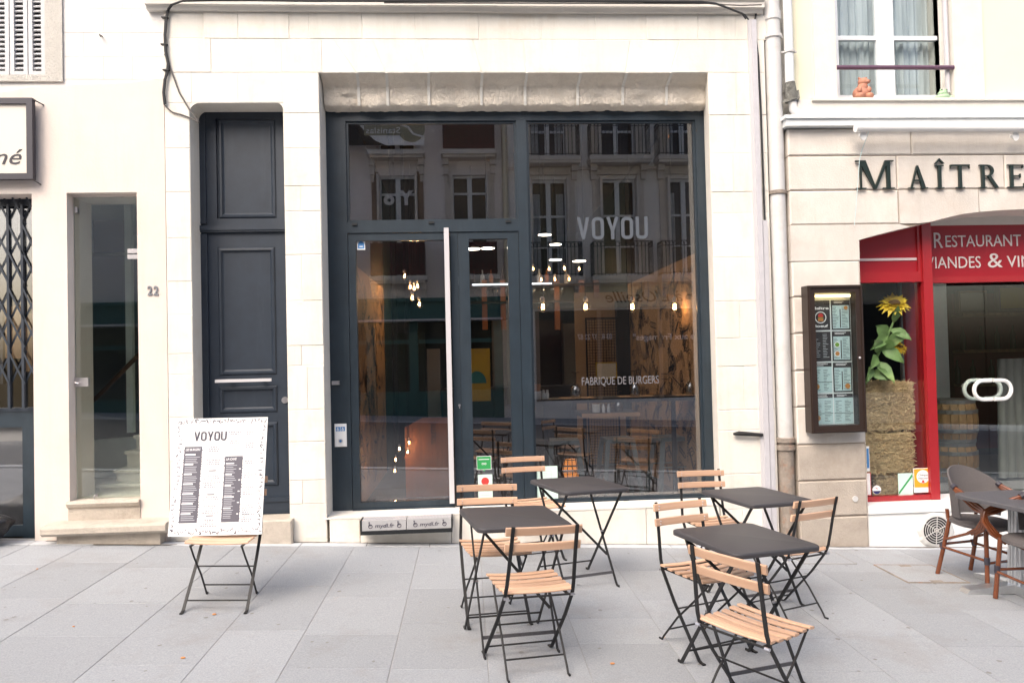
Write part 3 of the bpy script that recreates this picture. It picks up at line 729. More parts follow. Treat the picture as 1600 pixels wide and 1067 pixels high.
for band in (0, 1, 2):
    z0 = zz(20, (600, 500, 400)[band], gy); 
    hgt = .33
    for k, a in enumerate((-36, -10, 14, 36)):
        xa = xx(a, 470, gy); xb = xa+.14
        q = MB()
        for s_ in (0, 1):
            for u in (0, 1):
                q.strip([(xa, gy+.018*(1 if s_ else -1), z0+u*hgt/1+ (0 if s_ else hgt*.9)), (min(xb, xg-.01), gy+.018*(1 if s_ else -1), z0+u*hgt+(hgt*.9 if s_ else 0))], (0, 1, 0), .004, .016)
        q.build('scissor_link', 'door_paint', gd)
q = MB(); q.box(-5.8, xg-.01, .95, 1.0, -.3, 3.3); q.box(-5.8, xg-.01, gy+.2, .95, -.2, gz(-4, 0)-.01); q.box(-5.8, xg, .421, .95, 3.22, 3.3); q.box(xg-.03, xg-.008, .421, 1.0, -.2, 3.3); q.box(-5.9, -5.8, gy+.1, 1.0, -.2, 3.3)
q.build('shop_interior', 'room_dark', ph)
MB().box(-5.79, xg-.001, gy+.12, gy+.125, zz(25, 640, gy), zz(25, 318, gy)).build('gate_pane', 'shop_glass', ph)
for k, (a, c, d, e) in enumerate(((8, 478, 34, 560), (-14, 470, 4, 600), (40, 490, 50, 580))):
    x0, x1, z0, z1 = rect(a, c, d, e, .72); MB().box(x0, min(x1, xg-.05), .72, .85, z0, z1).build('display_board', ('osb', 'room_grey', 'barrel_wood')[k], ph)
q = MB()
for k in range(3): xa = xx(-12+k*20, 350, .6); q.box(xa, xa+.10, .6, .62, zz(20, 385, .6), zz(20, 316, .6))
q.build('window_blind', 'hall_wall', ph)
# glass street door with hall and spiral stair
yg = .10
zdt2 = zz(165, 308, yg); zth = zz(165, 778, yg)
q = MB(); q.box(xd0-.002, xx(117, 540, yg), yg, .42, zth-.1, zdt); q.box(xx(117, 540, yg), xd1_+.05, yg-.03, .42, zdt2, zdt+.002); q.build('door_reveal', 'pink_plaster', ph)
gl = MB().box(xx(117.5, 540, yg), xd1_+.03, yg, yg+.01, zth+.004, zdt2-.002).build('glass_door', 'door_glass', ph)
for (a, c, d, e) in ((117.5, 590, 139, 604), (200, 389, 216, 396), (200, 398, 216, 405), (117.5, 324, 122, 333)):
    x0, x1, z0, z1 = rect(a, c, d, e, yg); MB().box(x0, x1, yg-.012, yg+.02, z0, z1).build('patch_fitting', 'brushed_metal', gl)
x0, x1, z0, z1 = rect(119, 594, 126, 599, yg); MB().tube([(x0, yg-.012, z0), (x0+.01, yg-.04, z0+.01), (x1, yg-.04, z0)], .006).build('door_knob', 'brushed_metal', gl)
x0, z0 = at(152, 777, yg); MB().tube([(x0-.01, yg-.03, zth), (x0-.008, yg-.03, zth+.03), (x0+.01, yg-.03, zth+.045), (x0+.012, yg-.028, zth+.015)], .007).build('door_holder', 'brushed_metal', gl)
HX0, HX1 = -5.2, -2.4
q = MB(); q.box(HX0-.1, HX0, .43, 3.6, .2, 3.6); q.box(HX1, HX1+.1, .43, 3.6, .2, 3.6); q.box(HX0-.1, HX1+.1, 3.6, 3.7, .2, 3.6); q.box(HX0-.1, HX1+.1, .43, 3.6, 3.5, 3.6); q.build('hall_wall', 'hall_wall', ph)
MB().box(HX0-.1, HX1+.1, .43, 3.6, zth-.2, zth-.004).box(xd0, xd1_+.1, .12, .43, zth-.2, zth-.0045).build('hall_floor', 'hall_stone', ph)
x0, x1, z0, z1 = rect(196, 330, 206, 676, 1.3); MB().box(x0, x1, 1.3, 1.36, z0, 3.5).build('hall_post', 'hall_wall', ph)
x0, x1, z0, z1 = rect(140, 400, 222, 690, 2.4); MB().box(x0-.3, x1+.3, 2.4, 2.5, z0-.3, z1).build('hall_recess', 'room_grey', ph)
x0, x1, z0, z1 = rect(147, 345, 196, 395, 2.38); MB().box(x0, x1, 2.36, 2.40, z0, z1).build('hall_fanlight', 'room_grey', ph)
for k, (px_, pt_, Y0) in enumerate(((150, 757, .50), (177, 734, .62), (194, 705, .74), (208, 680, .86))):
    xs_0 = xx(px_, pt_, Y0); s_ = MB(); zt_k = zz(px_+10, pt_, Y0); s_.box(xs_0+.02, HX1-.002-.001*k, Y0+.02, 1.30+.001*k, zth-.003, zt_k-.03); s_.box(xs_0, HX1-.003-.001*k, Y0, 1.301+.001*k, zt_k-.03, zt_k); s_.build('stair_step', 'hall_stone', ph)
Yp = 1.35
MB().prism([(xx(110, 700, Yp), zth), (HX1-.01, zth), (HX1-.01, zz(230, 674, Yp)), (xx(147, 688, Yp), zz(147, 688, Yp)), (xx(110, 690, Yp), zz(110, 694, Yp))], Yp, Yp+.12).build('stair_wall', 'hall_wall', ph)
x0, z0 = at(140, 632, 1.25); x1, z1 = at(222, 549, 1.1); MB().tube([(x0, 1.25, z0), (x1, 1.1, z1)], .024, 8).build('hand_rail', 'hand_rail', ph)
# door threshold and projecting step
q = MB(); P = [(.12, zth), (-.035, zth), (-.045, zth-.02), (-.03, zth-.05), (-.01, zth-.06), (-.005, zth-.25), (.12, zth-.25)]; xa, xb = xx(107, 790), xd1_
k = len(P); q.add([(xa, y, z) for y, z in P]+[(xb, y, z) for y, z in P], [tuple(range(k-1, -1, -1)), tuple(range(k, 2*k))]+[(j, (j+1) % k, k+(j+1) % k, k+j) for j in range(k)]); q.build('threshold_stone', 'step_stone', ph)
ys = -.20; xa, xb = xx(62, 815, ys), xx(258, 815, ys); zst = zz(160, 821, ys)
q = MB(); P = [(.0, zst+.012), (ys+.01, zst), (ys, zst-.015), (ys+.0, zst-.06), (ys+.03, zst-.085), (.0, zst-.085)]
k = len(P); q.add([(xa, y, z) for y, z in P]+[(xb, y, z) for y, z in P], [tuple(range(k-1, -1, -1)), tuple(range(k, 2*k))]+[(j, (j+1) % k, k+(j+1) % k, k+j) for j in range(k)]); q.build('front_step', 'step_stone', ph)
MB().box(xa+.09, xb-.08, ys+.09, .0, zst-.4, zst-.086).build('step_riser', 'step_stone', ph)
hn = thing('house_number', (xx(239, 454), -.005, zz(239, 460)), 'small grey metal house number 22 on pink plaster', 'house number')
for a, c in ((231, 238.5), (240.5, 248)): x0, z0 = at(a, 461); x1, _ = at(c, 461); text('digit', '2', x0, x1, z0, zz(239, 446.5)-zz(239, 461), -.006, 'number_metal', hn, bold=.02, ext=.004)
# sign panel with frame
sg = thing('shop_sign', (xx(10, 220, -.08), -.08, zz(10, 280, -.08)), 'cream sign panel in a dark grey frame above the folding gate', 'shop sign')
ysn = -.09; x1 = xx(50.5, 215, ysn); z0, z1 = zz(25, 280, ysn), zz(25, 153, ysn); wd = x1-xx(41, 215, ysn)
MB().frame(-5.9, x1, z0, z1, wd, ysn, ysn+.05).build('sign_frame', 'rattan_wrap', sg)
MB().box(-5.9+wd, x1-wd, ysn+.02, ysn+.035, z0+wd, z1-wd).build('sign_board', 'sign_cream', sg)
text('sign_lettering', 'né', xx(-12, 250, ysn), xx(33, 250, ysn), zz(15, 256, ysn), (zz(15, 237, ysn)-zz(15, 256, ysn))*1.36, ysn+.018, 'rattan_wrap', sg, shear=.32)
q = MB(); q.tube([(x1, ysn+.02, z1-.01), (x1+.05, .0, z1-.035)], .006); q.tube([(x1-.02, ysn+.02, z0+.005), (x1+.02, .0, z0-.03)], .006); q.build('sign_bracket', 'thin_cable', sg)

# ================================================================== RIGHT HOUSE, RUSTICATED STONE
YR = -.05
rh = thing('corner_house', (6, 0, 0), 'rusticated stone ground floor under pale yellow plaster with a red restaurant front', 'house')
xq = xx(1243, 600, YR); xa_ = xx(1353, 690, YR)
zz_c = [zz(1250, y_, YR) for y_ in (868, 809, 752, 695, 636, 579, 521, 464, 408, 352, 298, 243.8, 201)]
arch = [at(px_, py_, YR) for px_, py_ in ((1340, 375), (1367, 368), (1395, 361), (1422, 354.5), (1449, 348), (1476, 341), (1504, 334.5), (1535, 330.5), (1565, 328.5), (1600, 327))]
XC = xx(1640, 327, YR)
arch[0] = (xa_, arch[0][1]); archf = arch + [(2*XC-a, c) for a, c in arch[::-1]]
XE = 2*XC-xa_; XF = 11.
def arch_z(x):
    for (a, c), (d, e) in zip(archf[:-1], archf[1:]):
        if a <= x <= d: return c+(e-c)*(x-a)/max(1e-6, d-a)
    return -9
b = MB(); yb = YR+.016
b.box(xq+.01, xa_-.002, yb, .40, -.6, arch[0][1]); b.box(XE, XF, yb, .40, -.6, arch[0][1])
b.prism([(xq+.01, arch[0][1])]+[(a, c) for a, c in archf]+[(XF, arch[0][1]), (XF, zz_c[-1]), (xq+.01, zz_c[-1])], yb, .40)
b.build('ground_floor_wall', 'joint_shade', rh)
b = MB(); b.box(xa_-.003, xa_-.001, YR+.004, .40, -.6, arch[0][1]); b.build('jamb', 'cut_stone', rh)
b = MB()
for (a, c), (d, e) in zip(archf[:-1], archf[1:]): b.add([(a, YR+.004, c-.001), (d, YR+.004, e-.001), (d, .40, e-.001), (a, .40, c-.001)], [(0, 1, 2, 3)])
b.build('arch_soffit', 'cut_stone', rh)
rs = random.Random(21)
def block(poly, m, ret=False):
    g = .003; cx = sum(p[0] for p in poly)/len(poly); cz = sum(p[1] for p in poly)/len(poly)
    q = [(p[0]-math.copysign(g, p[0]-cx), p[1]-math.copysign(g+.002, p[1]-cz)) for p in poly]
    s = MB(); s.stone(q, YR+rs.uniform(-.0015, .0015), .12 if ret else YR+.03, .011); return s.build('stone_block', m, rh)
for i in range(12):
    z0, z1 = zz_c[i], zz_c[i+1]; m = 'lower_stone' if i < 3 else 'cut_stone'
    if z1 <= arch[0][1]+.05:
        zt_ = min(z1, 9)
        block(R4(xq, xa_, z0, z1), m, True)
        for a in (XE,): block(R4(a, a+.6, z0, z1), m); block(R4(a+.6, XF, z0, z1), m)
    else:
        if i == 8: cutx = [xq, xx(1405, 380, YR)]
        elif i == 9: cutx = [xq, xx(1405, 330, YR), xx(1530, 330, YR), XC+.2, XC+.9, XE+.3, XF]
        elif i == 10: cutx = [xq, xx(1402, 270, YR), xx(1570, 270, YR), XC+.5, XC+1.5, XF]
        else: cutx = [xq, xx(1424, 222, YR), xx(1680, 222, YR), XC+1.2, XF]
        if i == 8:
            # cut by the arch: springer block left and its mirror right
            pl = [(xq, z0), (xa_, z0)]+[(a, c) for a, c in arch if c > z0 and c < z1]
            pl = [(xq, z0), (xa_, z0), (xa_, max(z0+.01, arch[0][1]))]+[(a, c) for a, c in arch[1:] if c < z1]+[(xx(1405, 352, YR), z1), (xq, z1)]
            s = MB(); s.prism([(p[0], p[1]) for p in pl], YR, .12); s.build('stone_block', m, rh)
            pr = [(2*XC-a, c) for a, c in pl if a > xq][::-1]; pr = [(XF, z1)]+[(2*XC-xx(1405, 352, YR), z1)]+[(2*XC-a, c) for a, c in arch[1:] if c < z1][::-1]+[(XE, z0), (XF, z0)]
            s = MB(); s.prism(pr, YR, .05); s.build('stone_block', m, rh); continue
        for a, c in zip(cutx[:-1], cutx[1:]):
            n = 8; bot = []
            for k in range(n+1):
                x_ = a+.004+(c-a-.008)*k/n; bot.append((x_, max(z0+.004, arch_z(x_))))
            if all(abs(p[1]-z0-.004) < 1e-6 for p in bot): block(R4(a, c, z0, z1), m, a == xq)
            else: s = MB(); s.prism(bot+[(c-.004, z1-.004), (a+.004, z1-.004)], YR, .05); s.build('stone_block', m, rh)
# cornice with gutter board, sill band, upper wall
zk0, zk1, zk2 = zz(1300, 200, YR), zz(1300, 186, YR), zz(1300, 157, YR)
xw = xx(1246, 170, YR)
b = MB(); b.box(xq-.04, XF, YR-.07, .3, zk0, zk1); b.box(xq-.06, XF, YR-.09, .3, zk1-.02, zk1+.012); b.build('gutter_board', 'white_pipe', rh)
b = MB(); b.box(xw, XF, YR-.02, .3, zk1+.012, zk2); b.box(xx(1262, 157), XF, YR-.045, .3, zk2-.015, zk2+.01); b.build('sill_band', 'sill_stone', rh)
yw = .03
wx0, wx1 = xx(1305, 90, yw), xx(1488, 90, yw); wsx0, wsx1 = xx(1272, 90, yw-.02), xx(1537, 90, yw-.02)
b = MB(); b.box(xx(1240, 90, yw), wsx0, yw, .4, zk2, 11.5); b.box(wsx1, XF, yw, .4, zk2, 11.5); b.box(wsx0, wsx1, yw, .4, 6.6, 11.5); b.build('upper_wall', 'yellow_plaster', rh)
b = MB(); b.box(wsx0, wx0, yw-.02, .4, zk2+.01, 6.6); b.box(wx1, wsx1, yw-.02, .4, zk2+.01, 6.6); b.build('window_surround', 'sill_stone', rh)
Yw = .24
win = MB(); fxa, fxb = xx(1306, 90, Yw), xx(1476, 90, Yw); zwb = zz(1390, 156, Yw)
b = MB(); b.box(wx0, fxa+.02, Yw-.02, Yw+.05, zwb, 6.5); b.box(fxb, wx1, Yw-.02, Yw+.05, zwb, 6.5)
b.box(xx(1370, 90, Yw), xx(1396, 90, Yw), Yw-.015, Yw+.05, zwb, 6.5); zr = zz(1340, 58, Yw)
b.box(fxa+.02, xx(1370, 90, Yw), Yw, Yw+.05, zr-.03, zr+.01); b.box(xx(1396, 90, Yw), fxb, Yw, Yw+.05, zr-.03, zr+.01)
b.box(fxa+.02, xx(1370, 90, Yw), Yw, Yw+.05, zwb, zwb+.045); b.box(xx(1396, 90, Yw), fxb, Yw, Yw+.05, zwb, zwb+.045)
wf = b.build('window', 'window_white', rh)
MB().box(fxa+.02, fxb, Yw+.02, Yw+.026, zwb+.04, 6.5).build('pane', 'clear_glass', wf)
n = 60; vs = []; fs = []
for i in range(n+1):
    x_ = fxa+(fxb-fxa)*i/n; y_ = Yw+.12+.025*math.sin(i*1.7)+.01*math.sin(i*.6)
    vs += [(x_, y_, zwb), (x_, y_, 6.5)]
    if i: k = 2*i; fs.append((k-2, k, k+1, k-1))
MB().add(vs, fs).build('curtain', 'curtain', wf, smooth=True)
MB().box(wx0-.1, wx1+.1, .5, .6, zwb-.2, 6.8).build('room_backing', 'room_grey', rh)
b = MB(); zb_ = zz(1398, 106, .02); b.tube([(wx0, .02, zb_), (wx1, .02, zb_)], .021, 10); b.build('window_bar', 'purple_bar', rh)
b = MB(); b.tube([(wx1-.035, .06, zwb), (wx1-.035, .06, 6.4)], .022, 8); b.build('blind_guide', 'lilac_metal', rh)

# ---- red restaurant front under the arch
yr = .16
xj = xa_+.0; rz0 = zz(1400, 782, yr); xpo0, xpo1 = xx(1445.5, 560, yr), xx(1460, 570, yr)
zb1, zb0 = zz(1400, 425, yr), zz(1400, 441, yr); zsb = zz(1410, 774, yr)
b = MB(); b.box(xpo0, xpo1, yr-.02, yr+.34, rz0, 3.55); b.box(xj, xpo0, yr, yr+.06, zb0, zb1); b.box(xj, xpo0, yr-.01, yr+.06, rz0, zsb); b.box(xj, xj+.035, yr, yr+.06, zsb, zb0)
b.box(xpo0-.035, xpo0, yr+.002, yr+.06, zb1, 3.5)
rf = b.build('red_shopfront', 'red_paint', rh)
MB().box(xj, xpo0-.035, yr+.02, yr+.05, zb1, 3.5).build('red_board', 'red_panel', rf)
zl = zz(1395, 405, yr); MB().box(xj, xpo0-.04, yr+.012, yr+.02, zl-.012, zl+.012).build('board_line', 'pale_line', rf)
MB().box(xj+.035, xpo0, yr+.03, yr+.038, zsb, zb0).build('shop_window', 'clear_glass', rh)
ys2 = .30
xs1 = 2*XC-xpo1
zs0, zs1 = zz(1520, 432, ys2), zz(1520, 352, ys2)
MB().box(xpo1, xs1, ys2, ys2+.04, zs0, zs1).build('sign_board', 'red_panel', rf)
MB().box(xpo1, xs1, ys2-.03, ys2+.06, zs0-.06, zs0).build('sign_rail', 'red_paint', rf)
MB().box(xpo1, xs1, ys2+.0, ys2+.06, zs1, zs1+.6).build('sign_head', 'sill_stone', rf)
MB().box(xs1, xs1+.08, yr-.02, yr+.34, rz0-.3, 3.55).build('door_post', 'red_paint', rf)
rsn = thing('restaurant_sign', (xx(1530, 400, ys2), ys2-.004, zz(1530, 410, ys2)), 'white lettering RESTAURANT VIANDES & VINS on the red board over the glass doors', 'sign')
hR = zz(1470, 362, ys2)-zz(1470, 387.5, ys2)
text('lettering', 'R', xx(1459, 380, ys2), xx(1473, 380, ys2), zz(1466, 387.5, ys2), hR, ys2-.003, 'sign_letter', rsn)
text('lettering', 'ESTAURANT', xx(1477, 380, ys2), xx(1595, 380, ys2), zz(1520, 385.5, ys2), hR*.74, ys2-.003, 'sign_letter', rsn)
zl = zz(1520, 418.5, ys2)
text('lettering', 'VIANDES', xx(1446, 410, ys2), xx(1532, 410, ys2), zl, hR*.74, ys2-.003, 'sign_letter', rsn)
text('lettering', '&', xx(1543, 410, ys2), xx(1566, 410, ys2), zl, hR*.94, ys2-.003, 'sign_letter', rsn)
text('lettering', 'VINS', xx(1573, 410, ys2), xx(1624, 410, ys2), zl, hR*.74, ys2-.003, 'sign_letter', rsn)
yd2 = .46
zd0 = .16
gd_ = []
xm = xx(1543, 600, yd2)
for a, c in ((xpo1, xm-.004), (xm+.004, 2*xm-xpo1)):
    gd_.append(MB().box(a, c, yd2, yd2+.012, zd0, zs0-.06).build('glass_door', 'door_glass', rh))
zh0, zh1 = zz(1545, 623, yd2), zz(1545, 594, yd2)
def chandle(sgn, par, yofs):
    R = (zh1-zh0)/2; cz = (zh0+zh1)/2; xe = xm+sgn*.012; xc_ = xm+sgn*(.195-R)
    P = [(xe, yofs, cz+R)]+[(xc_+sgn*R*math.sin(t), yofs, cz+R*math.cos(t)) for t in [PI*k/14 for k in range(15)]]+[(xe, yofs, cz-R)]
    h_ = MB().tube(P, .019, 10).build('pull_handle', 'white_paint', par, smooth=True)
for sgn, par in ((-1, gd_[0]), (1, gd_[1])): chandle(sgn, par, yd2-.07); chandle(sgn, par, yd2+.075)
# white plinth
zpl = zz(1410, 792, YR+.03)
b = MB(); b.box(xa_+.002, XE, YR+.02, .42, -.7, zpl-.05); b.box(xa_+.002, XE, YR+.005, .42, zpl-.05, rz0-.002); b.build('plinth', 'white_paint', rh)
# interior of the restaurant
q = MB(); X0, X1 = xq+.2, 8.6; q.box(X0, X1, 3.6, 3.7, .1, 4.3); q.box(X0-.1, X0, .42, 3.6, .1, 4.3); q.box(X1, X1+.1, .3, 3.7, .1, 4.3); q.box(X0, X1, .42, 3.6, 4.2, 4.3); q.build('interior_wall', 'room_dark', rh)
MB().box(X0, X1, .42, 3.6, .08, .14).build('interior_floor', 'floor_tile', rh)
MB().box(X0, xpo1-.05, .42, 1.4, .14, rz0-.004).build('window_bench', 'shelf_dark', rh)
x0, x1, z0, z1 = rect(1487, 470, 1552, 700, 3.4); MB().box(x0, x1+1.5, 3.35, 3.6, z0, z1+.1).build('cupboard', 'maroon', rh)
MB().box(xx(1459, 600, 2.2), xx(1484, 600, 2.2), 2.2, 2.3, .14, 4.2).build('wall_panel', 'hall_wall', rh)
for k_, py_ in enumerate((492, 548, 600)): xs_a, xs_b = xx(1490, 500, 3.3), xx(1700, 500, 3.3); z = zz(1550, py_, 3.3); MB().box(xs_a, xs_b, 3.1, 3.349, z-.02, z+.02).build('shelf_board', 'barrel_wood', rh)
bme, bc = MB().lathe([(.035, 0), (.038, .02), (.038, .2), (.014, .26), (.013, .33)], (0, 0, 0), 10).mesh('wine_bottle', 'shop_bottle', True)
for k_ in range(14):
    o = put('wine_bottle', bme, (xx(1493, 500, 3.2)+.12*k_+.02*math.sin(k_*5), 3.2, zz(1550, 548 if k_ % 2 else 600, 3.3)+.022+bc.z)); tag(o, 'dark wine bottle on the shelves behind the restaurant glass doors', 'bottle', 'wine bottles on the restaurant shelves')
for k_, (a_, b_, c_, d_, m_) in enumerate(((1498, 458, 1536, 486, 'opp_cream'), (1560, 450, 1600, 482, 'yellow_print'))):
    x0, x1, z0, z1 = rect(a_, b_, c_, d_, 3.3); pf = thing('wall_picture', (x0, 3.3, z0), ('cream picture over the shelves behind the restaurant glass doors', 'ochre picture over the shelves near the right edge of the restaurant doors')[k_], 'picture'); MB().box(x0, x1, 3.28, 3.3, z0, z1).build('sheet', m_, pf); MB().frame(x0-.03, x1+.03, z0-.03, z1+.03, .03, 3.26, 3.345).build('picture_frame', 'barrel_wood', pf)
MB().box(xpo0+.05, xpo0+.16, .62, .66, rz0, 3.0).build('curtain_panel', 'room_grey', rh)
x0, x1, z0, z1 = rect(1563, 560, 1612, 745, 1.6); q = MB()
for i in range(8): q.tube([(x0+(x1-x0)*i/7, 1.6+.03*(i % 2), z0), (x0+(x1-x0)*(i/7*.85+.1), 1.6+.03*(i % 2), z1)], .045, 8)
q.build('tied_curtain', 'room_grey', rh, smooth=True)

# ================================================================== THINGS FIXED TO THE FRONTS
# bold serif letters on the stone
ms = thing('shop_sign', (xx(1470, 290, YR), YR, zz(1470, 295, YR)), 'black cut out serif letters MAÎTRE mounted on the stone over the red arch', 'shop sign')
yl = YR-.03
base = lambda px_: zz(px_, 294.2, yl)
for ch, a, c, top_ in (('M', 1338, 1397, 250), ('A', 1419, 1450, 258), ('Î', 1462, 1476, 258), ('T', 1486, 1516, 257.5), ('R', 1531, 1560, 258), ('E', 1575, 1602, 258)):
    mb = MB(); x0, x1 = xx(a, 275, yl), xx(c, 275, yl); z0 = zz(1460, 294.5, yl); z1 = zz(1460, top_, yl)
    serif(ch, x0, z0, x1-x0, z1-z0, yl, yl+.02, mb); mb.build('letter', 'letter_black', ms)
# menu display case
ym = YR-.13
mc = thing('menu_case', (xx(1300, 560, ym), YR, zz(1300, 680, ym)), 'brown glazed menu case with a lit lamp on the stone pier', 'menu case')
x0, x1, z0, z1 = rect(1265, 445.5, 1351, 676, ym)
b = MB(); fw = xx(1276, 560, ym)-x0
b.frame(x0, x1, z0, z1, fw, ym, YR-.006); b.frame(x0+.008, x1-.008, z0+.008, z1-.008, .014, ym-.012, ym); b.build('case_frame', 'case_brown', mc)
MB().box(x0+fw, x1-fw, YR-.03, YR-.008, z0+fw, z1-fw).build('back_panel', 'paper_white', mc)
MB().box(x0+fw, x1-fw, ym+.012, ym+.017, z0+fw, z1-fw).build('case_pane', 'clear_glass', mc)
MB().tube([(x0+fw+.03, ym+.045, z1-fw-.028), (x1-fw-.03, ym+.045, z1-fw-.028)], .014, 10).build('strip_lamp', 'case_lamp', mc)
a, c = at(1343, 559, ym); MB().ball((a, ym-.006, c), .012, 10, 6).build('lock', 'brushed_metal', mc)
ix0, ix1, iz0, iz1 = x0+fw, x1-fw, z0+fw, z1-fw-.06
cw = (ix1-ix0)/2; ch_ = (iz1-iz0)/4; rs = random.Random(4)
def lines(mb, xa, xb, za, zb, y, step, th, mn=.4):
    z = zb-step
    while z > za+th:
        l = (xb-xa)*rs.uniform(mn, 1.); mb.box(xa, xa+l, y-.0006, y, z, z+th); z -= step
for r in range(4):
    for cc in range(2):
        sx0 = ix0+cc*cw+.006; sx1 = ix0+(cc+1)*cw-.006; sz1 = iz1-r*ch_-.006; sz0 = sz1-ch_+.014; yS = YR-.034
        dark = (r, cc) in ((0, 0), (1, 0), (0, 1), (1, 1), (2, 1))
        sh = MB().box(sx0, sx1, yS, yS+.003, sz0, sz1).build('menu_sheet', 'paper_dark' if (r, cc) in ((0, 0), (1, 0)) else 'paper_blue', mc)
        W = sx1-sx0; Hh = sz1-sz0
        p = MB(); l = MB()
        if (r, cc) == (0, 0):
            text('print', 'Maître', sx0+.03*W, sx1-.06*W, sz0+.70*Hh, .09*Hh, yS-.001, 'white_print', sh, bold=.03, ext=.0003); text('print', 'Boeuf', sx0+.12*W, sx1-.12*W, sz0+.10*Hh, .09*Hh, yS-.001, 'white_print', sh, bold=.03, ext=.0003)
            l.disc(sx0+.5*W, sz0+.43*Hh, .2*Hh, yS-.0012, 24, .001); l.build('print', 'white_print', sh)
            MB().disc(sx0+.5*W, sz0+.43*Hh, .17*Hh, yS-.0020, 24, .0007).build('print', 'paper_dark', sh)
            MB().box(sx0+.36*W, sx0+.64*W, yS-.0032, yS-.0021, sz0+.30*Hh, sz0+.40*Hh).build('print', 'burger', sh); MB().box(sx0+.36*W, sx0+.64*W, yS-.0034, yS-.0022, sz0+.405*Hh, sz0+.43*Hh).build('print', 'lettuce', sh); MB().disc(sx0+.5*W, sz0+.48*Hh, .09*Hh, yS-.0030, 16, .001).build('print', 'sticker_red', sh)
        elif (r, cc) == (1, 0):
            lines(l, sx0+.1*W, sx0+.45*W, sz0+.1*Hh, sz0+.8*Hh, yS-.0003, .018, .004); lines(l, sx0+.58*W, sx0+.9*W, sz0+.1*Hh, sz0+.95*Hh, yS-.0003, .015, .004); l.build('print', 'ink_light', sh)
        else:
            p.box(sx0, sx1, yS-.0008, yS-.0001, sz1-.13*Hh, sz1)
            if dark: p.frame(sx0, sx1, sz0, sz1-.13*Hh, .012, yS-.0008, yS-.0001); p.box(sx0+.45*W, sx0+.5*W, yS-.0008, yS-.0001, sz0+.02, sz1-.3*Hh)
            else: p.box(sx0, sx1, yS-.0008, yS-.0001, sz0+.34*Hh, sz0+.36*Hh)
            lines(p, sx0+.08*W, sx0+.42*W, sz0+.06*Hh, sz0+.8*Hh, yS-.0003, .014, .004); lines(p, sx0+.56*W, sx0+.92*W, sz0+.06*Hh, sz0+.8*Hh, yS-.0003, .014, .004)
            p.build('print', 'paper_dark', sh)
            lines(l, sx0+.15*W, sx0+.8*W, sz1-.12*Hh, sz1-.01*Hh, yS-.0012, .012, .005, .6); l.build('print', 'white_print', sh)
            if (r, cc) == (1, 1):
                for k in (.55, .25):
                    MB().disc(sx0+.26*W, sz0+k*Hh, .1*Hh, yS-.002, 20, .001).build('print', 'white_print', sh); MB().disc(sx0+.26*W, sz0+k*Hh, .075*Hh, yS-.003, 16, .001).build('print', 'lettuce' if k > .4 else 'burger', sh)
            if (r, cc) in ((2, 0), (2, 1), (3, 0)):
                MB().disc(sx0+(.2 if cc == 0 else .75)*W, sz0+.2*Hh, .09*Hh, yS-.002, 16, .001).build('print', 'burger', sh)
            if (r, cc) == (0, 1): MB().disc(sx0+.78*W, sz0+.74*Hh, .07*Hh, yS-.002, 14, .001).build('print', 'burger', sh)
# steel pipe with rusty foot, and second pipe
yp = .02
dp = thing('downpipe', (xx(1232, 850, yp), yp, zz(1232, 850, yp)), 'fat grey zinc downpipe with a rusty lower end between the two houses', 'downpipe')
pipe = lambda py: (at(1203+(py)*.0365, py, yp))
xpipe = (xx(1203, 0, yp)+xx(1232, 800, yp))/2; rp = .073
zru = zz(1232, 690, yp); zbt = zz(1232, 853, yp)
MB().tube([(xpipe, yp, zru), (xpipe, yp, 11)], rp, 16).build('pipe', 'zinc', dp, smooth=True)
MB().tube([(xpipe, yp, zbt-.2), (xpipe, yp, zru)], rp*1.04, 16).build('rusty_pipe', 'rust', dp, smooth=True)
for py, m in ((59, 'zinc'), (302, 'rust'), (-60, 'zinc')):
    z = zz(1208, py, yp); q = MB(); q.lathe([(rp+.002, -.02), (rp+.014, -.015), (rp+.014, .015), (rp+.002, .02)], (xpipe, yp, z), 18); q.box(xpipe-rp-.03, xpipe+rp+.03, yp-.008, yp+.008, z-.01, z+.01); q.build('pipe_bracket', m, dp)
for dz in (.02, -.05): q = MB(); q.lathe([(rp+.001, -.025), (rp+.018, -.02), (rp+.018, .02), (rp+.001, .025)], (xpipe, yp, zru+dz), 18); q.build('pipe_collar', 'rust', dp)
z = zz(1205, 30, yp); MB().lathe([(rp+.002, -.03), (rp+.010, -.02), (rp+.010, .06), (rp+.001, .06)], (xpipe, yp, z), 18).build('pipe_joint', 'zinc', dp)
ywp = .0
wp = thing('white_downpipe', (xx(1232, 130, ywp), ywp, zz(1232, 180, ywp)), 'thin white downpipe ending in a corroded lead elbow above the gutter board', 'downpipe')
xw_ = xx(1230, 70, ywp); zw_ = zz(1235, 133, ywp)
MB().tube([(xw_, ywp-.03, zw_), (xw_, ywp-.03, 11)], .042, 14).build('pipe', 'white_pipe', wp, smooth=True)
z = zz(1232, 84, ywp); q = MB(); q.lathe([(.043, -.012), (.054, -.01), (.054, .01), (.043, .012)], (xw_, ywp-.03, z), 16); q.box(xw_-.075, xw_+.075, ywp-.036, ywp-.024, z-.008, z+.008); q.build('pipe_bracket', 'zinc', wp)
z2 = zz(1238, 168, ywp)
q = MB(); q.tube([(xw_, ywp-.03, zw_+.01), (xw_+.005, ywp-.03, (zw_+z2)/2), (xw_+.02, ywp-.03, z2+.05)], [.046, .058, .066], 14); q.add([(xw_-.1, ywp-.06, z2+.02), (xw_+.06, ywp-.1, z2+.05), (xw_+.09, ywp-.02, z2+.16), (xw_-.02, ywp+.02, z2+.12)], [(0, 1, 2, 3)]); q.build('lead_sleeve', 'old_lead', wp, smooth=True)
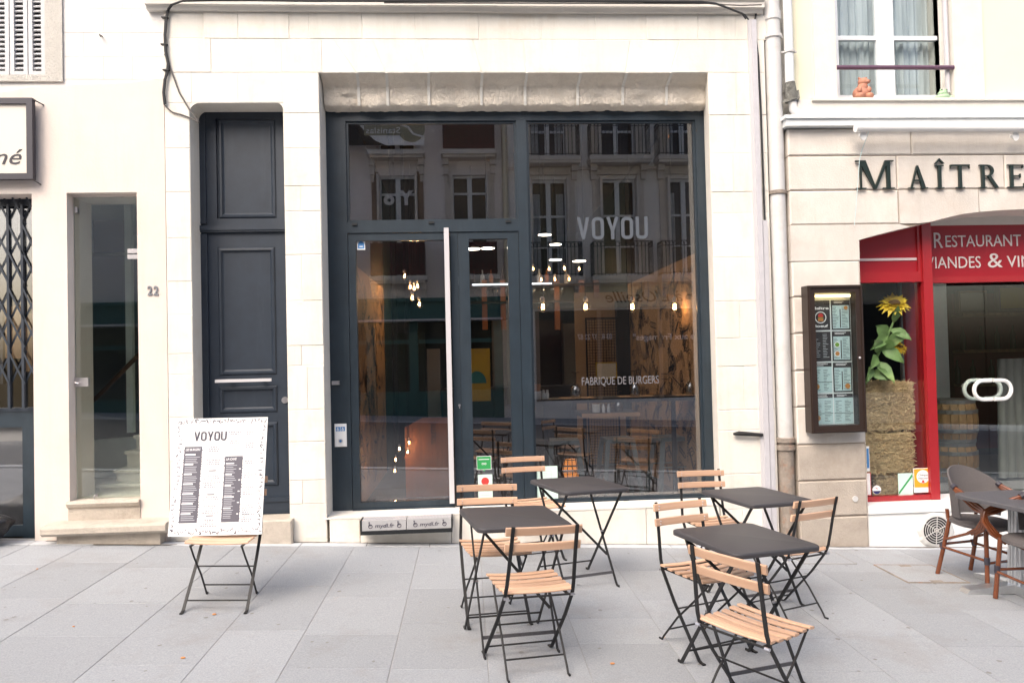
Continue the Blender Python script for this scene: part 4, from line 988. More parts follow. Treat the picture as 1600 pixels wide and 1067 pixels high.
MB().tube([(xw_+.02, ywp-.03, z2+.06), (xw_+.025, ywp-.035, z2-.03), (xw_+.06, ywp-.05, z2-.085), (xw_+.12, ywp-.06, z2-.10)], .043, 12).build('elbow', 'zinc', wp, smooth=True)
# side recess behind pipes
b = MB(); b.box(xR, xq+.3, .1, .42, -.5, zk1+.3); b.box(xR, xx(1240, 90, yw), .08, .42, zk1+.3, 11.5); b.build('recess_wall', 'worn_render', rh)
# conduit
yc = -.012
cn = thing('conduit', (xx(1190, 500, yc), yc, zz(1200, 850, yc)), 'lilac grey metal cable conduit strip running down beside the limestone pier', 'conduit')
xc0 = (xx(1172, 60, yc)+xx(1200, 770, yc))/2
q = MB(); q.box(xc0-.040, xc0-.012, yc-.012, yc+.02, zz(1200, 855, yc), zz(1172, 32, yc)); q.build('cover_strip', 'satin_white', cn)
q = MB(); q.box(xc0-.012, xc0+.034, yc-.03, yc+.02, zz(1200, 852, yc), zz(1172, 33, yc)); q.build('trunking', 'lilac_metal', cn)
q = MB(); q.box(xc0+.04, xc0+.085, yc-.022, yc+.02, zz(1210, 846, yc), zz(1195, 345, yc)); q.build('trunking', 'lilac_metal', cn)
q = MB(); q.tube([(xc0+.05, -.01, zz(1186, 20)), (xc0+.02, -.02, zz(1186, 40)), (xc0+.05, -.02, zz(1186, 90)), (xc0+.06, -.02, zz(1188, 170)), (xc0+.062, -.02, zz(1192, 240)), (xc0+.065, -.02, zz(1195, 345))], .009, 7)
tag(q.build('cable', 'cable', None, smooth=True), 'black cable hanging down beside the fat grey downpipe', 'cable')
# facade cables
def wpts(L, y): return [(*at(a, c, y)[:1], y, at(a, c, y)[1]) for a, c in L]
q = MB(); main = [(1166, 30), (1160, 22), (1140, 14), (1118, 6), (1095, 3), (1000, 2), (800, 1), (600, 1), (480, 1), (330, 1), (285, 2), (268, 8), (262, 16), (259, 30), (257, 55), (258, 80), (262, 100), (261, 112), (257, 125), (255, 145), (257, 163)]
q.tube(wpts(main, -.125)[:9]+wpts(main[9:12], -.12)+wpts(main[12:], -.02), .0095, 7); q.tube([(a+.02, y-.006, c-.012) for a, y, c in wpts(main, -.125)[:9]]+[(a+.012, y-.004, c) for a, y, c in wpts(main[9:12], -.12)+wpts(main[12:], -.02)], .007, 6)
fc = q.build('facade_cable', 'cable', None, smooth=True); tag(fc, 'bundle of black cables along the cornice and down the limestone corner', 'cable')
for a, c in ((258, 28), (257, 70), (260, 110)): x0, z0 = at(a, c, -.02); MB().box(x0-.03, x0+.025, -.035, .0, z0-.005, z0+.005).build('cable_clip', 'cable', fc)
q = MB(); q.tube(wpts([(257, 85), (262, 95), (268, 112), (280, 145), (295, 170), (310, 190)], -.012), .0075, 6); q.tube(wpts([(256, 163), (262, 170), (270, 176), (285, 180), (298, 185), (311, 192)], -.012), .0065, 6)
tag(q.build('branch_cable', 'thin_cable', None, smooth=True), 'two thin black wires drooping to the corner of the slate blue street door', 'cable')
q = MB(); q.tube(wpts([(1190, 8), (1160, 9), (1130, 8), (1118, 6)], -.11)+wpts([(1000, 6), (800, 5.5), (600, 5)], -.125), .006, 6); tag(q.build('thin_cable', 'thin_cable', None), 'thin dark wire lying along the edge of the cornice', 'cable')
# awning bar
yab = -.2
ab = thing('awning_bar', (xx(1470, 200, yab), yab, zz(1470, 200, yab)), 'long white awning roller tube on round brackets under the gutter board', 'awning bar')
xa, za = at(1340, 200, yab); MB().tube([(xa, yab, za), (9.5, yab, za-.03)], .035, 14).build('roller_tube', 'white_paint', ab, smooth=True)
MB().tube([(xa-.02, yab, za), (xa+.02, yab, za)], .042, 14).build('end_cap', 'white_paint', ab, smooth=True)
for px_, py_ in ((1349, 212), (1587, 213), (1826, 214)):
    a, c = at(px_, py_, yab+.03); q = MB(); q.lathe([(.012, -.006), (.045, -.004), (.045, .004), (.012, .006)], (0, 0, 0), 18); q.v = [(a+x_*.7, yab+.03+z_, c+y_) for x_, y_, z_ in q.v]; q.box(a-.012, a+.02, yab+.03, YR-.06, c+.0, c+.03); q.build('bracket', 'white_paint', ab)
q = MB(); q.tube([(xx(1356, 212, -.15), -.17, zz(1356, 205, -.17)), *wpts([(1347, 235), (1343, 250), (1340, 290), (1337, 330), (1335, 352)], -.09)], .003, 5)
tag(q.build('string', 'paper_blue', None), 'thin pale blue string dangling from the awning bar in front of the letter M', 'string')
# pier button, black stop, vent
a, c = at(1336, 779, YR); q = MB(); q.prism([(a+.027*math.cos(2*PI*k/24), c+.027*math.sin(2*PI*k/24)) for k in range(24)], YR-.008, YR+.004); tag(q.build('survey_marker', 'zinc', None), 'round grey metal stud in the lower stone pier', 'marker')
yh = -.04; x0, z0 = at(1146, 678, yh); x1, z1 = at(1191, 679, yh)
hk = thing('shutter_stop', ((x0+x1)/2, yh, z0), 'short black iron bar projecting from the limestone pier', 'iron bar')
MB().tube([(x0, yh, z0), (x0+.05, yh, z0+.006), (x1-.02, yh, z1), (x1+.005, yh, z1)], [.010, .022, .016, .014], 10).build('bar', 'dark_metal', hk, smooth=True); MB().tube([(x1-.02, .02, z1), (x1-.02, yh, z1)], .012, 8).build('stem', 'dark_metal', hk); MB().tube([(x0+.03, .02, z0), (x0+.03, yh, z0)], .010, 8).build('stem', 'dark_metal', hk)
yv = YR+.018
vx, vz = at(1462, 828, yv); vr = .135
vg = thing('vent_grille', (vx, yv, vz-vr), 'round black vent grille with concentric rings low in the white plinth', 'vent')
MB().disc(vx, vz, vr, yv-.004, 28, .004).build('duct_mouth', 'black_trim', vg)
q = MB()
for k in range(1, 7):
    r_ = vr*k/6.2; q.tube([(vx+r_*math.cos(2*PI*i/28), yv-.014, vz+r_*math.sin(2*PI*i/28)) for i in range(29)], .0035, 5, False)
for k in range(3): a = PI*k/3+.45; q.tube([(vx+vr*math.cos(a), yv-.018, vz+vr*math.sin(a)), (vx-vr*math.cos(a), yv-.018, vz-vr*math.sin(a))], .004, 5)
q.build('grille', 'zinc', vg)
n = 36; vs = []; fs = []; rs = random.Random(9)
for k in range(n):
    a = 2*PI*k/n; r1 = vr+.012+rs.random()*.02
    vs += [(vx+vr*.97*math.cos(a), yv-.02, vz+vr*.97*math.sin(a)), (vx+r1*math.cos(a), yv-.012-rs.random()*.006, vz+r1*math.sin(a)), (vx+(r1+.02)*math.cos(a), yv+.001, vz+(r1+.02)*math.sin(a))]
for k in range(n): j = (k+1) % n; fs += [(3*k, 3*j, 3*j+1, 3*k+1), (3*k+1, 3*j+1, 3*j+2, 3*k+2)]
MB().add(vs, fs).build('mortar_ring', 'grout_white', vg)
# access ramp
yra = -.17; x0, x1 = xx(563, 820, yra), xx(706.5, 820, yra); zr1, zr0 = zz(635, 811, yra), zz(635, 827, yra); xmr = (x0+x1)/2
rp_ = thing('access_ramp', (xmr, yra, zr0), 'folded light grey wheelchair ramp printed mydl.fr under the glazed door', 'ramp')
for a, c in ((x0+.012, xmr-.003), (xmr+.003, x1-.008)):
    q = MB(); q.box(a, c, yra, -.018, zr0, zr1); pl = q.build('ramp_plate', 'ramp_grey', rp_)
    q = MB(); k = a+.01
    while k < c-.012: q.box(k, k+.006, yra+.012, -.022, zr1, zr1+.003); k += .013
    q.build('tread', 'lilac_metal', pl, kind='stuff')
    text('print', 'mydl.fr', a+.115, c-.105, zr0+.026, .036, yra-.001, 'ink', pl, shear=.2)
    for cx in (a+.075, c-.06):
        q = MB(); z0 = zr0+.03; ringpoly(cx, z0+.008, .019, .019, .006, .0185, yra-.002, yra-.0003, q); q.box(cx-.013, cx-.007, yra-.0026, yra-.0003, z0+.01, z0+.036); q.box(cx-.010, cx+.008, yra-.0030, yra-.0003, z0+.014, z0+.019); q.disc(cx-.010, z0+.042, .006, yra-.003, 10, .002); q.build('print', 'ink', pl)
q = MB(); q.box(x0, x1, yra-.006, -.02, zr0-.035, zr0); q.box(x0-.002, x0+.012, yra-.004, -.02, zr0, zr1+.002); q.box(x1-.008, x1+.004, yra-.004, -.02, zr0, zr1+.002); q.build('ramp_edge', 'black_trim', rp_)
# call button plate
ypl = yf-.012
x0, x1, z0, z1 = rect(522.5, 662, 541.5, 698, ypl)
cb = thing('call_button', ((x0+x1)/2, ypl, z0), 'white plate with blue pictograms and a round call button on the shopfront post', 'call button')
q = MB(); q.stone(R4(x0, x1, z0, z1), ypl, yf, .008); q.build('plate', 'white_card', cb)
for k in (0, 1): xa = x0+.012+(x1-x0-.024)*k/2; q = MB(); q.box(xa+.002, xa+(x1-x0-.024)/2-.002, ypl-.001, ypl, z1-.068, z1-.028); o = q.build('pictogram', 'sticker_blue', cb); w_ = MB(); cx = xa+(x1-x0-.024)/4; ringpoly(cx, z1-.053, .011, .011, .004, .010, ypl-.002, ypl-.001, w_); w_.box(cx-.004, cx+.001, ypl-.0022, ypl-.001, z1-.052, z1-.033); w_.build('pictogram_print', 'white_card', o)
cx, cz = (x0+x1)/2, z0+.055; MB().disc(cx, cz, .019, ypl-.004, 20, .004).build('button_rim', 'brushed_metal', cb); MB().disc(cx, cz, .011, ypl-.007, 16, .004).build('button', 'sticker_blue', cb)

# ---- stickers and notices on the glass
def sticker(name, label, pxr, Y, m, cat='sticker', th=.001):
    x0, x1, z0, z1 = rect(*pxr, Y); t = thing(name, ((x0+x1)/2, Y, z0), label, cat)
    MB().box(x0, x1, Y, Y+th, z0, z1).build('sheet', m, t); return t, x0, x1, z0, z1
ysk = yf+.033
t, x0, x1, z0, z1 = sticker('door_sticker', 'small white and blue square sticker in the top corner of the glazed door', (558, 377.5, 570.5, 390.5), ysk, 'white_card'); q = MB(); q.box(x0+.008, x1-.008, ysk-.001, ysk, z0+.012, z1-.022); q.disc((x0+x1)/2, z1-.025, (x1-x0)*.36, ysk-.0008, 16, .0008); q.build('print', 'sticker_blue', t); MB().box(x0+.022, x1-.022, ysk-.002, ysk-.0011, z0+.026, z0+.036).build('print', 'white_card', t)
t, x0, x1, z0, z1 = sticker('review_sticker', 'green speech bubble sticker with owl eyes on the narrow side pane', (745.5, 713, 767, 733), ysk, 'sticker_green'); q = MB(); cx = (x0+x1)/2; q.prism([(cx-.018, z0+.002), (cx, z0-.022), (cx+.018, z0+.002)], ysk, ysk+.001); q.build('tail', 'sticker_green', t)
q = MB(); q.frame(x0-.004, x1+.004, z0-.004, z1+.004, .004, ysk-.0006, ysk+.0005)
for k in (-1, 1): ringpoly(cx+k*.012, (z0+z1)/2-.008, .010, .010, .004, .0095, ysk-.001, ysk-.0002, q)
q.box(x0+.015, x1-.015, ysk-.001, ysk-.0002, z1-.03, z1-.024); q.build('print', 'white_print', t)
t, x0, x1, z0, z1 = sticker('award_sticker', 'pale mint sticker with a big red dot below the green bubble', (747, 741, 769.5, 777), ysk, 'sticker_mint'); MB().disc((x0+x1)/2, z1-.065, .037, ysk-.001, 22, .001).build('print', 'sticker_red', t); q = MB(); q.box(x0+.02, x1-.02, ysk-.001, ysk, z0+.02, z0+.026); q.box(x0+.035, x1-.035, ysk-.001, ysk, z0+.035, z0+.04); q.build('print', 'ink_light', t)
t, x0, x1, z0, z1 = sticker('paper_notice', 'pale blue printed paper notice stuck low on the shop window', (836, 728, 871.5, 779), ysk, 'sticker_mint', 'notice'); q = MB(); rs = random.Random(8); lines(q, x0+.045, x1-.03, z0+.03, z1-.05, ysk-.0002, .017, .0035); q.frame(x0+.04, x1-.06, z1-.15, z1-.045, .003, ysk-.0008, ysk-.0001); q.build('print', 'ink_light', t)
ysr = yr+.026
t, x0, x1, z0, z1 = sticker('voucher_sticker', 'orange and white meal voucher sticker reading Chèque Déjeuner', (1427.5, 731, 1456.5, 769), ysr-.004, 'white_card'); q = MB(); q.box(x0+.006, x1-.006, ysr-.006, ysr-.005, z0+.05, z1-.006); q.build('print', 'sticker_orange', t); cx = (x0+x1)/2; MB().disc(cx, z1-.082, .064, ysr-.0078, 26, .001).build('print', 'white_card', t)
text('print', 'Chèque', cx-.047, cx+.047, z1-.075, .020, ysr-.0085, 'ink', t, ext=.0003); text('print', 'Déjeuner', cx-.05, cx+.05, z1-.105, .019, ysr-.0085, 'ink', t, ext=.0003)
MB().box(cx-.011, cx+.011, ysr-.0092, ysr-.0082, z1-.137, z1-.117).build('print', 'sticker_red', t); MB().box(cx-.02, cx+.02, ysr-.0090, ysr-.0081, z1-.142, z1-.138).build('print', 'sticker_red', t)
t, x0, x1, z0, z1 = sticker('voucher_sticker', 'pale mint voucher sticker with a diagonal green band beside the orange one', (1403.5, 739, 1426.5, 773), ysr, 'sticker_mint'); MB().prism([(x0+.004, z0+.03), (x0+.004, z0+.005), (x1-.004, z1-.035), (x1-.004, z1-.008)], ysr-.001, ysr-.0002).build('print', 'sticker_green', t)
x0, z0 = at(1370, 765, ysr); t = thing('round_sticker', (x0, ysr, z0-.05), 'round white and navy sticker low in the restaurant window', 'sticker'); MB().disc(x0, z0, .043, ysr, 26, .001).build('sheet', 'white_card', t); q = MB(); q.prism([(x0+.040*math.cos(a), z0+.040*math.sin(a)) for a in [PI+PI*k/14+.25*(1-2*k/14) for k in range(15)]], ysr-.001, ysr-.0002); q.build('print', 'navy', t); q = MB(); q.prism([(x0-.012, z0+.022), (x0, z0+.008), (x0+.014, z0+.010), (x0+.002, z0+.016)], ysr-.001, ysr-.0002); q.build('print', 'sticker_red', t)
t, x0, x1, z0, z1 = sticker('edge_sticker', 'narrow red and white sticker at the left edge of the restaurant window', (1354, 738, 1361, 774), ysr, 'white_card'); q = MB(); q.frame(x0, x1, z0, z1, .006, ysr-.001, ysr-.0001); q.build('print', 'sticker_red', t)
t, x0, x1, z0, z1 = sticker('edge_sticker', 'narrow white and blue strip sticker above the red and white one', (1354, 697, 1358.5, 736), ysr, 'white_card'); q = MB(); q.box(x0+.002, x1-.005, ysr-.001, ysr-.0001, z0+.03, z1-.02); q.build('print', 'sticker_blue', t)
# bear and frog figures on the sill
yz = .06
bx, bz = at(1346, 160, yz); bear = thing('bear_figurine', (bx, yz, zz(1346, 158, yz)), 'terracotta bear figurine sitting on the upper window sill', 'figurine')
s = .0062; B0 = zz(1346, 158, yz)
q = MB(); q.ball((bx, yz, B0+11*s), 11*s, 16, 10, (1.15, 1.05, 1.05)); q.ball((bx+1*s, yz-3*s, B0+19*s), 8*s, 14, 8, (1., .9, 1.1)); q.ball((bx-7*s, yz-8*s, B0+5*s), 5.5*s, 12, 8, (1.2, 1.3, .9)); q.ball((bx+8*s, yz-8*s, B0+5*s), 5.5*s, 12, 8, (1.2, 1.3, .9)); q.ball((bx-7*s, yz-8*s, B0+14*s), 3.4*s, 10, 8, (1, 1.4, 1.5)); q.ball((bx+8*s, yz-8*s, B0+14*s), 3.4*s, 10, 8, (1, 1.4, 1.5))
q.build('body', 'terracotta', bear, smooth=True)
q = MB(); q.ball((bx+2*s, yz-3*s, B0+28*s), 7.2*s, 16, 10, (1.1, 1, .92)); q.ball((bx+6*s, yz-9*s, B0+26.5*s), 3.6*s, 12, 8, (1.1, 1, .85))
for k in (-1, 1): q.ball((bx+2*s+k*5.5*s, yz-2*s, B0+34*s), 2.2*s, 10, 6, (1, .6, 1))
q.build('head', 'terracotta', bear, smooth=True)
q = MB(); q.ball((bx+8*s, yz-12*s, B0+27.5*s), 1.1*s, 8, 6); q.ball((bx+1*s, yz-9.6*s, B0+30*s), .7*s, 8, 6); q.ball((bx+7*s, yz-8.6*s, B0+30.5*s), .7*s, 8, 6); q.build('face', 'rust', bear)
fx, fz = at(1473, 160, yz); F0 = zz(1473, 159, yz); frog = thing('frog_figurine', (fx, yz, F0), 'pale green frog figurine crouching on the upper window sill', 'figurine')
q = MB(); q.ball((fx, yz, F0+6*s), 8*s, 16, 10, (1.35, 1.1, .85)); q.ball((fx-1*s, yz-2*s, F0+12*s), 6*s, 14, 8, (1.2, 1, .7))
for k in (-1, 1): q.ball((fx+k*4*s, yz-3*s, F0+16.5*s), 2.2*s, 10, 6); q.ball((fx+k*11*s, yz-2*s, F0+4*s), 4.5*s, 12, 8, (1, 1.4, .9)); q.ball((fx+k*7*s, yz-8*s, F0+2*s), 2.4*s, 10, 6, (1.4, 1.4, .7))
q.build('body', 'frog_green', frog, smooth=True)
q = MB()
for k in (-1, 1): q.ball((fx+k*4*s, yz-4.8*s, F0+16.8*s), 1.0*s, 8, 6)
q.build('eyes', 'black_trim', frog)

# ================================================================== OPPOSITE SIDE OF THE STREET (seen mirrored in the shop glass)
YV = 15.7; YO = -15.02
def vx_(px, py=330): return at(px, py, YV)[0]
def vz_(py, px=850): return at(px, py, YV)[1]
oh1 = thing('opposite_house', (-5, YO, 0), 'house across the street with dark red balcony panels and teal shopfront', 'house')
oh2 = thing('opposite_house', (6, YO, 0), 'cream house across the street with arched iron balcony railings', 'house')
xsp = vx_(795)
ZT = 8.4
def opening_wall(parent, x0, x1, z0, z1, holes, m, y=YO, th=.35):
    "wall slab with rectangular holes, all in one column grid"
    q = MB(); xsx = sorted({x0, x1}|{h[0] for h in holes}|{h[1] for h in holes})
    for a, c in zip(xsx[:-1], xsx[1:]):
        mid = (a+c)/2; hs = sorted([(h[2], h[3]) for h in holes if h[0] < mid < h[1]]); z = z0
        for h0, h1 in hs:
            if h0 > z: q.box(a, c, y, y-th, z, h0)
            z = max(z, h1)
        if z < z1: q.box(a, c, y, y-th, z, z1)
    return q.build('wall', m, parent)
def opp_window(parent, x0, x1, z0, z1, rows, y=YO, curtain=False, shutters=True):
    q = MB(); q.frame(x0, x1, z0, z1, .07, y-.22, y-.14); xm = (x0+x1)/2; q.box(xm-.07, xm+.07, y-.22, y-.135, z0+.07, z1-.07)
    for r in rows: q.box(x0+.07, xm-.07, y-.22, y-.145, r-.03, r+.03); q.box(xm+.07, x1-.07, y-.22, y-.145, r-.03, r+.03)
    wq = q.build('window', 'window_white', parent)
    MB().box(x0+.05, x1-.05, y-.30, y-.24, z0+.05, z1-.05).build('pane', 'opp_glass', wq)
    if curtain:
        c_ = MB()
        for a, d in ((x0+.1, xm-.25), (xm+.25, x1-.1)):
            n = 10
            for i in range(n): c_.box(a+(d-a)*i/n, a+(d-a)*(i+.8)/n, y-.238, y-.232-(i % 2)*.01, z0+.1, z1-.4)
        c_.build('curtain', 'curtain', wq)
    if shutters:
        for a, d in ((x0-.02, x0+.05), (x1-.05, x1+.02)): MB().box(a, d, y-.02, y-.5*0+.32, z0, z1).build('folded_shutter', 'opp_stone', wq)
def railing(parent, x0, x1, z0, z1, y0, y1):
    q = MB(); t = .011
    for a, b_, c_, d_ in ((x0, y1, x1, y1), (x0, y0, x0, y1), (x1, y0, x1, y1)):
        L = math.hypot(c_-a, d_-b_); n = max(2, int(L/.11))
        for zz_ in (z0+.06, z1-.14, z1): q.tube([(a, b_, zz_), (c_, d_, zz_)], .013, 4)
        for i in range(n+1):
            px_, py_ = a+(c_-a)*i/n, b_+(d_-b_)*i/n
            q.tube([(px_, py_, z0), (px_, py_, z1)], t, 4)
            if i < n:
                mx, my = a+(c_-a)*(i+.5)/n, b_+(d_-b_)*(i+.5)/n; ux, uy = (c_-a)/n/2, (d_-b_)/n/2
                q.tube([(px_, py_, z1-.16), (px_+ux*.3, py_+uy*.3, z1-.05), (mx, my, z1-.01), (px_+ux*1.7, py_+uy*1.7, z1-.05), (px_+2*ux, py_+2*uy, z1-.16)], .008, 4)
    q.build('railing', 'iron', parent)
# cream house, three bays on two floors
bays = [858, 966, 1070, 1176, 1284]; holes = []
zf1, zf2 = vz_(434), vz_(250)
for i, bc in enumerate(bays):
    xc = vx_(bc); holes += [(xc-.58, xc+.58, zf1+.05, vz_(281)), (xc-.58, xc+.58, zf2+.05, vz_(120))]
shop_h = (vx_(835), 13.6, .35, vz_(486))
opening_wall(oh2, xsp, 14., -.6, 11.5, holes+[shop_h], 'opp_plaster')
for i, bc in enumerate(bays):
    xc = vx_(bc)
    for zf, zt_, up in ((zf1, vz_(281), 0), (zf2, vz_(120), 1)):
        bal = .62 if i < 3 else .62
        q = MB(); q.box(xc-.95, xc+.95, YO, YO+bal, zf-.16, zf-.03); q.box(xc-.92, xc+.92, YO, YO+bal-.04, zf-.24, zf-.16); q.build('balcony_slab', 'opp_stone', oh2)
        for k in (-1, 1):
            q = MB(); q.box(xc+k*.78-.10, xc+k*.78+.10, YO, YO+.34, zf-.42, zf-.24); q.box(xc+k*.78-.08, xc+k*.78+.08, YO, YO+.2, zf-.66, zf-.42); q.build('corbel', 'opp_stone', oh2)
            q = MB(); q.box(xc+k*.69-.11, xc+k*.69+.11, YO, YO+.07, zf-.0, zt_+.12); q.build('window_jamb', 'opp_stone', oh2)
        q = MB(); q.box(xc-.85, xc+.85, YO, YO+.12, zt_+.12, zt_+.30); q.build('lintel', 'opp_stone', oh2)
        opp_window(oh2, xc-.58, xc+.58, zf+.05, zt_, [zf+.9, zf+1.45] if up else [zf+.95, zf+1.9], curtain=(i != 1))
        railing(oh2, xc-.90, xc+.90, zf-.03, zf+1.0, YO+.02, YO+bal-.05)
q = MB(); q.box(xsp, 14, YO, YO+.10, zf1-.30, zf1-.24); q.box(xsp, 14, YO, YO+.10, zf2-.33, zf2-.25); q.build('string_course', 'opp_stone', oh2)
MB().box(shop_h[0], shop_h[1], YO-2.4, YO-2.3, -.4, shop_h[3]).build('shop_back', 'room_dark', oh2)
MB().box(shop_h[0], shop_h[1], YO-.12, YO-.10, shop_h[2], shop_h[3]).build('shop_glazing', 'opp_glass', oh2)
q = MB()
for k in range(7): xk = shop_h[0]+(shop_h[1]-shop_h[0])*k/6; q.box(xk-.06, xk+.06, YO-.09, YO+.03, shop_h[2], shop_h[3])
q.build('shop_mullion', 'opp_wood', oh2)
fs = thing('fascia_sign', (vx_(960), YO+.02, vz_(480)), 'cream fascia with dark script lettering above the shop across the street', 'shop sign')
q = MB(); q.box(vx_(800), 13.8, YO, YO+.09, vz_(483), vz_(446)); q.build('fascia_board', 'opp_cream', fs); MB().box(vx_(800), 13.8, YO, YO+.2, vz_(446), vz_(436)).build('fascia_cap', 'opp_stone', fs)
text('lettering', "Le Panier à L'Oseille", vx_(945, 470), vx_(1180, 470), vz_(472, 1000), .36, YO+.095, 'letter_black', fs, face=1, shear=.35, ext=.004)
ws = thing('window_lettering', (vx_(1000), YO, vz_(530)), 'white lettering across the shop window of the cream house opposite', 'lettering')
text('lettering', '"La Cuisine aux Fromages"', vx_(990, 525), vx_(1145, 525), vz_(530, 1050), .19, YO-.09, 'white_print', ws, face=1, bold=.015)
text('lettering', '03 83 37 22 87', vx_(903, 525), vx_(957, 525), vz_(530, 930), .17, YO-.09, 'white_print', ws, face=1, bold=.015)
# house with dark red balcony panels
w1 = (vx_(592), vx_(652)); w2 = (vx_(706), vx_(763)); zl1, zl2 = vz_(433, 680), vz_(241, 680); zw0 = vz_(388, 680); zw1 = vz_(274, 680)
wins = [w1, w2, (w1[0]-2.4, w1[1]-2.4), (w1[0]-4.8, w1[1]-4.8)]
hol = []
for a, c in wins: hol += [(a, c, zl1, zw1), (a, c, zl2, zl2+2.5)]
sh1 = (-11.5, vx_(780), .35, 2.85)
opening_wall(oh1, -12, xsp, -.6, 11.5, hol+[sh1], 'opp_pink')
for k, (a, c) in enumerate(wins):
    opp_window(oh1, a, c, zl1, zw1, [zl1+1.55, zw1-.55]); opp_window(oh1, a, c, zl2, zl2+2.5, [zl2+1.2])
    for zf in (zl1, zl2):
        q = MB(); q.box(a-.28, c+.28, YO, YO+.55, zf-.14, zf); q.box(a-.22, c+.22, YO, YO+.48, zf-.22, zf-.14); q.build('balcony_slab', 'opp_stone', oh1)
        if not (k == 0 and zf == zl2):
            q = MB(); q.box(a-.22, c+.22, YO+.46, YO+.50, zf+.03, zf+.98); q.box(a-.22, a-.18, YO, YO+.46, zf+.03, zf+.98); q.box(c+.18, c+.22, YO, YO+.46, zf+.03, zf+.98); pb = q.build('balcony_panel', 'opp_maroon', oh1)
            q = MB(); n = 9; W = (c-a+.44)/n
            for i in range(n):
                cx = a-.22+W*(i+.5); ringpoly(cx, zf+.5, W*.42, .36, .02, W*.4, YO+.501, YO+.515, q, 4); ringpoly(cx, zf+.5, W*.2, .14, .016, W*.18, YO+.501, YO+.512, q, 3)
            q.build('balcony_ornament', 'iron', pb)
        for s_ in (a-.16, c+.16):
            q = MB(); q.box(s_-.09, s_+.09, YO, YO+.32, zf-.40, zf-.22); q.box(s_-.07, s_+.07, YO, YO+.2, zf-.66, zf-.40); q.box(s_-.05, s_+.05, YO, YO+.1, zf-.86, zf-.66); q.build('corbel', 'opp_stone', oh1)
    for s_ in (a-.1, c+.1): MB().box(s_-.1, s_+.1, YO, YO+.06, zl1, zw1+.1).build('window_jamb', 'opp_stone' if k else 'opp_wood', oh1)
xd = vx_(790); q = MB(); q.tube([(xd, YO+.08, .3), (xd, YO+.08, 11)], .09, 10); tag(q.build('rainwater_pipe', 'opp_cream', None, smooth=True), 'cream rainwater pipe between the two houses across the street', 'downpipe')
yo = thing('window_letters', (vx_(622), YO-.13, vz_(320)), 'pale letters Yo stuck on an upper window across the street', 'lettering')
text('letter', 'Y', vx_(623), vx_(646), vz_(318, 630), .42, YO-.13, 'white_print', yo, face=1, bold=.05); text('letter', 'o', vx_(599), vx_(616), vz_(318, 605), .40, YO-.13, 'white_print', yo, face=1, bold=.05)
bn = thing('banner', (vx_(605), YO+.55, vz_(236)), 'white and black banner with olive tag reading Stanislas, mirrored in the transom pane', 'banner')
yb_ = YO+.56; bx0, bx1, bz0, bz1 = vx_(540, 215), vx_(664, 215), vz_(236, 600), vz_(165, 600)
MB().box(bx0, bx1, yb_, yb_+.02, bz0, bz1).build('sheet', 'white_card', bn)
P = [(bx0, bz0), (vx_(606, 230), bz0), (vx_(590, 225), vz_(229, 590)), (vx_(575, 215), vz_(216, 575)), (vx_(562, 205), vz_(200, 562)), (vx_(545, 192), vz_(185, 545)), (bx0, vz_(183, 540))]
MB().prism(P, yb_+.022, yb_+.026).build('print', 'black_trim', bn)
cx, cz = vx_(645, 210), vz_(211, 645); r_ = .40
q = MB(); q.prism([(cx+r_*math.cos(2*PI*k/28), cz+r_*math.sin(2*PI*k/28)) for k in range(28)], yb_+.024, yb_+.03); q.box(vx_(573, 213), cx-r_*.8, yb_+.024, yb_+.029, vz_(221, 600), vz_(206, 600)); q.build('print', 'logo_olive', bn)
text('print', 'Stanislas', vx_(576, 213), vx_(628, 213), vz_(218, 600), .19, yb_+.034, 'white_print', bn, face=1); text('print', 'style', vx_(607, 204), vx_(625, 204), vz_(204.5, 615), .12, yb_+.03, 'ink_light', bn, face=1)
q = MB(); q.tube([(cx-.4, yb_+.032, cz+.15), (cx-.1, yb_+.034, cz+.05), (cx+.05, yb_+.034, cz-.15), (cx+.35, yb_+.032, cz-.25)], .035, 6); q.build('print', 'white_card', bn)
# teal shopfront
q = MB(); q.box(-11.5, vx_(790), YO, YO+.14, 2.85, 3.45); q.box(-11.5, vx_(790), YO, YO+.26, 3.45, 3.56); q.build('shop_fascia', 'opp_teal', oh1)
q = MB()
for k in range(9): xk = vx_(784)-.2-1.28*k; q.box(xk-.13, xk+.13, YO-.1, YO+.10, -.3, 2.85)
q.box(-11.5, vx_(780), YO-.1, YO+.06, -.5, .75); q.box(-11.5, vx_(780), YO-.1, YO+.05, 2.2, 2.32); q.build('shop_joinery', 'opp_teal', oh1)
MB().box(-11.5, vx_(780), YO-.16, YO-.12, .3, 2.9).build('shop_glazing', 'opp_glass', oh1)
MB().box(-11.5, vx_(780), YO, YO+.5, 2.86, 2.92).build('awning_rail', 'satin_white', oh1)

# ================================================================== BURGER BAR INTERIOR
FZ = .20; IX0, IX1 = -1.12, 2.27; YB = 8.2
q = MB(); q.box(IX0-.1, IX0, 3.5, YB, FZ, 4.3); q.box(IX1, IX1+.1, 3.5, YB, FZ, 4.3); q.box(IX0-.1, IX1+.1, YB, YB+.1, FZ, 4.3); q.build('back_room_wall', 'room_teal', house)
MB().box(IX0-.1, IX1+.1, .41, YB, 4.2, 4.3).build('interior_ceiling', 'room_dark', house)
MB().box(IX0-.1, IX1+.1, .40, YB, .02, FZ-.012).build('interior_floor', 'paving_joint', house)
rs = random.Random(2)
x = IX0; 
while x < IX1-.05:
    y = .41
    while y < 3.2: x2 = min(IX1, x+.42); MB().box(x+.003, x2-.003, y+.003, y+.417, FZ-.03, FZ+rs.uniform(-.001, .001)).build('floor_tile', 'floor_tile', house); y += .42
    x += .42
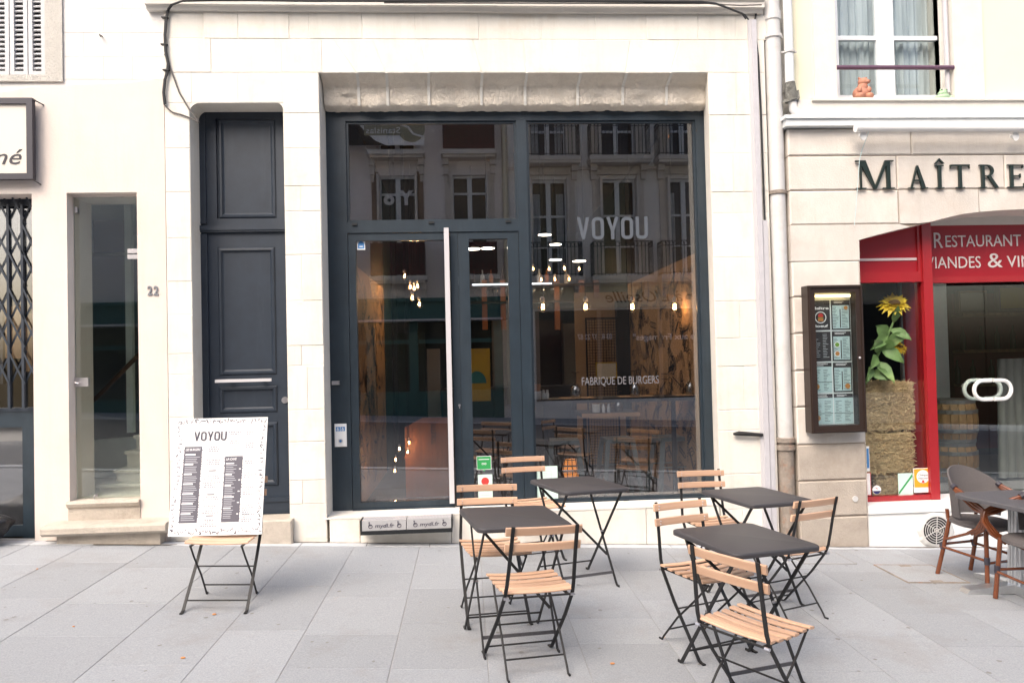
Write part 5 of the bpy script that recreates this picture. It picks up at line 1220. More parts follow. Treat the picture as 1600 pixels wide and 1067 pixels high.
MB().box(IX0, IX1, 3.19, YB, FZ-.03, FZ-.002).build('rear_floor', 'floor_tile', house)
def doodles(xw_, sgn, y0, y1, z0, z1, n, seed, parent):
    rs = random.Random(seed); q = MB(); X = xw_+sgn*.004
    def rib(pts, wd, closed=False):
        pts = [Vector((p[0], p[1])) for p in pts]
        L = len(pts)
        for i in range(L-(0 if closed else 1)):
            a, c = pts[i], pts[(i+1) % L]; d = (c-a)
            if d.length < 1e-5: continue
            t = Vector((-d.y, d.x)).normalized()*wd/2; e = d.normalized()*wd*.3
            P = [a-e+t, c+e+t, c+e-t, a-e-t]; q.add([(X, p.x, p.y) for p in P], [(0, 1, 2, 3)])
    for _ in range(n):
        cy, cz = rs.uniform(y0+.08, y1-.08), rs.uniform(z0+.08, z1-.08); s = rs.uniform(.05, .11); a0 = rs.uniform(0, 6.28); ca, sa = math.cos(a0), math.sin(a0); wd = rs.uniform(.007, .012)
        T = lambda u, v: (cy+s*(u*ca-v*sa), cz+s*(u*sa+v*ca))
        kd = rs.randrange(6)
        if kd == 0: rib([T(1.3*math.cos(t), .5*math.sin(t)) for t in [6.28*k/14 for k in range(14)]], wd, True); rib([T(-1.1, 0), T(-.4, .15), T(.3, -.12), T(1.1, 0)], wd)
        elif kd == 1: rib([T(-1.5, -.3), T(1.1, -.3), T(1.5, 0), T(1.1, .3), T(-1.5, .3)], wd, True); [rib([T(u, -.3), T(u+.2, .3)], wd) for u in (-1, -.5, 0, .5)]
        elif kd == 2: rib([T(math.cos(t)*(.3+.13*t/2), math.sin(t)*(.3+.13*t/2)) for t in [k*.55 for k in range(24)]], wd)
        elif kd == 3:
            rib([T(-1.6, 0), T(1.6, 0)], wd*1.6); [rib([T(u, 0), T(u+.35, .55)], wd) or rib([T(u, 0), T(u+.35, -.55)], wd) for u in (-1.2, -.6, 0, .6, 1.1)]
        elif kd == 4: rib([T(u, .45*(1 if k % 2 else -1)) for k, u in enumerate([-1.4+.35*i for i in range(9)])], wd)
        else: rib([T(-1, -.2), T(-.9, .6), T(0, .95), T(.9, .6), T(1, -.2)], wd, True); rib([T(-1.1, -.35), T(1.1, -.35)], wd*2.2); rib([T(-1, -.6), T(-.5, -.5), T(0, -.65), T(.5, -.5), T(1, -.6)], wd)
    q.build('doodle_print', 'black_trim', parent, kind='stuff')
for xa, sg_, n, sd_ in ((IX0, 1, 190, 31), (IX1, -1, 210, 32)):
    k = 0; y = .415
    wl = MB().box(xa, xa-sg_*.05, .415, 3.45, FZ, 2.7).build('doodle_wall', 'osb', house)
    doodles(xa, sg_, .45, 3.4, FZ+.1, 2.65, n, sd_, wl)
    MB().box(xa, xa-sg_*.05, .4155, 3.45, 2.7, 4.2).build('upper_wall', 'room_dark', house)
def iw(a, b_, c_, d_, Y, dep, name, m, par=None): x0, x1, z0, z1 = rect(a, b_, c_, d_, Y); return MB().box(x0, x1, Y, Y+dep, max(FZ, z0), z1).build(name, m, par or house)
iw(966, 470, 985, 640, 3.35, .3, 'dark_column', 'black_trim'); iw(882, 505, 919, 665, 5.6, .3, 'grey_pillar', 'room_grey'); iw(834, 500, 881, 670, 6.0, .5, 'dark_cupboard', 'shelf_dark'); iw(668, 545, 688, 660, 4.8, .2, 'grey_pillar', 'room_grey'); iw(770, 500, 796, 652, 5.2, .2, 'grey_pillar', 'room_grey')
iw(612, 520, 665, 660, 5.4, .1, 'back_door', 'room_teal')
# bar counter and hanging shelf
bar = thing('bar_counter', (.7, 4.9, FZ), 'long dark bar counter with a copper coloured front at the back of the burger bar', 'bar counter')
MB().box(-.4, 2.0, 4.6, 5.1, FZ+1.0, FZ+1.06).build('counter_top', 'shelf_dark', bar)
for k in range(6): MB().box(-.38+.395*k, -.38+.395*k+.39, 4.66, 4.7, FZ, FZ+1.0).build('front_panel', 'shelf_dark', bar)
hs = thing('hanging_shelf', (.6, 5., 2.2), 'hanging glass shelf on copper wood posts over the bar', 'shelf')
for px_ in (757, 786, 870, 909, 932): xa = xx(px_, 470, 4.8); MB().box(xa-.04, xa+.04, 4.76, 4.84, zz(px_, 515, 4.8), zz(px_, 438, 4.8)).build('post', 'copper_wood', hs)
for py_ in (446, 472): xa, xb = xx(735, 470, 4.8), xx(935, 470, 4.8); z = zz(830, py_, 4.8); MB().box(xa, xb, 4.7, 4.95, z-.015, z+.015).build('board', 'shelf_dark', hs)
xa, xb = xx(738, 446, 4.68), xx(862, 446, 4.68); z = zz(800, 445, 4.68); MB().box(xa, xb, 4.66, 4.69, z, z+.02).build('light_strip', 'led_strip', hs)
def bottle_mesh(h, r): return MB().lathe([(r*.9, 0), (r, .02), (r, h*.6), (r*.35, h*.75), (r*.3, h)], (0, 0, 0), 10)
rs = random.Random(6)
bt = []; z = zz(830, 446, 4.8)+.016
for k, m in enumerate(('shop_glass', 'amber', 'case_brown')): me, c = bottle_mesh(.24, .035).mesh('bottle', ('ceramic', 'copper_wood', 'case_brown')[k], True); bt.append((me, c))
for i in range(13):
    xa = -.15+i*.145+rs.uniform(-.02, .02); me, c = bt[i % 3]
    o = put('bottle', me, (xa, 4.82, z+c.z)); tag(o, 'bottle standing on the upper board of the hanging shelf', 'bottle', 'bottles on the hanging shelf')
glass_me, gc = MB().lathe([(.030, 0), (.034, .003), (.006, .008), (.005, .085), (.02, .095), (.042, .13), (.044, .165), (.036, .205), (.034, .205), (.042, .165), (.040, .13), (.012, .10)], (0, 0, 0), 16).mesh('wine_glass', 'drinking_glass', True)
z = zz(830, 472, 4.8)+.016
for i in range(12):
    o = put('wine_glass', glass_me, (-.12+i*.15, 4.8, z+gc.z)); tag(o, 'wine glass standing on the lower board of the hanging shelf', 'wine glass', 'glasses on the hanging shelf')
# window counter and what stands on it
yct = .62
xa, xb = xm1+.0, IX1; zc0 = zz(965, 621, yct-.1)
ct = thing('window_counter', ((xa+xb)/2, yct, zc0), 'narrow dark counter board behind the large shop window', 'counter')
MB().box(xa, xb, yct-.12, yct+.22, zc0-.045, zc0).build('counter_board', 'shelf_dark', ct)
for t in (.1, .9): MB().box(xa+(xb-xa)*t-.02, xa+(xb-xa)*t+.02, yct+.1, yct+.14, FZ, zc0-.045).build('counter_leg', 'dark_metal', ct)
for px_, lb in ((900, 'upside down wine glass on the window counter, below the letters FABRIQUE'), (992, 'upside down wine glass on the window counter, below the word BURGERS'), (1079, 'upside down wine glass at the far right end of the window counter')):
    xg_ = xx(px_, 610, yct); o = put('wine_glass', glass_me, (xg_, yct, zc0+.004+.2065-gc.z)); o.rotation_euler = (PI, 0, 0); o.scale = (1.25, 1.25, 1.25); o.location.z = zc0+.004+.205*1.25-gc.z*1.25; tag(o, lb, 'wine glass')
    q = MB(); q.box(xg_-.16, xg_+.18, yct-.1, yct+.16, zc0+.0005, zc0+.0035); tag(q.build('place_mat', 'osb', None), 'paper place mat under the '+lb.replace('upside down ', 'upturned ').replace('at the far right end of the window counter', 'at the right end of the counter').replace('on the window counter, ', ''), 'place mat')
cx = xx(838, 610, yct); cp = thing('cutlery_pot', (cx, yct, zc0), 'white pot of wrapped cutlery at the left end of the window counter', 'pot')
MB().lathe([(.044, 0), (.05, .01), (.052, .08), (.048, .08), (.046, .012)], (cx, yct, zc0), 16).build('pot', 'ceramic', cp, smooth=True); q = MB()
for k in range(8): a = k*.8; q.tube([(cx+.02*math.cos(a), yct+.02*math.sin(a), zc0+.02), (cx+.035*math.cos(a), yct+.035*math.sin(a), zc0+.15)], .011, 6)
q.build('wrapped_cutlery', 'copper_wood', cp)
for px_, lb in ((849.5, 'white salt shaker next to the cutlery pot on the window counter'), (855, 'white pepper shaker right of the salt shaker on the window counter')):
    cx = xx(px_, 615, yct); t = thing('shaker', (cx, yct, zc0), lb, 'shaker'); MB().lathe([(.017, 0), (.019, .05), (.013, .065)], (cx, yct, zc0), 12).build('bottle', 'ceramic', t, smooth=True); MB().lathe([(.013, .065), (.014, .085), (.006, .09)], (cx, yct, zc0), 12).build('cap', 'zinc', t, smooth=True)
# inner table
yt_ = 1.75; xa, xb = xx(909, 645, yt_), xx(1000, 645, yt_); zt_ = zz(955, 645, yt_)
it = thing('dining_table', ((xa+xb)/2, yt_+.2, FZ), 'small dark dining table inside behind the window counter', 'table')
MB().box(xa, xb, yt_, yt_+.6, zt_-.045, zt_).build('table_top', 'shelf_dark', it); MB().box(xa-.0, xb, yt_-.012, yt_, zt_-.045, zt_-.0).build('table_edge', 'osb', it)
for k in (xa+.08, xb-.08): MB().box(k-.02, k+.02, yt_+.28, yt_+.32, FZ, zt_-.045).build('leg', 'dark_metal', it)
for px_, k in ((943, 0), (951, 1)):
    cx = xx(px_, 640, yt_+.1); t = thing('shaker', (cx, yt_+.1, zt_), ('silver capped shaker on the inner dining table beside the cutlery pot', 'right hand shaker of the pair on the inner dining table')[k], 'shaker'); MB().lathe([(.018, 0), (.02, .06), (.012, .075), (.012, .1)], (cx, yt_+.1, zt_), 12).build('bottle', 'ceramic', t, smooth=True)
o = put('wine_glass', glass_me, (xx(967, 640, yt_+.12), yt_+.12, 0)); o.rotation_euler = (PI, 0, 0); o.scale = (1.2,)*3; o.location.z = zt_+.205*1.2-gc.z*1.2; tag(o, 'upturned wine glass on the inner dining table', 'wine glass')
cx = xx(938, 640, yt_+.15)-.05; cp = thing('cutlery_pot', (cx, yt_+.15, zt_), 'copper coloured cutlery pot on the inner dining table', 'pot'); MB().lathe([(.04, 0), (.046, .01), (.048, .1), (.044, .1), (.042, .012)], (cx, yt_+.15, zt_), 14).build('pot', 'ceramic', cp); q = MB()
for k in range(6): a = k*1.05; q.tube([(cx+.02*math.cos(a), yt_+.15+.02*math.sin(a), zt_+.02), (cx+.035*math.cos(a), yt_+.15+.035*math.sin(a), zt_+.17)], .011, 6)
q.build('wrapped_cutlery', 'copper_wood', cp)
# stools
def make_stool():
    t = thing('bar_stool', (0, 0, 0), 'stool', 'stool', 'bar stools behind the window counter')
    q = MB(); q.add([(-.15, -.15, .64), (.15, -.15, .64), (.15, .15, .64), (-.15, .15, .64), (-.155, -.155, .60), (.155, -.155, .60), (.155, .155, .60), (-.155, .155, .60)], [(0, 1, 2, 3), (4, 7, 6, 5), (0, 4, 5, 1), (1, 5, 6, 2), (2, 6, 7, 3), (3, 7, 4, 0)]); q.build('seat', 'stool_metal', t)
    for a, c in ((-1, -1), (1, -1), (1, 1), (-1, 1)): q = MB(); q.strip([(a*.135, c*.135, .60), (a*.205, c*.205, 0)], (1, 0, 0), .045, .03); q.build('leg', 'stool_metal', t)
    for a in (-1, 1):
        q = MB(); q.tube([(a*.18, -.18, .2), (a*.18, .18, .2)], .009, 6); q.build('foot_rail', 'stool_metal', t); q = MB(); q.tube([(-.165, a*.165, .33), (.165, a*.165, .33)], .009, 6); q.build('foot_rail', 'stool_metal', t)
    return t
st = make_stool()
for i, (px_, lb) in enumerate(((881, 'left metal bar stool behind the shop window, below the word FABRIQUE'), (964, 'middle one of the three metal bar stools behind the shop window'), (1047, 'metal bar stool behind the shop window nearest to the doodled right wall'))):
    o = st if i == 0 else dup(st); o.location = (xx(px_, 675, 1.05), 1.05, FZ); o['label'] = lb; o.rotation_euler = (0, 0, (-.08, .05, .1)[i])
# mesh panel with framed notice
mp = thing('wire_mesh_panel', (xx(945, 560, 3.3), 3.3, FZ), 'tall wire mesh panel with a cream framed notice at the back of the front room', 'mesh panel')
x0, x1, z0, z1 = rect(919, 496, 966, 735, 3.3); z0 = FZ; q = MB(); n = 11
for i in range(n+1): q.tube([(x0+(x1-x0)*i/n, 3.3, z0), (x0+(x1-x0)*i/n, 3.3, z1)], .004, 4)
k = 0
while z0+k*(x1-x0)/n < z1: q.tube([(x0, 3.306, z0+k*(x1-x0)/n), (x1, 3.306, z0+k*(x1-x0)/n)], .004, 4); k += 1
q.frame(x0-.015, x1+.015, z0, z1, .02, 3.29, 3.315); q.build('wire_mesh', 'iron', mp)
x0, x1, z0, z1 = rect(932, 567, 963, 591, 3.27); MB().box(x0, x1, 3.27, 3.285, z0, z1).build('notice', 'opp_cream', mp); MB().frame(x0-.008, x1+.008, z0-.008, z1+.008, .012, 3.262, 3.287).build('notice_frame', 'yellow_print', mp)
MB().box(xx(900, 560, 3.5), xx(990, 560, 3.5), 3.5, 3.55, FZ, 2.6).build('wood_partition', 'osb', house)
# poster, TOILETTES partition
x0, x1, z0, z1 = rect(738, 546, 764.5, 625, 2.9); ps = thing('poster', ((x0+x1)/2, 2.9, z0), 'yellow framed poster with a teal half round shape inside the side pane', 'poster')
MB().box(x0-.12, x1, 2.9, 2.92, z0, z1).build('sheet', 'yellow_print', ps); q = MB(); cx = (x0+x1)/2-.05; r_ = (x1-x0)*.55; q.prism([(cx+r_*math.cos(PI*k/16), z0+.22+r_*1.3*math.sin(PI*k/16)) for k in range(17)], 2.896, 2.9); q.build('print', 'teal_print', ps); MB().frame(x0-.135, x1+.012, z0-.012, z1+.012, .02, 2.89, 2.925).build('poster_frame', 'yellow_print', ps)
ytp = 1.5; x0, x1, z0, z1 = rect(633, 655, 683, 756, ytp); tp = thing('toilet_partition', ((x0+x1)/2, ytp, FZ), 'orange wooden partition reading TOILETTES upright beside the glazed door', 'partition')
zt2_ = zz(705, 650, ytp); xe_ = xx(706, 650, ytp)
MB().prism([(x0, FZ), (x1+.15, FZ), (x1+.15, zt2_-.02), (xx(660, 655, ytp), zz(660, 653, ytp)), (x0, zz(634, 668, ytp))], ytp, ytp+.05).build('panel', 'copper_wood', tp)
text('lettering', 'TOILETTES', xx(681, 680, ytp), xx(681, 680, ytp)+.25, zz(680, 692, ytp)-.01, .055, ytp-.003, 'shelf_dark', tp, rotdeg=90)
# pendant lamps and bulbs
def bulb(px_, py_, Y, r, label, cord=True, light=4., group=None):
    x, z = at(px_, py_, Y); t = thing('hanging_bulb', (x, Y, z), label, 'light bulb', group)
    gl_ = MB().ball((x, Y, z), r, 14, 10, (1, 1, 1.08)).build('bulb', 'bulb_glass', t, smooth=True)
    q = MB(); 
    for k in range(5): a = 2*PI*k/5; q.tube([(x+r*.28*math.cos(a), Y+r*.28*math.sin(a), z-r*.55), (x+r*.2*math.cos(a), Y+r*.2*math.sin(a), z+r*.55)], r*.06, 4)
    q.build('filament', 'filament', gl_)
    MB().lathe([(r*.45, r*.95), (r*.5, r*1.6), (r*.2, r*2.0)], (x, Y, z), 10).build('socket', 'brushed_metal', t)
    if cord: MB().tube([(x, Y, z+r*1.9), (x, Y, 4.2)], .004, 5).build('cord', 'cable', t)
    if light:
        ld = bpy.data.lights.new('bulb_light', 'POINT'); ld.energy = light; ld.color = (1, .62, .32); ld.shadow_soft_size = .008
        lo = bpy.data.objects.new('bulb_light', ld); COL.objects.link(lo); lo.parent = t; lo.location = (0, 0, 0)
for px_, lb in ((848, 'clear globe bulb hanging over the left end of the window counter'), (915, 'second clear globe bulb from the left over the window counter'), (988, 'third clear globe bulb from the left over the window counter'), (1054, 'clear globe bulb hanging over the window counter nearest the right wall')): bulb(px_, 479, .78, .052, lb, light=1.)
for (px_, py_, Y) in ((632, 431, 3.0), (641, 448, 3.2), (647, 450, 3.5), (652, 447, 3.9), (644, 465, 2.6), (655, 475, 2.8)): bulb(px_, py_, Y, .045, 'small lit bulb in the cluster hanging behind the glazed door', light=3., group='bulb cluster behind the glazed door')
for (px_, py_, Y) in ((617, 735, 1.2), (618, 718, 1.25), (624, 701, 1.3), (639, 691, 1.35), (637, 706, 1.38)): bulb(px_, py_, Y, .026, 'small lit bulb on a long cord, added in place of a probable reflection', light=.4, group='stand-in bulbs near the orange partition')  # low bulbs added where reflections of the pendant bulbs probably show
for (px_, py_) in ((833, 420), (858, 420), (882, 419), (905, 420), (827, 437), (846, 437), (867, 436), (889, 436)): bulb(px_, py_, 5.2 if py_ < 430 else 4.3, .04, 'small amber bulb in the rows above the bar', light=1.1, group='rows of amber bulbs above the bar')
for (px_, py_, Y, r, lb) in ((762, 388, 2.2, .085, 'big round white pendant lamp seen in the narrow side pane'), (738, 389, 2.8, .10, 'flat white pendant lamp left of the big round one'), (851, 367, 2.6, .085, 'top disc pendant lamp at the left of the shop window'), (868, 382, 3.0, .08, 'disc pendant lamp just below the top one in the shop window'), (868, 406, 3.6, .09, 'lower left disc pendant lamp above the amber bulbs'), (905, 408, 3.9, .10, 'lower right disc pendant lamp beside the amber bulbs')):
    x, z = at(px_, py_, Y); t = thing('pendant_lamp', (x, Y, z), lb, 'pendant lamp')
    MB().lathe([(r*.1, r*.9), (r*.5, r*.7), (r*1.05, .02), (r*1.05, 0), (r*.98, .0)], (x, Y, z), 20).build('lamp_shade', 'black_trim', t, smooth=True); MB().lathe([(r*.2, -.012), (r*.97, -.004), (r*.97, .003), (r*.2, .006)], (x, Y, z), 20).build('diffuser', 'lamp_disc', t); MB().tube([(x, Y, z+r*.85), (x, Y, 4.2)], .005, 5).build('cord', 'cable', t)
x, z = at(1054, 197, 1.2); t = thing('pendant_lamp', (x, 1.2, z), 'amber cone pendant lamp in the top right corner of the shop window', 'pendant lamp'); MB().lathe([(.075, -.13), (.045, .1), (.02, .13)], (x, 1.2, z), 16).build('lamp_shade', 'amber', t); MB().tube([(x, 1.2, z+.13), (x, 1.2, 4.2)], .005, 5).build('cord', 'cable', t)
x, z = at(892, 722, 2.2); t = thing('floor_lantern', (x, 2.2, FZ), 'amber glowing lantern low behind the bar stools', 'lantern'); q = MB(); q.lathe([(.08, FZ+.02), (.11, FZ+.12), (.08, FZ+.26)], (x, 2.2, 0), 14); q.build('shade', 'amber', t); q = MB()
for k in range(12): a = 2*PI*k/12; q.tube([(x+.09*math.cos(a), 2.2+.09*math.sin(a), FZ), (x+.125*math.cos(a), 2.2+.125*math.sin(a), FZ+.12), (x+.09*math.cos(a), 2.2+.09*math.sin(a), FZ+.28)], .006, 4)
for zq in (FZ+.01, FZ+.12, FZ+.27): q.tube([(x+.118*math.cos(2*PI*k/16), 2.2+.118*math.sin(2*PI*k/16), zq) for k in range(17)], .006, 4)
q.build('wire_cage', 'iron', t)
# mat with white letters inside the door
q = MB(); x0, x1 = xp+.05, xd1-.02; mt = thing('door_mat', ((x0+x1)/2, .7, FZ), 'dark door mat with white block letters VOYOU inside the glazed door', 'door mat'); q.box(x0, x1, .47, .98, FZ+.001, FZ+.012); q.build('mat', 'rattan_wrap', mt)
l = MB(); n = 5; gap = .03; wd = (x1-x0-.12-gap*4)/5
for i, ch in enumerate('VOYOU'): block_glyph(ch, x0+.06+i*(wd+gap), 0, wd, .2, .035, 0, .002, l)
l.v = [(a, .6+c, FZ+.014-b_) for a, b_, c in l.v]; l.build('print', 'white_card', mt)

# ================================================================== RESTAURANT WINDOW: BALES, SUNFLOWER, BARRELS
def bale(px0, py0, px1, py1, Y, dep, label, seed, m='straw_body'):
    x0, x1, z0, z1 = rect(px0, py0, px1, py1, Y); rs = random.Random(seed); z1 -= .02; x0 += rs.uniform(-.015, .02); x1 += rs.uniform(-.02, .02)
    t = thing('hay_bale', ((x0+x1)/2, Y+dep/2, z0), label, 'hay bale', None)
    q = MB(); nx, nz = 10, 8; 
    b = MB(); vs = []; 
    q.box(x0+.02, x1-.02, Y+.02, Y+dep, z0+.005, z1-.015); q.build('bale_body', m, t)
    q = MB(); n = int(3800*(x1-x0)*(z1-z0)/.15)
    for i in range(n):
        fac = rs.random()
        if fac < .62: p = Vector((rs.uniform(x0, x1), Y+rs.uniform(-.02, .025), rs.uniform(z0, z1))); d = Vector((rs.gauss(0, 1), rs.gauss(0, .35), rs.gauss(0, .55)))
        elif fac < .82: p = Vector((rs.uniform(x0, x1), rs.uniform(Y, Y+dep), z1-rs.uniform(0, .03))); d = Vector((rs.gauss(0, 1), rs.gauss(0, 1), rs.gauss(0, .3)))
        else: p = Vector((rs.choice((x0, x1))+rs.uniform(-.015, .015), rs.uniform(Y, Y+dep), rs.uniform(z0, z1))); d = Vector((rs.gauss(0, .5), rs.gauss(0, 1), rs.gauss(0, .5)))
        d = d.normalized()*rs.uniform(.025, .085); w_ = Vector((rs.gauss(0, 1), rs.gauss(0, .3), rs.gauss(0, 1))).normalized()*rs.uniform(.0018, .0046)
        q.add([p-d/2-w_, p+d/2-w_, p+d/2+w_, p-d/2+w_], [(0, 1, 2, 3)])
    q.build('straw', 'straw', t, kind='stuff')
    for k in (.3, .7): zs_ = z0+(z1-z0)*k; MB().tube([(x0, Y-.004, zs_), ((x0+x1)/2, Y-.012, zs_+.004), (x1, Y-.004, zs_)], .003, 4).build('twine', 'straw', t)
bale(1354, 594, 1427, 672, .36, .45, 'upper hay bale with a ragged top edge under the sunflower', 3); bale(1352, 674, 1429, 738, .34, .5, 'middle hay bale between two others in the restaurant window', 4); bale(1368, 738, 1424, 775, .37, .45, 'lowest hay bale partly behind the window stickers', 5)
yfw = .32
sf = thing('sunflower', (xx(1352, 600, yfw), yfw, zz(1352, 600, yfw)), 'tall sunflower with big green leaves leaning over the hay bales', 'flower')
sp = [at(a, c, yfw) for a, c in ((1352, 600), (1362, 572), (1375, 548), (1388, 522), (1396, 503), (1400, 486))]
MB().tube([(a, yfw, c) for a, c in sp], [.016, .015, .014, .013, .011, .010], 8).build('stem', 'leaf_green', sf, smooth=True)
rs = random.Random(12)
def leaf(base, tip, wd, curl, yo):
    b_ = Vector((base[0], yfw, base[1])); t_ = Vector((tip[0], yfw+yo, tip[1])); ax = t_-b_; L = ax.length; ax.normalize(); sd_ = ax.cross(Vector((0, 1, 0))).normalized(); up = Vector((0, -1, .4)).normalized()
    prof = [(0, .05), (.12, .55), (.3, 1.), (.5, .95), (.72, .6), (.9, .22), (1, .0)]
    vs = []; fs = []
    for u, w_ in prof:
        c_ = b_+ax*L*u+up*curl*math.sin(u*PI)*L-Vector((0, 0, 1))*curl*u*u*L*.5
        for k in (-1, -.5, 0, .5, 1): vs.append(c_+sd_*wd*w_*k+up*(abs(k)*wd*.25+.006*math.sin(u*20+k*3)))
    for i in range(len(prof)-1):
        for k in range(4): a = i*5+k; fs.append((a, a+1, a+6, a+5))
    o = MB(); o.add(vs, fs); o.build('leaf', 'leaf_green', sf, smooth=True)
for b_, t_, w_, cu, yo in (((1386, 525), (1350, 545), .075, .1, -.1), ((1396, 505), (1391, 478), .06, .05, -.12), ((1380, 538), (1416, 520), .07, .12, -.05), ((1372, 552), (1352, 530), .075, .1, -.15), ((1384, 528), (1362, 508), .09, .08, -.06), ((1366, 565), (1384, 596), .07, .1, -.14), ((1376, 546), (1402, 566), .08, .1, -.1), ((1390, 515), (1412, 531), .06, .08, -.12), ((1358, 584), (1385, 590), .075, .15, -.1), ((1370, 556), (1348, 575), .065, .1, -.12), ((1375, 546), (1392, 530), .06, .1, -.16), ((1362, 572), (1347, 596), .05, .1, -.08)):
    leaf(at(*b_, yfw), at(*t_, yfw), w_*.78, cu*1.4, yo)
def head(px_, py_, r, tilt, dirx):
    x, z = at(px_, py_, yfw); c = Vector((x, yfw, z)); nrm = Vector((dirx*.35, -.56, .76)).normalized(); a = nrm.orthogonal().normalized(); b_ = nrm.cross(a)
    q = MB()
    for ring, (n, l, dz) in enumerate(((18, 1., -.25), (16, .85, .05), (14, .7, .3))):
        for k in range(n):
            t = 2*PI*(k+ring*.5)/n+rs.uniform(-.1, .1); d = a*math.cos(t)+b_*math.sin(t); s_ = nrm.cross(d); L = r*l*rs.uniform(.85, 1.1); p0 = c+d*r*.28; tip = c+d*L+nrm*r*dz*rs.uniform(.6, 1.3); mid = (p0+tip)/2+nrm*r*.08
            q.add([p0-s_*r*.06, p0+s_*r*.06, mid+s_*r*.13, tip, mid-s_*r*.13], [(0, 1, 2, 3, 4)])
    h_ = q.build('flower_head', 'petal', sf); q = MB(); q.ball(tuple(c+nrm*r*.08), r*.34, 14, 8, (1, 1, .6)); q.build('flower_disc', 'flower_disc', h_); q = MB()
    for k in range(16): t = 2*PI*k/16; d = a*math.cos(t)+b_*math.sin(t); s_ = nrm.cross(d); p0 = c-nrm*r*.1+d*r*.1; q.add([p0-s_*r*.1, p0+s_*r*.1, c+d*r*.62-nrm*r*.32], [(0, 1, 2)])
    q.build('sepals', 'leaf_green', h_)
head(1397, 475, .165, 0, -.4); head(1405, 543, .10, 0, .8)
def barrel(px0, px1, py0, py1, Y, label):
    x0, x1, z0, z1 = rect(px0, py0, px1, py1, Y); R = (x1-x0)/2; cx = (x0+x1)/2; H = z1-z0
    t = thing('barrel', (cx, Y+R, z0), label, 'barrel'); n = 20
    for k in range(n):
        a0, a1 = 2*PI*k/n+.01, 2*PI*(k+1)/n-.01; vs = []; fs = []
        for i in range(7):
            u = i/6; r_ = R*(.86+.14*math.sin(u*PI))
            for a in (a0, a1): vs.append((cx+r_*math.cos(a), Y+R+r_*math.sin(a), z0+H*u))
        for i in range(6): fs.append((2*i, 2*i+1, 2*i+3, 2*i+2))
        MB().add(vs, fs).build('stave', 'barrel_wood', t)
    for u in (.04, .28, .72, .95): r_ = R*(.865+.14*math.sin(u*PI)); MB().lathe([(r_, -.022), (r_+.006, -.02), (r_+.006, .02), (r_, .022)], (cx, Y+R, z0+H*u), 24).build('hoop', 'barrel_hoop', t)
    MB().lathe([(R*.85, H*.99), (R*.1, H*.995)], (cx, Y+R, z0), 20).build('barrel_head', 'barrel_wood', t)
barrel(1475, 1547, 625, 693, 1.2, 'upper wooden barrel with iron hoops behind the glass doors'); barrel(1472, 1549, 693, 752, 1.15, 'lower wooden barrel standing on the restaurant floor')

# ================================================================== TERRACE FURNITURE
TILT = Vector((0, 0, 1)).rotation_difference(Vector((-SLX, -SLY, 1)).normalized()).to_matrix().to_4x4()
def place(root, x, y, rot):
    root.matrix_world = Matrix.Translation((x, y, gz(x, y)+.001)) @ TILT @ Matrix.Rotation(math.radians(rot), 4, 'Z')
def bar(o, m, parent, name): return o.build(name, m, parent)
def slat_x(xh, yc, zc, ly, lz, sag, tilt=0., n=8, r=.004):
    "wooden slat along x, bowed by sag"
    q = MB(); vs = []; fs = []
    ca, sa = math.cos(tilt), math.sin(tilt)
    sec = [(-ly/2+r, -lz/2), (ly/2-r, -lz/2), (ly/2, -lz/2+r), (ly/2, lz/2-r), (ly/2-r, lz/2), (-ly/2+r, lz/2), (-ly/2, lz/2-r), (-ly/2, -lz/2+r)]
    for i in range(n+1):
        u = -1+2*i/n; dy, dz = sag(u)
        for (a, c) in sec: vs.append((xh*u, yc+dy+a*ca-c*sa, zc+dz+a*sa+c*ca))
    k = 8
    for i in range(n):
        for j in range(k): j2 = (j+1) % k; fs.append((i*k+j, (i+1)*k+j, (i+1)*k+j2, i*k+j2))
    fs += [tuple(range(k)), tuple(range((n+1)*k-1, n*k-1, -1))]
    q.add(vs, fs); return q
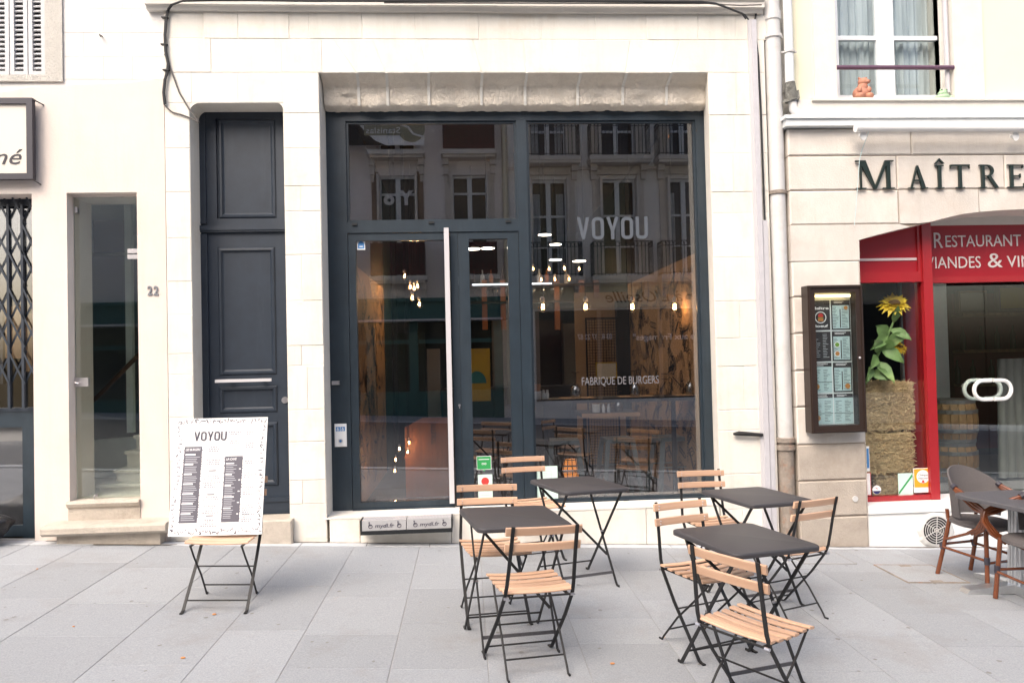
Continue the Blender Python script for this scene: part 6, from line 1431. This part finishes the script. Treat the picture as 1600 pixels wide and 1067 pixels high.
def make_chair():
    t = thing('folding_chair', (0, 0, 0), 'chair', 'chair', 'slatted folding chairs on the terrace')
    for i in range(6):
        y = -.165+i*.066; z = .452-.012*math.cos(y*9)+(.006 if i == 5 else 0)*-1
        slat_x(.20, y, z, .041, .013, lambda u: (0, .008*u*u), (-.12 if i == 5 else .05 if i == 0 else 0)).build('seat_slat', 'beech', t)
    for zc, yc in ((.793, -.240), (.706, -.222)):
        slat_x(.212, yc, zc, .014, .046, lambda u: (-.012*(1-u*u), 0), .16).build('back_slat', 'beech', t)
    q = MB()
    for sx_ in (-1, 1):
        for zc, yc in ((.793, -.240), (.706, -.222)):
            for dz in (-.009, .009): q.ball((sx_*.178, yc+.009, zc+dz), .0042, 6, 4)
    q.build('rivets', 'brushed_metal', t)
    for sx_ in (-1, 1):
        P = [(.178, -.262, .822), (.179, -.249, .76), (.181, -.232, .68), (.184, -.214, .58), (.188, -.196, .49), (.191, -.172, .43), (.195, -.06, .275), (.200, .10, .09), (.202, .165, .012), (.202, .185, .004), (.202, .21, .004)]
        q = MB(); q.strip([(sx_*a, b_, c) for a, b_, c in P], (1, 0, 0), .019, .008); q.build('back_post', 'dark_metal', t)
        P = [(.162, .19, .436), (.165, .10, .335), (.168, -.06, .175), (.170, -.175, .03), (.170, -.19, .006), (.170, -.215, .006)]
        q = MB(); q.tube([(sx_*a, b_, c) for a, b_, c in P], .0065, 8); q.build('leg', 'dark_metal', t, smooth=True)
        q = MB(); q.box(sx_*.162-.006, sx_*.162+.006, -.185, .19, .425, .434); q.build('seat_rail', 'dark_metal', t)
        q = MB(); q.tube([(sx_*.175, -.19, .43), (sx_*.200, -.19, .43)], .008, 8); q.build('hinge', 'brushed_metal', t)
    for (x_, y, z, r_) in ((.200, .125, .062, .005), (.168, -.13, .085, .005), (.195, -.035, .24, .005), (.186, -.185, .43, .006)):
        q = MB(); q.tube([(-x_, y, z), (x_, y, z)], r_, 7); q.build('crossbar', 'dark_metal', t)
    return t
chair = make_chair()
chairs = [((.30, -2.59), 13, 'folding chair with its back to the camera at the left front table'),
          ((.135, -1.85), 192, 'folding chair behind the left front table, its back towards the glazed door'),
          ((.53, -.43), 202, 'folding chair close against the shopfront, beside the green sticker'),
          ((1.88, -1.11), 194, 'folding chair at the right rear table, backed by the shop window'),
          ((1.385, -2.36), 205, 'chair on the left side of the right front table'),
          ((1.335, -3.225), -55, 'chair at the bottom right, turned sideways before the right front table'),
          ((2.115, -1.80), 26, 'folding chair beside the stone pier, between the two right tables'),
          ((-1.675, -1.61), 181, 'chair standing alone at the left and carrying the white menu board')]
for i, ((x, y), r_, lb) in enumerate(chairs):
    o = chair if i == 0 else dup(chair); place(o, x, y, r_); o['label'] = lb
def make_table():
    t = thing('bistro_table', (0, 0, 0), 'table', 'table', 'square folding tables on the terrace')
    H = .285; R = .045; n = 6
    def loop(h, r, z):
        P = []
        for a0, sx_, sy_ in ((0, 1, 1), (90, -1, 1), (180, -1, -1), (270, 1, -1)):
            for k in range(n+1): a = math.radians(a0+90*k/n); P.append((sx_*(h-r)+r*math.cos(a), sy_*(h-r)+r*math.sin(a), z))
        return P
    L = [loop(H-.012, R-.01, .716), loop(H-.001, R, .714), loop(H, R, .722), loop(H, R, .734), loop(H-.003, R, .739), loop(H-.010, R-.004, .742)]
    k = len(L[0]); q = MB(); fs = [tuple(range(k-1, -1, -1)), tuple(range(5*k, 6*k))]
    for i in range(5):
        for j in range(k): j2 = (j+1) % k; fs.append((i*k+j, i*k+j2, (i+1)*k+j2, (i+1)*k+j))
    q.add([v for l in L for v in l], fs); smooth_by_angle(q.build('table_top', 'table_paint', t), 35)
    for sx_ in (-1, 1):
        q = MB(); q.strip([(sx_*.238, -.235, .716), (sx_*.238, .215, .012), (sx_*.238, .232, .004), (sx_*.238, .25, .004)], (1, 0, 0), .008, .019); q.build('leg', 'dark_metal', t)
        q = MB(); q.strip([(sx_*.220, .235, .716), (sx_*.220, -.215, .012), (sx_*.220, -.232, .004), (sx_*.220, -.25, .004)], (1, 0, 0), .008, .019); q.build('leg', 'dark_metal', t)
        q = MB(); q.tube([(sx_*.212, .0, .363), (sx_*.246, .0, .363)], .008, 8); q.build('pivot', 'brushed_metal', t)
        q = MB(); q.box(sx_*.229-.014, sx_*.229+.014, -.25, .25, .708, .7155); q.build('top_rail', 'dark_metal', t)
    q = MB(); q.tube([(-.238, .165, .09), (.238, .165, .09)], .006, 7); q.build('crossbar', 'dark_metal', t)
    q = MB(); q.strip([(-.220, -.165, .09), (.220, -.165, .09)], (0, 1, 0), .006, .02); q.build('crossbar', 'table_grey', t)
    q = MB(); q.strip([(-.212, .22, .69), (.212, -.09, .205)], (0, 1, 0), .006, .018); q.build('brace', 'dark_metal', t)
    return t
table = make_table()
for i, ((x, y), r_, lb) in enumerate((((.23, -2.25), 12, 'black square table at the left front, before the glazed door'), ((.80, -1.10), 22.5, 'black square table at the left rear, near the shop window and paper notice'),
                                      ((2.03, -1.50), 19, 'grey black square table at the right rear, near the stone pier'), ((1.465, -2.73), 19, 'grey black square table at the right front with three chairs round it'))):
    o = table if i == 0 else dup(table); place(o, x, y, r_); o['label'] = lb
# menu board standing on the lone chair
BW, BH = .62, .79
bd = thing('menu_board', (0, 0, 0), 'large white menu board headed VOYOU standing on the lone folding chair', 'menu board')
MB().box(-BW/2, BW/2, -.004, .004, 0, BH).build('board', 'white_card', bd)
yB = -.0046
voyou('print', -.185, .035, BH-.155, .062, .0095, yB-.003, 'ink', bd)
rs = random.Random(17)
q = MB(); hd = MB(); lt = MB()
cols = [(-.245, -.125, .085, BH-.195), (.035, .155, .085, BH-.265)]
edge = MB()
for (a, c, z0, z1) in cols:
    q.box(a, c, yB-.0003, yB, z0, z1)
    z = z0
    while z < z1-.015:
        for x_, s_ in ((a, -1), (c, 1)):
            if rs.random() < .55: w_ = rs.uniform(.003, .009); q.prism([(x_-s_*.001, z), (x_+s_*w_, z+rs.uniform(0, .01)), (x_-s_*.001, z+rs.uniform(.008, .016))][::1 if s_ < 0 else 1], yB-.0002, yB)
        z += .016
q.build('print_column', 'print_grey', bd)
def small(body, x0, x1, z, h, m): text('print', body, x0, x1, z, h, yB-.0007, m, bd, shear=.25, ext=.0002, bold=.02)
small('LES BURGERS', -.236, -.136, BH-.222, .016, 'white_print'); small('LA CAVE', .044, .115, BH-.292, .016, 'white_print')
z = BH-.25; k = 0
while z > .10:
    if k % 5 == 0: hd.box(-.236, -.236+rs.uniform(.05, .09), yB-.0008, yB-.0003, z-.004, z+.006)
    else: lt.box(-.234, -.234+rs.uniform(.075, .098), yB-.0008, yB-.0003, z-.002, z+.002)
    z -= .0125 if k % 5 else .016; k += 1
z = BH-.315; k = 0
while z > .10:
    if k % 6 == 0: hd.box(.044, .044+rs.uniform(.04, .07), yB-.0008, yB-.0003, z-.003, z+.005)
    else:
        lt.box(.045, .045+rs.uniform(.05, .075), yB-.0008, yB-.0003, z-.002, z+.002)
        if k % 3 == 0: hd.box(.134, .147, yB-.0008, yB-.0003, z-.003, z+.004)
    z -= .0125; k += 1
hd.build('print_heading', 'white_print', bd, kind='stuff'); lt.build('print_line', 'ink_light', bd, kind='stuff')
lt = MB(); dk = MB()
def para(xa, xb, zt_, n, st=.014, al='c'):
    for i in range(n):
        l = (xb-xa)*rs.uniform(.35, .95); m_ = (xa+xb)/2 if al == 'c' else xa+l/2; z = zt_-i*st; k = 0; x_ = m_-l/2
        while x_ < m_+l/2: w_ = rs.uniform(.006, .016); lt.box(x_, min(x_+w_, m_+l/2), yB-.0003, yB, z-.003, z+.0035); x_ += w_+.004
for zt_, n in ((BH-.2, 3), (BH-.29, 3), (BH-.40, 6), (BH-.54, 2), (BH-.60, 4), (BH-.70, 3), (.10, 1)): para(-.11, .02, zt_, n)
for zt_, n in ((BH-.10, 2), (BH-.18, 3), (BH-.30, 2), (BH-.38, 3), (BH-.48, 4), (BH-.6, 5), (.13, 4)): para(.17, .265, zt_, n, al='l')
para(.045, .135, BH-.10, 2); para(.045, .135, BH-.16, 2); para(.045, .135, BH-.22, 1)
lt.build('print_line', 'print_mid', bd, kind='stuff')
for zt_ in (BH-.36, BH-.52, BH-.66): dk.box(-.07, -.02, yB-.0004, yB, zt_-.004, zt_+.003)
def squig(cx, cz, s):
    a = rs.uniform(0, 6.28); kd = rs.randrange(3); P = []
    if kd == 0: P = [(math.cos(t)*s*.6, math.sin(t)*s) for t in [k*.5 for k in range(9)]]
    elif kd == 1: P = [(-s, 0), (-.3*s, .35*s), (.3*s, -.3*s), (s, .1*s)]
    else: P = [(-s, -.2*s), (s*.9, .1*s), (s*.5, .5*s)]
    P = [(cx+u*math.cos(a)-v*math.sin(a), cz+u*math.sin(a)+v*math.cos(a)) for u, v in P]; wd = rs.uniform(.0014, .0042)
    for (u0, v0), (u1, v1) in zip(P[:-1], P[1:]):
        d = Vector((u1-u0, v1-v0)); tt = Vector((-d.y, d.x)).normalized()*wd; dk.add([(u0+tt.x, yB-.0002, v0+tt.y), (u0-tt.x, yB-.0002, v0-tt.y), (u1-tt.x, yB-.0002, v1-tt.y), (u1+tt.x, yB-.0002, v1+tt.y)], [(0, 1, 2, 3)])
for i in range(26): squig(-BW/2+.02+i*.0235, BH-.022+rs.uniform(-.01, .008), rs.uniform(.009, .017)); squig(-BW/2+.02+i*.0235, .028+rs.uniform(-.012, .012), rs.uniform(.007, .014))
for i in range(27): z = .04+i*.0275; squig(BW/2-.022+rs.uniform(-.012, .008), z, rs.uniform(.007, .013)); squig(-BW/2+.025+rs.uniform(-.01, .014), z, rs.uniform(.005, .012))
dk.build('border_drawing', 'print_grey', bd, kind='stuff')
bxm, bym = -1.712, -1.64
bd.matrix_world = Matrix.Translation((bxm, bym, gz(bxm, bym)+.463)) @ Matrix.Rotation(math.radians(-1.5), 4, 'Z') @ Matrix.Rotation(math.radians(-12.5), 4, 'X') @ Matrix.Rotation(math.radians(.3), 4, 'Y')

# ---- brasserie set at the right edge
def make_armchair():
    t = thing('rattan_armchair', (0, 0, 0), 'armchair', 'chair', 'rattan armchairs at the restaurant')
    def shell(th0, th1, z0, z1, r0, r1, n, m_):
        vs = []; fs = []
        for j in range(m_+1):
            for i in range(n+1):
                u = -1+2*i/n; v = j/m_; top = z1-(.17*abs(u)**2.0); a = math.radians(u*82); rr = r0+(r1-r0)*v
                z = z0+(top-z0)*v; vs.append((rr*math.sin(a), .02-rr*math.cos(a)*(.92), z))
        for j in range(m_):
            for i in range(n): a = j*(n+1)+i; fs.append((a, a+1, a+n+2, a+n+1))
        k = len(vs); vs2 = [(x*.955, (y-.02)*.955+.02, z) for x, y, z in vs]
        F = fs+[tuple(i+k for i in f[::-1]) for f in fs]; last = m_*(n+1)
        for i in range(n): F.append((last+i, last+i+1, k+last+i+1, k+last+i)); F.append((i+1, i, k+i, k+i+1))
        for j in range(m_): a = j*(n+1); F.append((a, a+n+1, k+a+n+1, k+a)); a += n; F.append((a+n+1, a, k+a, k+a+n+1))
        q = MB(); q.add(vs+vs2, F); return q
    shell(0, 0, .50, .885, .235, .275, 20, 6).build('backrest', 'weave', t, smooth=True)
    q = MB(); prof = [(.20, .435), (.235, .45), (.235, .47), (.21, .485), (.001, .488)]; q.lathe([(.05, .43)]+prof, (0, .0, 0), 24, 1., 1.); q.build('seat', 'weave', t, smooth=True)
    for s_ in (-1, 1):
        for o_ in (0, .028, .056):
            q = MB(); q.tube([(s_*(.245+.012), -.05, .745-o_*.3), (s_*.268, .04+o_*.3, .71-o_), (s_*.285, .14, .665-o_*1.0), (s_*.288, .215-o_*.2, .62-o_*.5), (s_*.275, .235-o_*.6, .545), (s_*.245, .19-o_*.9, .46), (s_*.215, .10-o_, .40)], .0135, 8); q.build('arm', 'rattan_brown', t, smooth=True)
        q = MB(); q.tube([(s_*.185, .165, .45), (s_*.195, .19, 0.004)], .017, 9); q.build('leg', 'rattan_brown', t, smooth=True)
        q = MB(); q.tube([(s_*.17, -.15, .47), (s_*.185, -.205, .16), (s_*.192, -.235, .004)], .017, 9); q.build('leg', 'rattan_brown', t, smooth=True)
        q = MB(); q.tube([(s_*.19, .18, .215), (s_*.19, -.215, .235)], .011, 8); q.build('stretcher', 'rattan_brown', t, smooth=True)
        q = MB(); q.tube([(s_*.215, .05, .40), (s_*.19, -.17, .30)], .011, 8); q.build('stretcher', 'rattan_brown', t, smooth=True)
        for (a, b_, c, d) in ((s_*.192, .181, .19, .245), (s_*.182, -.195, .215, .265)): q = MB(); q.tube([(a, b_, c), (a, b_-(.001 if b_ > 0 else .016), d)], .0205, 9); q.build('binding', 'rattan_wrap', t)
        q = MB(); q.tube([(s_*.256, -.06, .753), (s_*.259, -.035, .738)], .0235, 9); q.build('binding', 'rattan_wrap', t)
        q = MB(); q.tube([(s_*.16, -.17, .46), (s_*.17, -.175, .54)], .014, 8); q.build('back_support', 'rattan_brown', t)
    for y, z in ((.185, .2), (-.21, .25)): q = MB(); q.tube([(-.19, y, z), (.19, y, z)], .011, 8); q.build('stretcher', 'rattan_brown', t, smooth=True)
    return t
ac = make_armchair(); place(ac, 4.05, -1.06, -162); ac['label'] = 'brown rattan armchair with a taupe woven back beside the vent grille'
a2 = dup(ac); place(a2, 4.02, -1.70, 88); a2['label'] = 'rattan armchair cut off by the right edge, before the aluminium table foot'
tb = thing('brasserie_table', (0, 0, 0), 'grey speckled table on a fluted aluminium column at the right edge', 'table')
q = MB(); H = .35; R = .09; L = []
for h, r_, z in ((H-.02, R, .683), (H, R, .688), (H, R, .713), (H-.006, R, .72)):
    P = []
    for a0, sx_, sy_ in ((0, 1, 1), (90, -1, 1), (180, -1, -1), (270, 1, -1)):
        for k in range(7): a = math.radians(a0+15*k); P.append((sx_*(h-r_)+r_*math.cos(a), sy_*(h-r_)+r_*math.sin(a), z))
    L.append(P)
k = len(L[0]); fs = [tuple(range(k-1, -1, -1)), tuple(range(3*k, 4*k))]
for i in range(3):
    for j in range(k): j2 = (j+1) % k; fs.append((i*k+j, i*k+j2, (i+1)*k+j2, (i+1)*k+j))
q.add([v for l in L for v in l], fs); smooth_by_angle(q.build('table_top', 'table_grey', tb), 35)
q = MB(); n = 32; prof = []
q.lathe([(.05, .06), (.05, .682)], (0.04, .1, 0), 16); 
for i in range(12): a = 2*PI*i/12; q.tube([(.04+.05*math.cos(a), .1+.05*math.sin(a), .06), (.04+.05*math.cos(a), .1+.05*math.sin(a), .682)], .011, 6)
q.build('column', 'aluminium', tb)
for ang in (165, 255, 345, 75):
    a = math.radians(ang); c_, s_ = math.cos(a), math.sin(a); q = MB(); vs = []
    for d, wd, z in ((0, .05, .075), (.25, .045, .05), (.40, .05, .03), (.42, .045, .0)):
        vs += [(.04+c_*d-s_*wd, .1+s_*d+c_*wd, z), (.04+c_*d+s_*wd, .1+s_*d-c_*wd, z)]
    vs += [(.04-s_*.05, .1+c_*.05, .004), (.04+s_*.05, .1-c_*.05, .004)]
    q.add(vs, [(0, 1, 3, 2), (2, 3, 5, 4), (4, 5, 7, 6), (0, 2, 4, 6, 8), (1, 9, 7, 5, 3), (6, 7, 9, 8), (0, 8, 9, 1)]); q.build('foot', 'aluminium', tb)
place(tb, 4.10, -1.46, 15)

# ================================================================== SMALL THINGS ON THE PAVEMENT
gx, gy_ = -4.20, -.16
vs = []; fs = []; n, m_ = 28, 16; rs = random.Random(3)
for j in range(m_+1):
    v = j/m_; z = .30*v; r_ = .27*(math.sin(min(1, v*1.25+.18)*PI*.56)**.8)*(1-.85*max(0, v-.72)/.28)
    for i in range(n):
        a = 2*PI*i/n; rr = r_*(1+.10*noise.noise(Vector((math.cos(a)*2, math.sin(a)*2, v*4)))+.07*math.sin(a*9+v*5))
        vs.append((gx+rr*math.cos(a), gy_+rr*.75*math.sin(a), gz(gx, gy_)+z+.02*noise.noise(Vector((math.cos(a)*3, math.sin(a)*3, 9)))))
for j in range(m_):
    for i in range(n): i2 = (i+1) % n; fs.append((j*n+i, j*n+i2, (j+1)*n+i2, (j+1)*n+i))
fs.append(tuple(range(n-1, -1, -1))); fs.append(tuple(range(m_*n, (m_+1)*n)))
tag(MB().add(vs, fs).build('rubbish_bag', 'bag', None, smooth=True), 'black plastic rubbish bag on the pavement below the folding gate', 'rubbish bag')
def cover(x0, x1, y0, y1, label, rusty=True):
    t = thing('access_cover', ((x0+x1)/2, (y0+y1)/2, gz((x0+x1)/2, (y0+y1)/2)), label, 'access cover')
    def gq(mb, a, c, d, e, h): mb.add([(a, d, gz(a, d)+h), (c, d, gz(c, d)+h), (c, e, gz(c, e)+h), (a, e, gz(a, e)+h)], [(0, 1, 2, 3)])
    p = MB(); ground_box(p, x0+.014, x1-.014, y0+.014, y1-.014, .006, .02); p.build('cover_plate', 'paving', t)
    f_ = MB(); [ground_box(f_, *r_, .0075, .02) for r_ in ((x0, x1, y0, y0+.012), (x0, x1, y1-.012, y1), (x0, x0+.012, y0+.012, y1-.012), (x1-.012, x1, y0+.012, y1-.012))]; f_.build('cover_frame', 'rust' if rusty else 'paving_joint', t)
    if rusty:
        for yy in (y0+.02, y1-.06): p = MB(); ground_box(p, (x0+x1)/2-.05, (x0+x1)/2+.05, yy, yy+.035, .008, .01); p.build('lifting_slot', 'rust', t)
cover(3.40, 3.91, -1.13, -.64, 'square paved access cover with a rusty frame near the rattan chair'); cover(2.80, 3.27, -.62, -.26, 'small paved access cover with a thin dark frame beside the lower stone pier', False)
lit = MB(); rs = random.Random(5)
for px_, py_ in ((957, 1037), (286, 1028), (335, 960), (58, 889), (115, 979)):
    x, y = on_ground(px_, py_); lit.ball((x, y, gz(x, y)+.004), .011 if px_ not in (58, 115) else .007, 7, 5, (1.3, .8, .5))
lit.build('litter', 'orange_bit', None, kind='stuff')

# dirt line along the walls, gum spots on the slabs
dl = MB(); rs = random.Random(23); n = 150
for seg in ((-3.7, -2.95, 0), (-3.25, -2.55, -.11), (-2.6, 2.7, 0), (2.95, 5.6, -.05)):
    x0, x1, y0 = seg; k = int((x1-x0)/.035); vs = []
    for i in range(k+1):
        x = x0+(x1-x0)*i/k; d = .012+.035*max(0, noise.noise(Vector((x*3, 1, 0)))+.25)+.012*rs.random()
        vs += [(x, y0+.002, gz(x, y0)+.0058), (x, y0-d, gz(x, y0-d)+.0058)]
    dl.add(vs, [(2*i, 2*i+1, 2*i+3, 2*i+2) for i in range(k)])
dl.build('dirt_line', 'dirt', None, kind='stuff')
gs = MB()
for i in range(170):
    x, y = rs.uniform(-4.2, 4.6), -.15-3.4*rs.random(); r_ = rs.uniform(.006, .016); k = 9
    gs.add([(x+r_*rs.uniform(.7, 1.2)*math.cos(2*PI*j/k), y+r_*rs.uniform(.7, 1.2)*math.sin(2*PI*j/k), gz(x, y)+.0022) for j in range(k)], [tuple(range(k))])
gs.build('gum_spots', 'gum', None, kind='stuff')
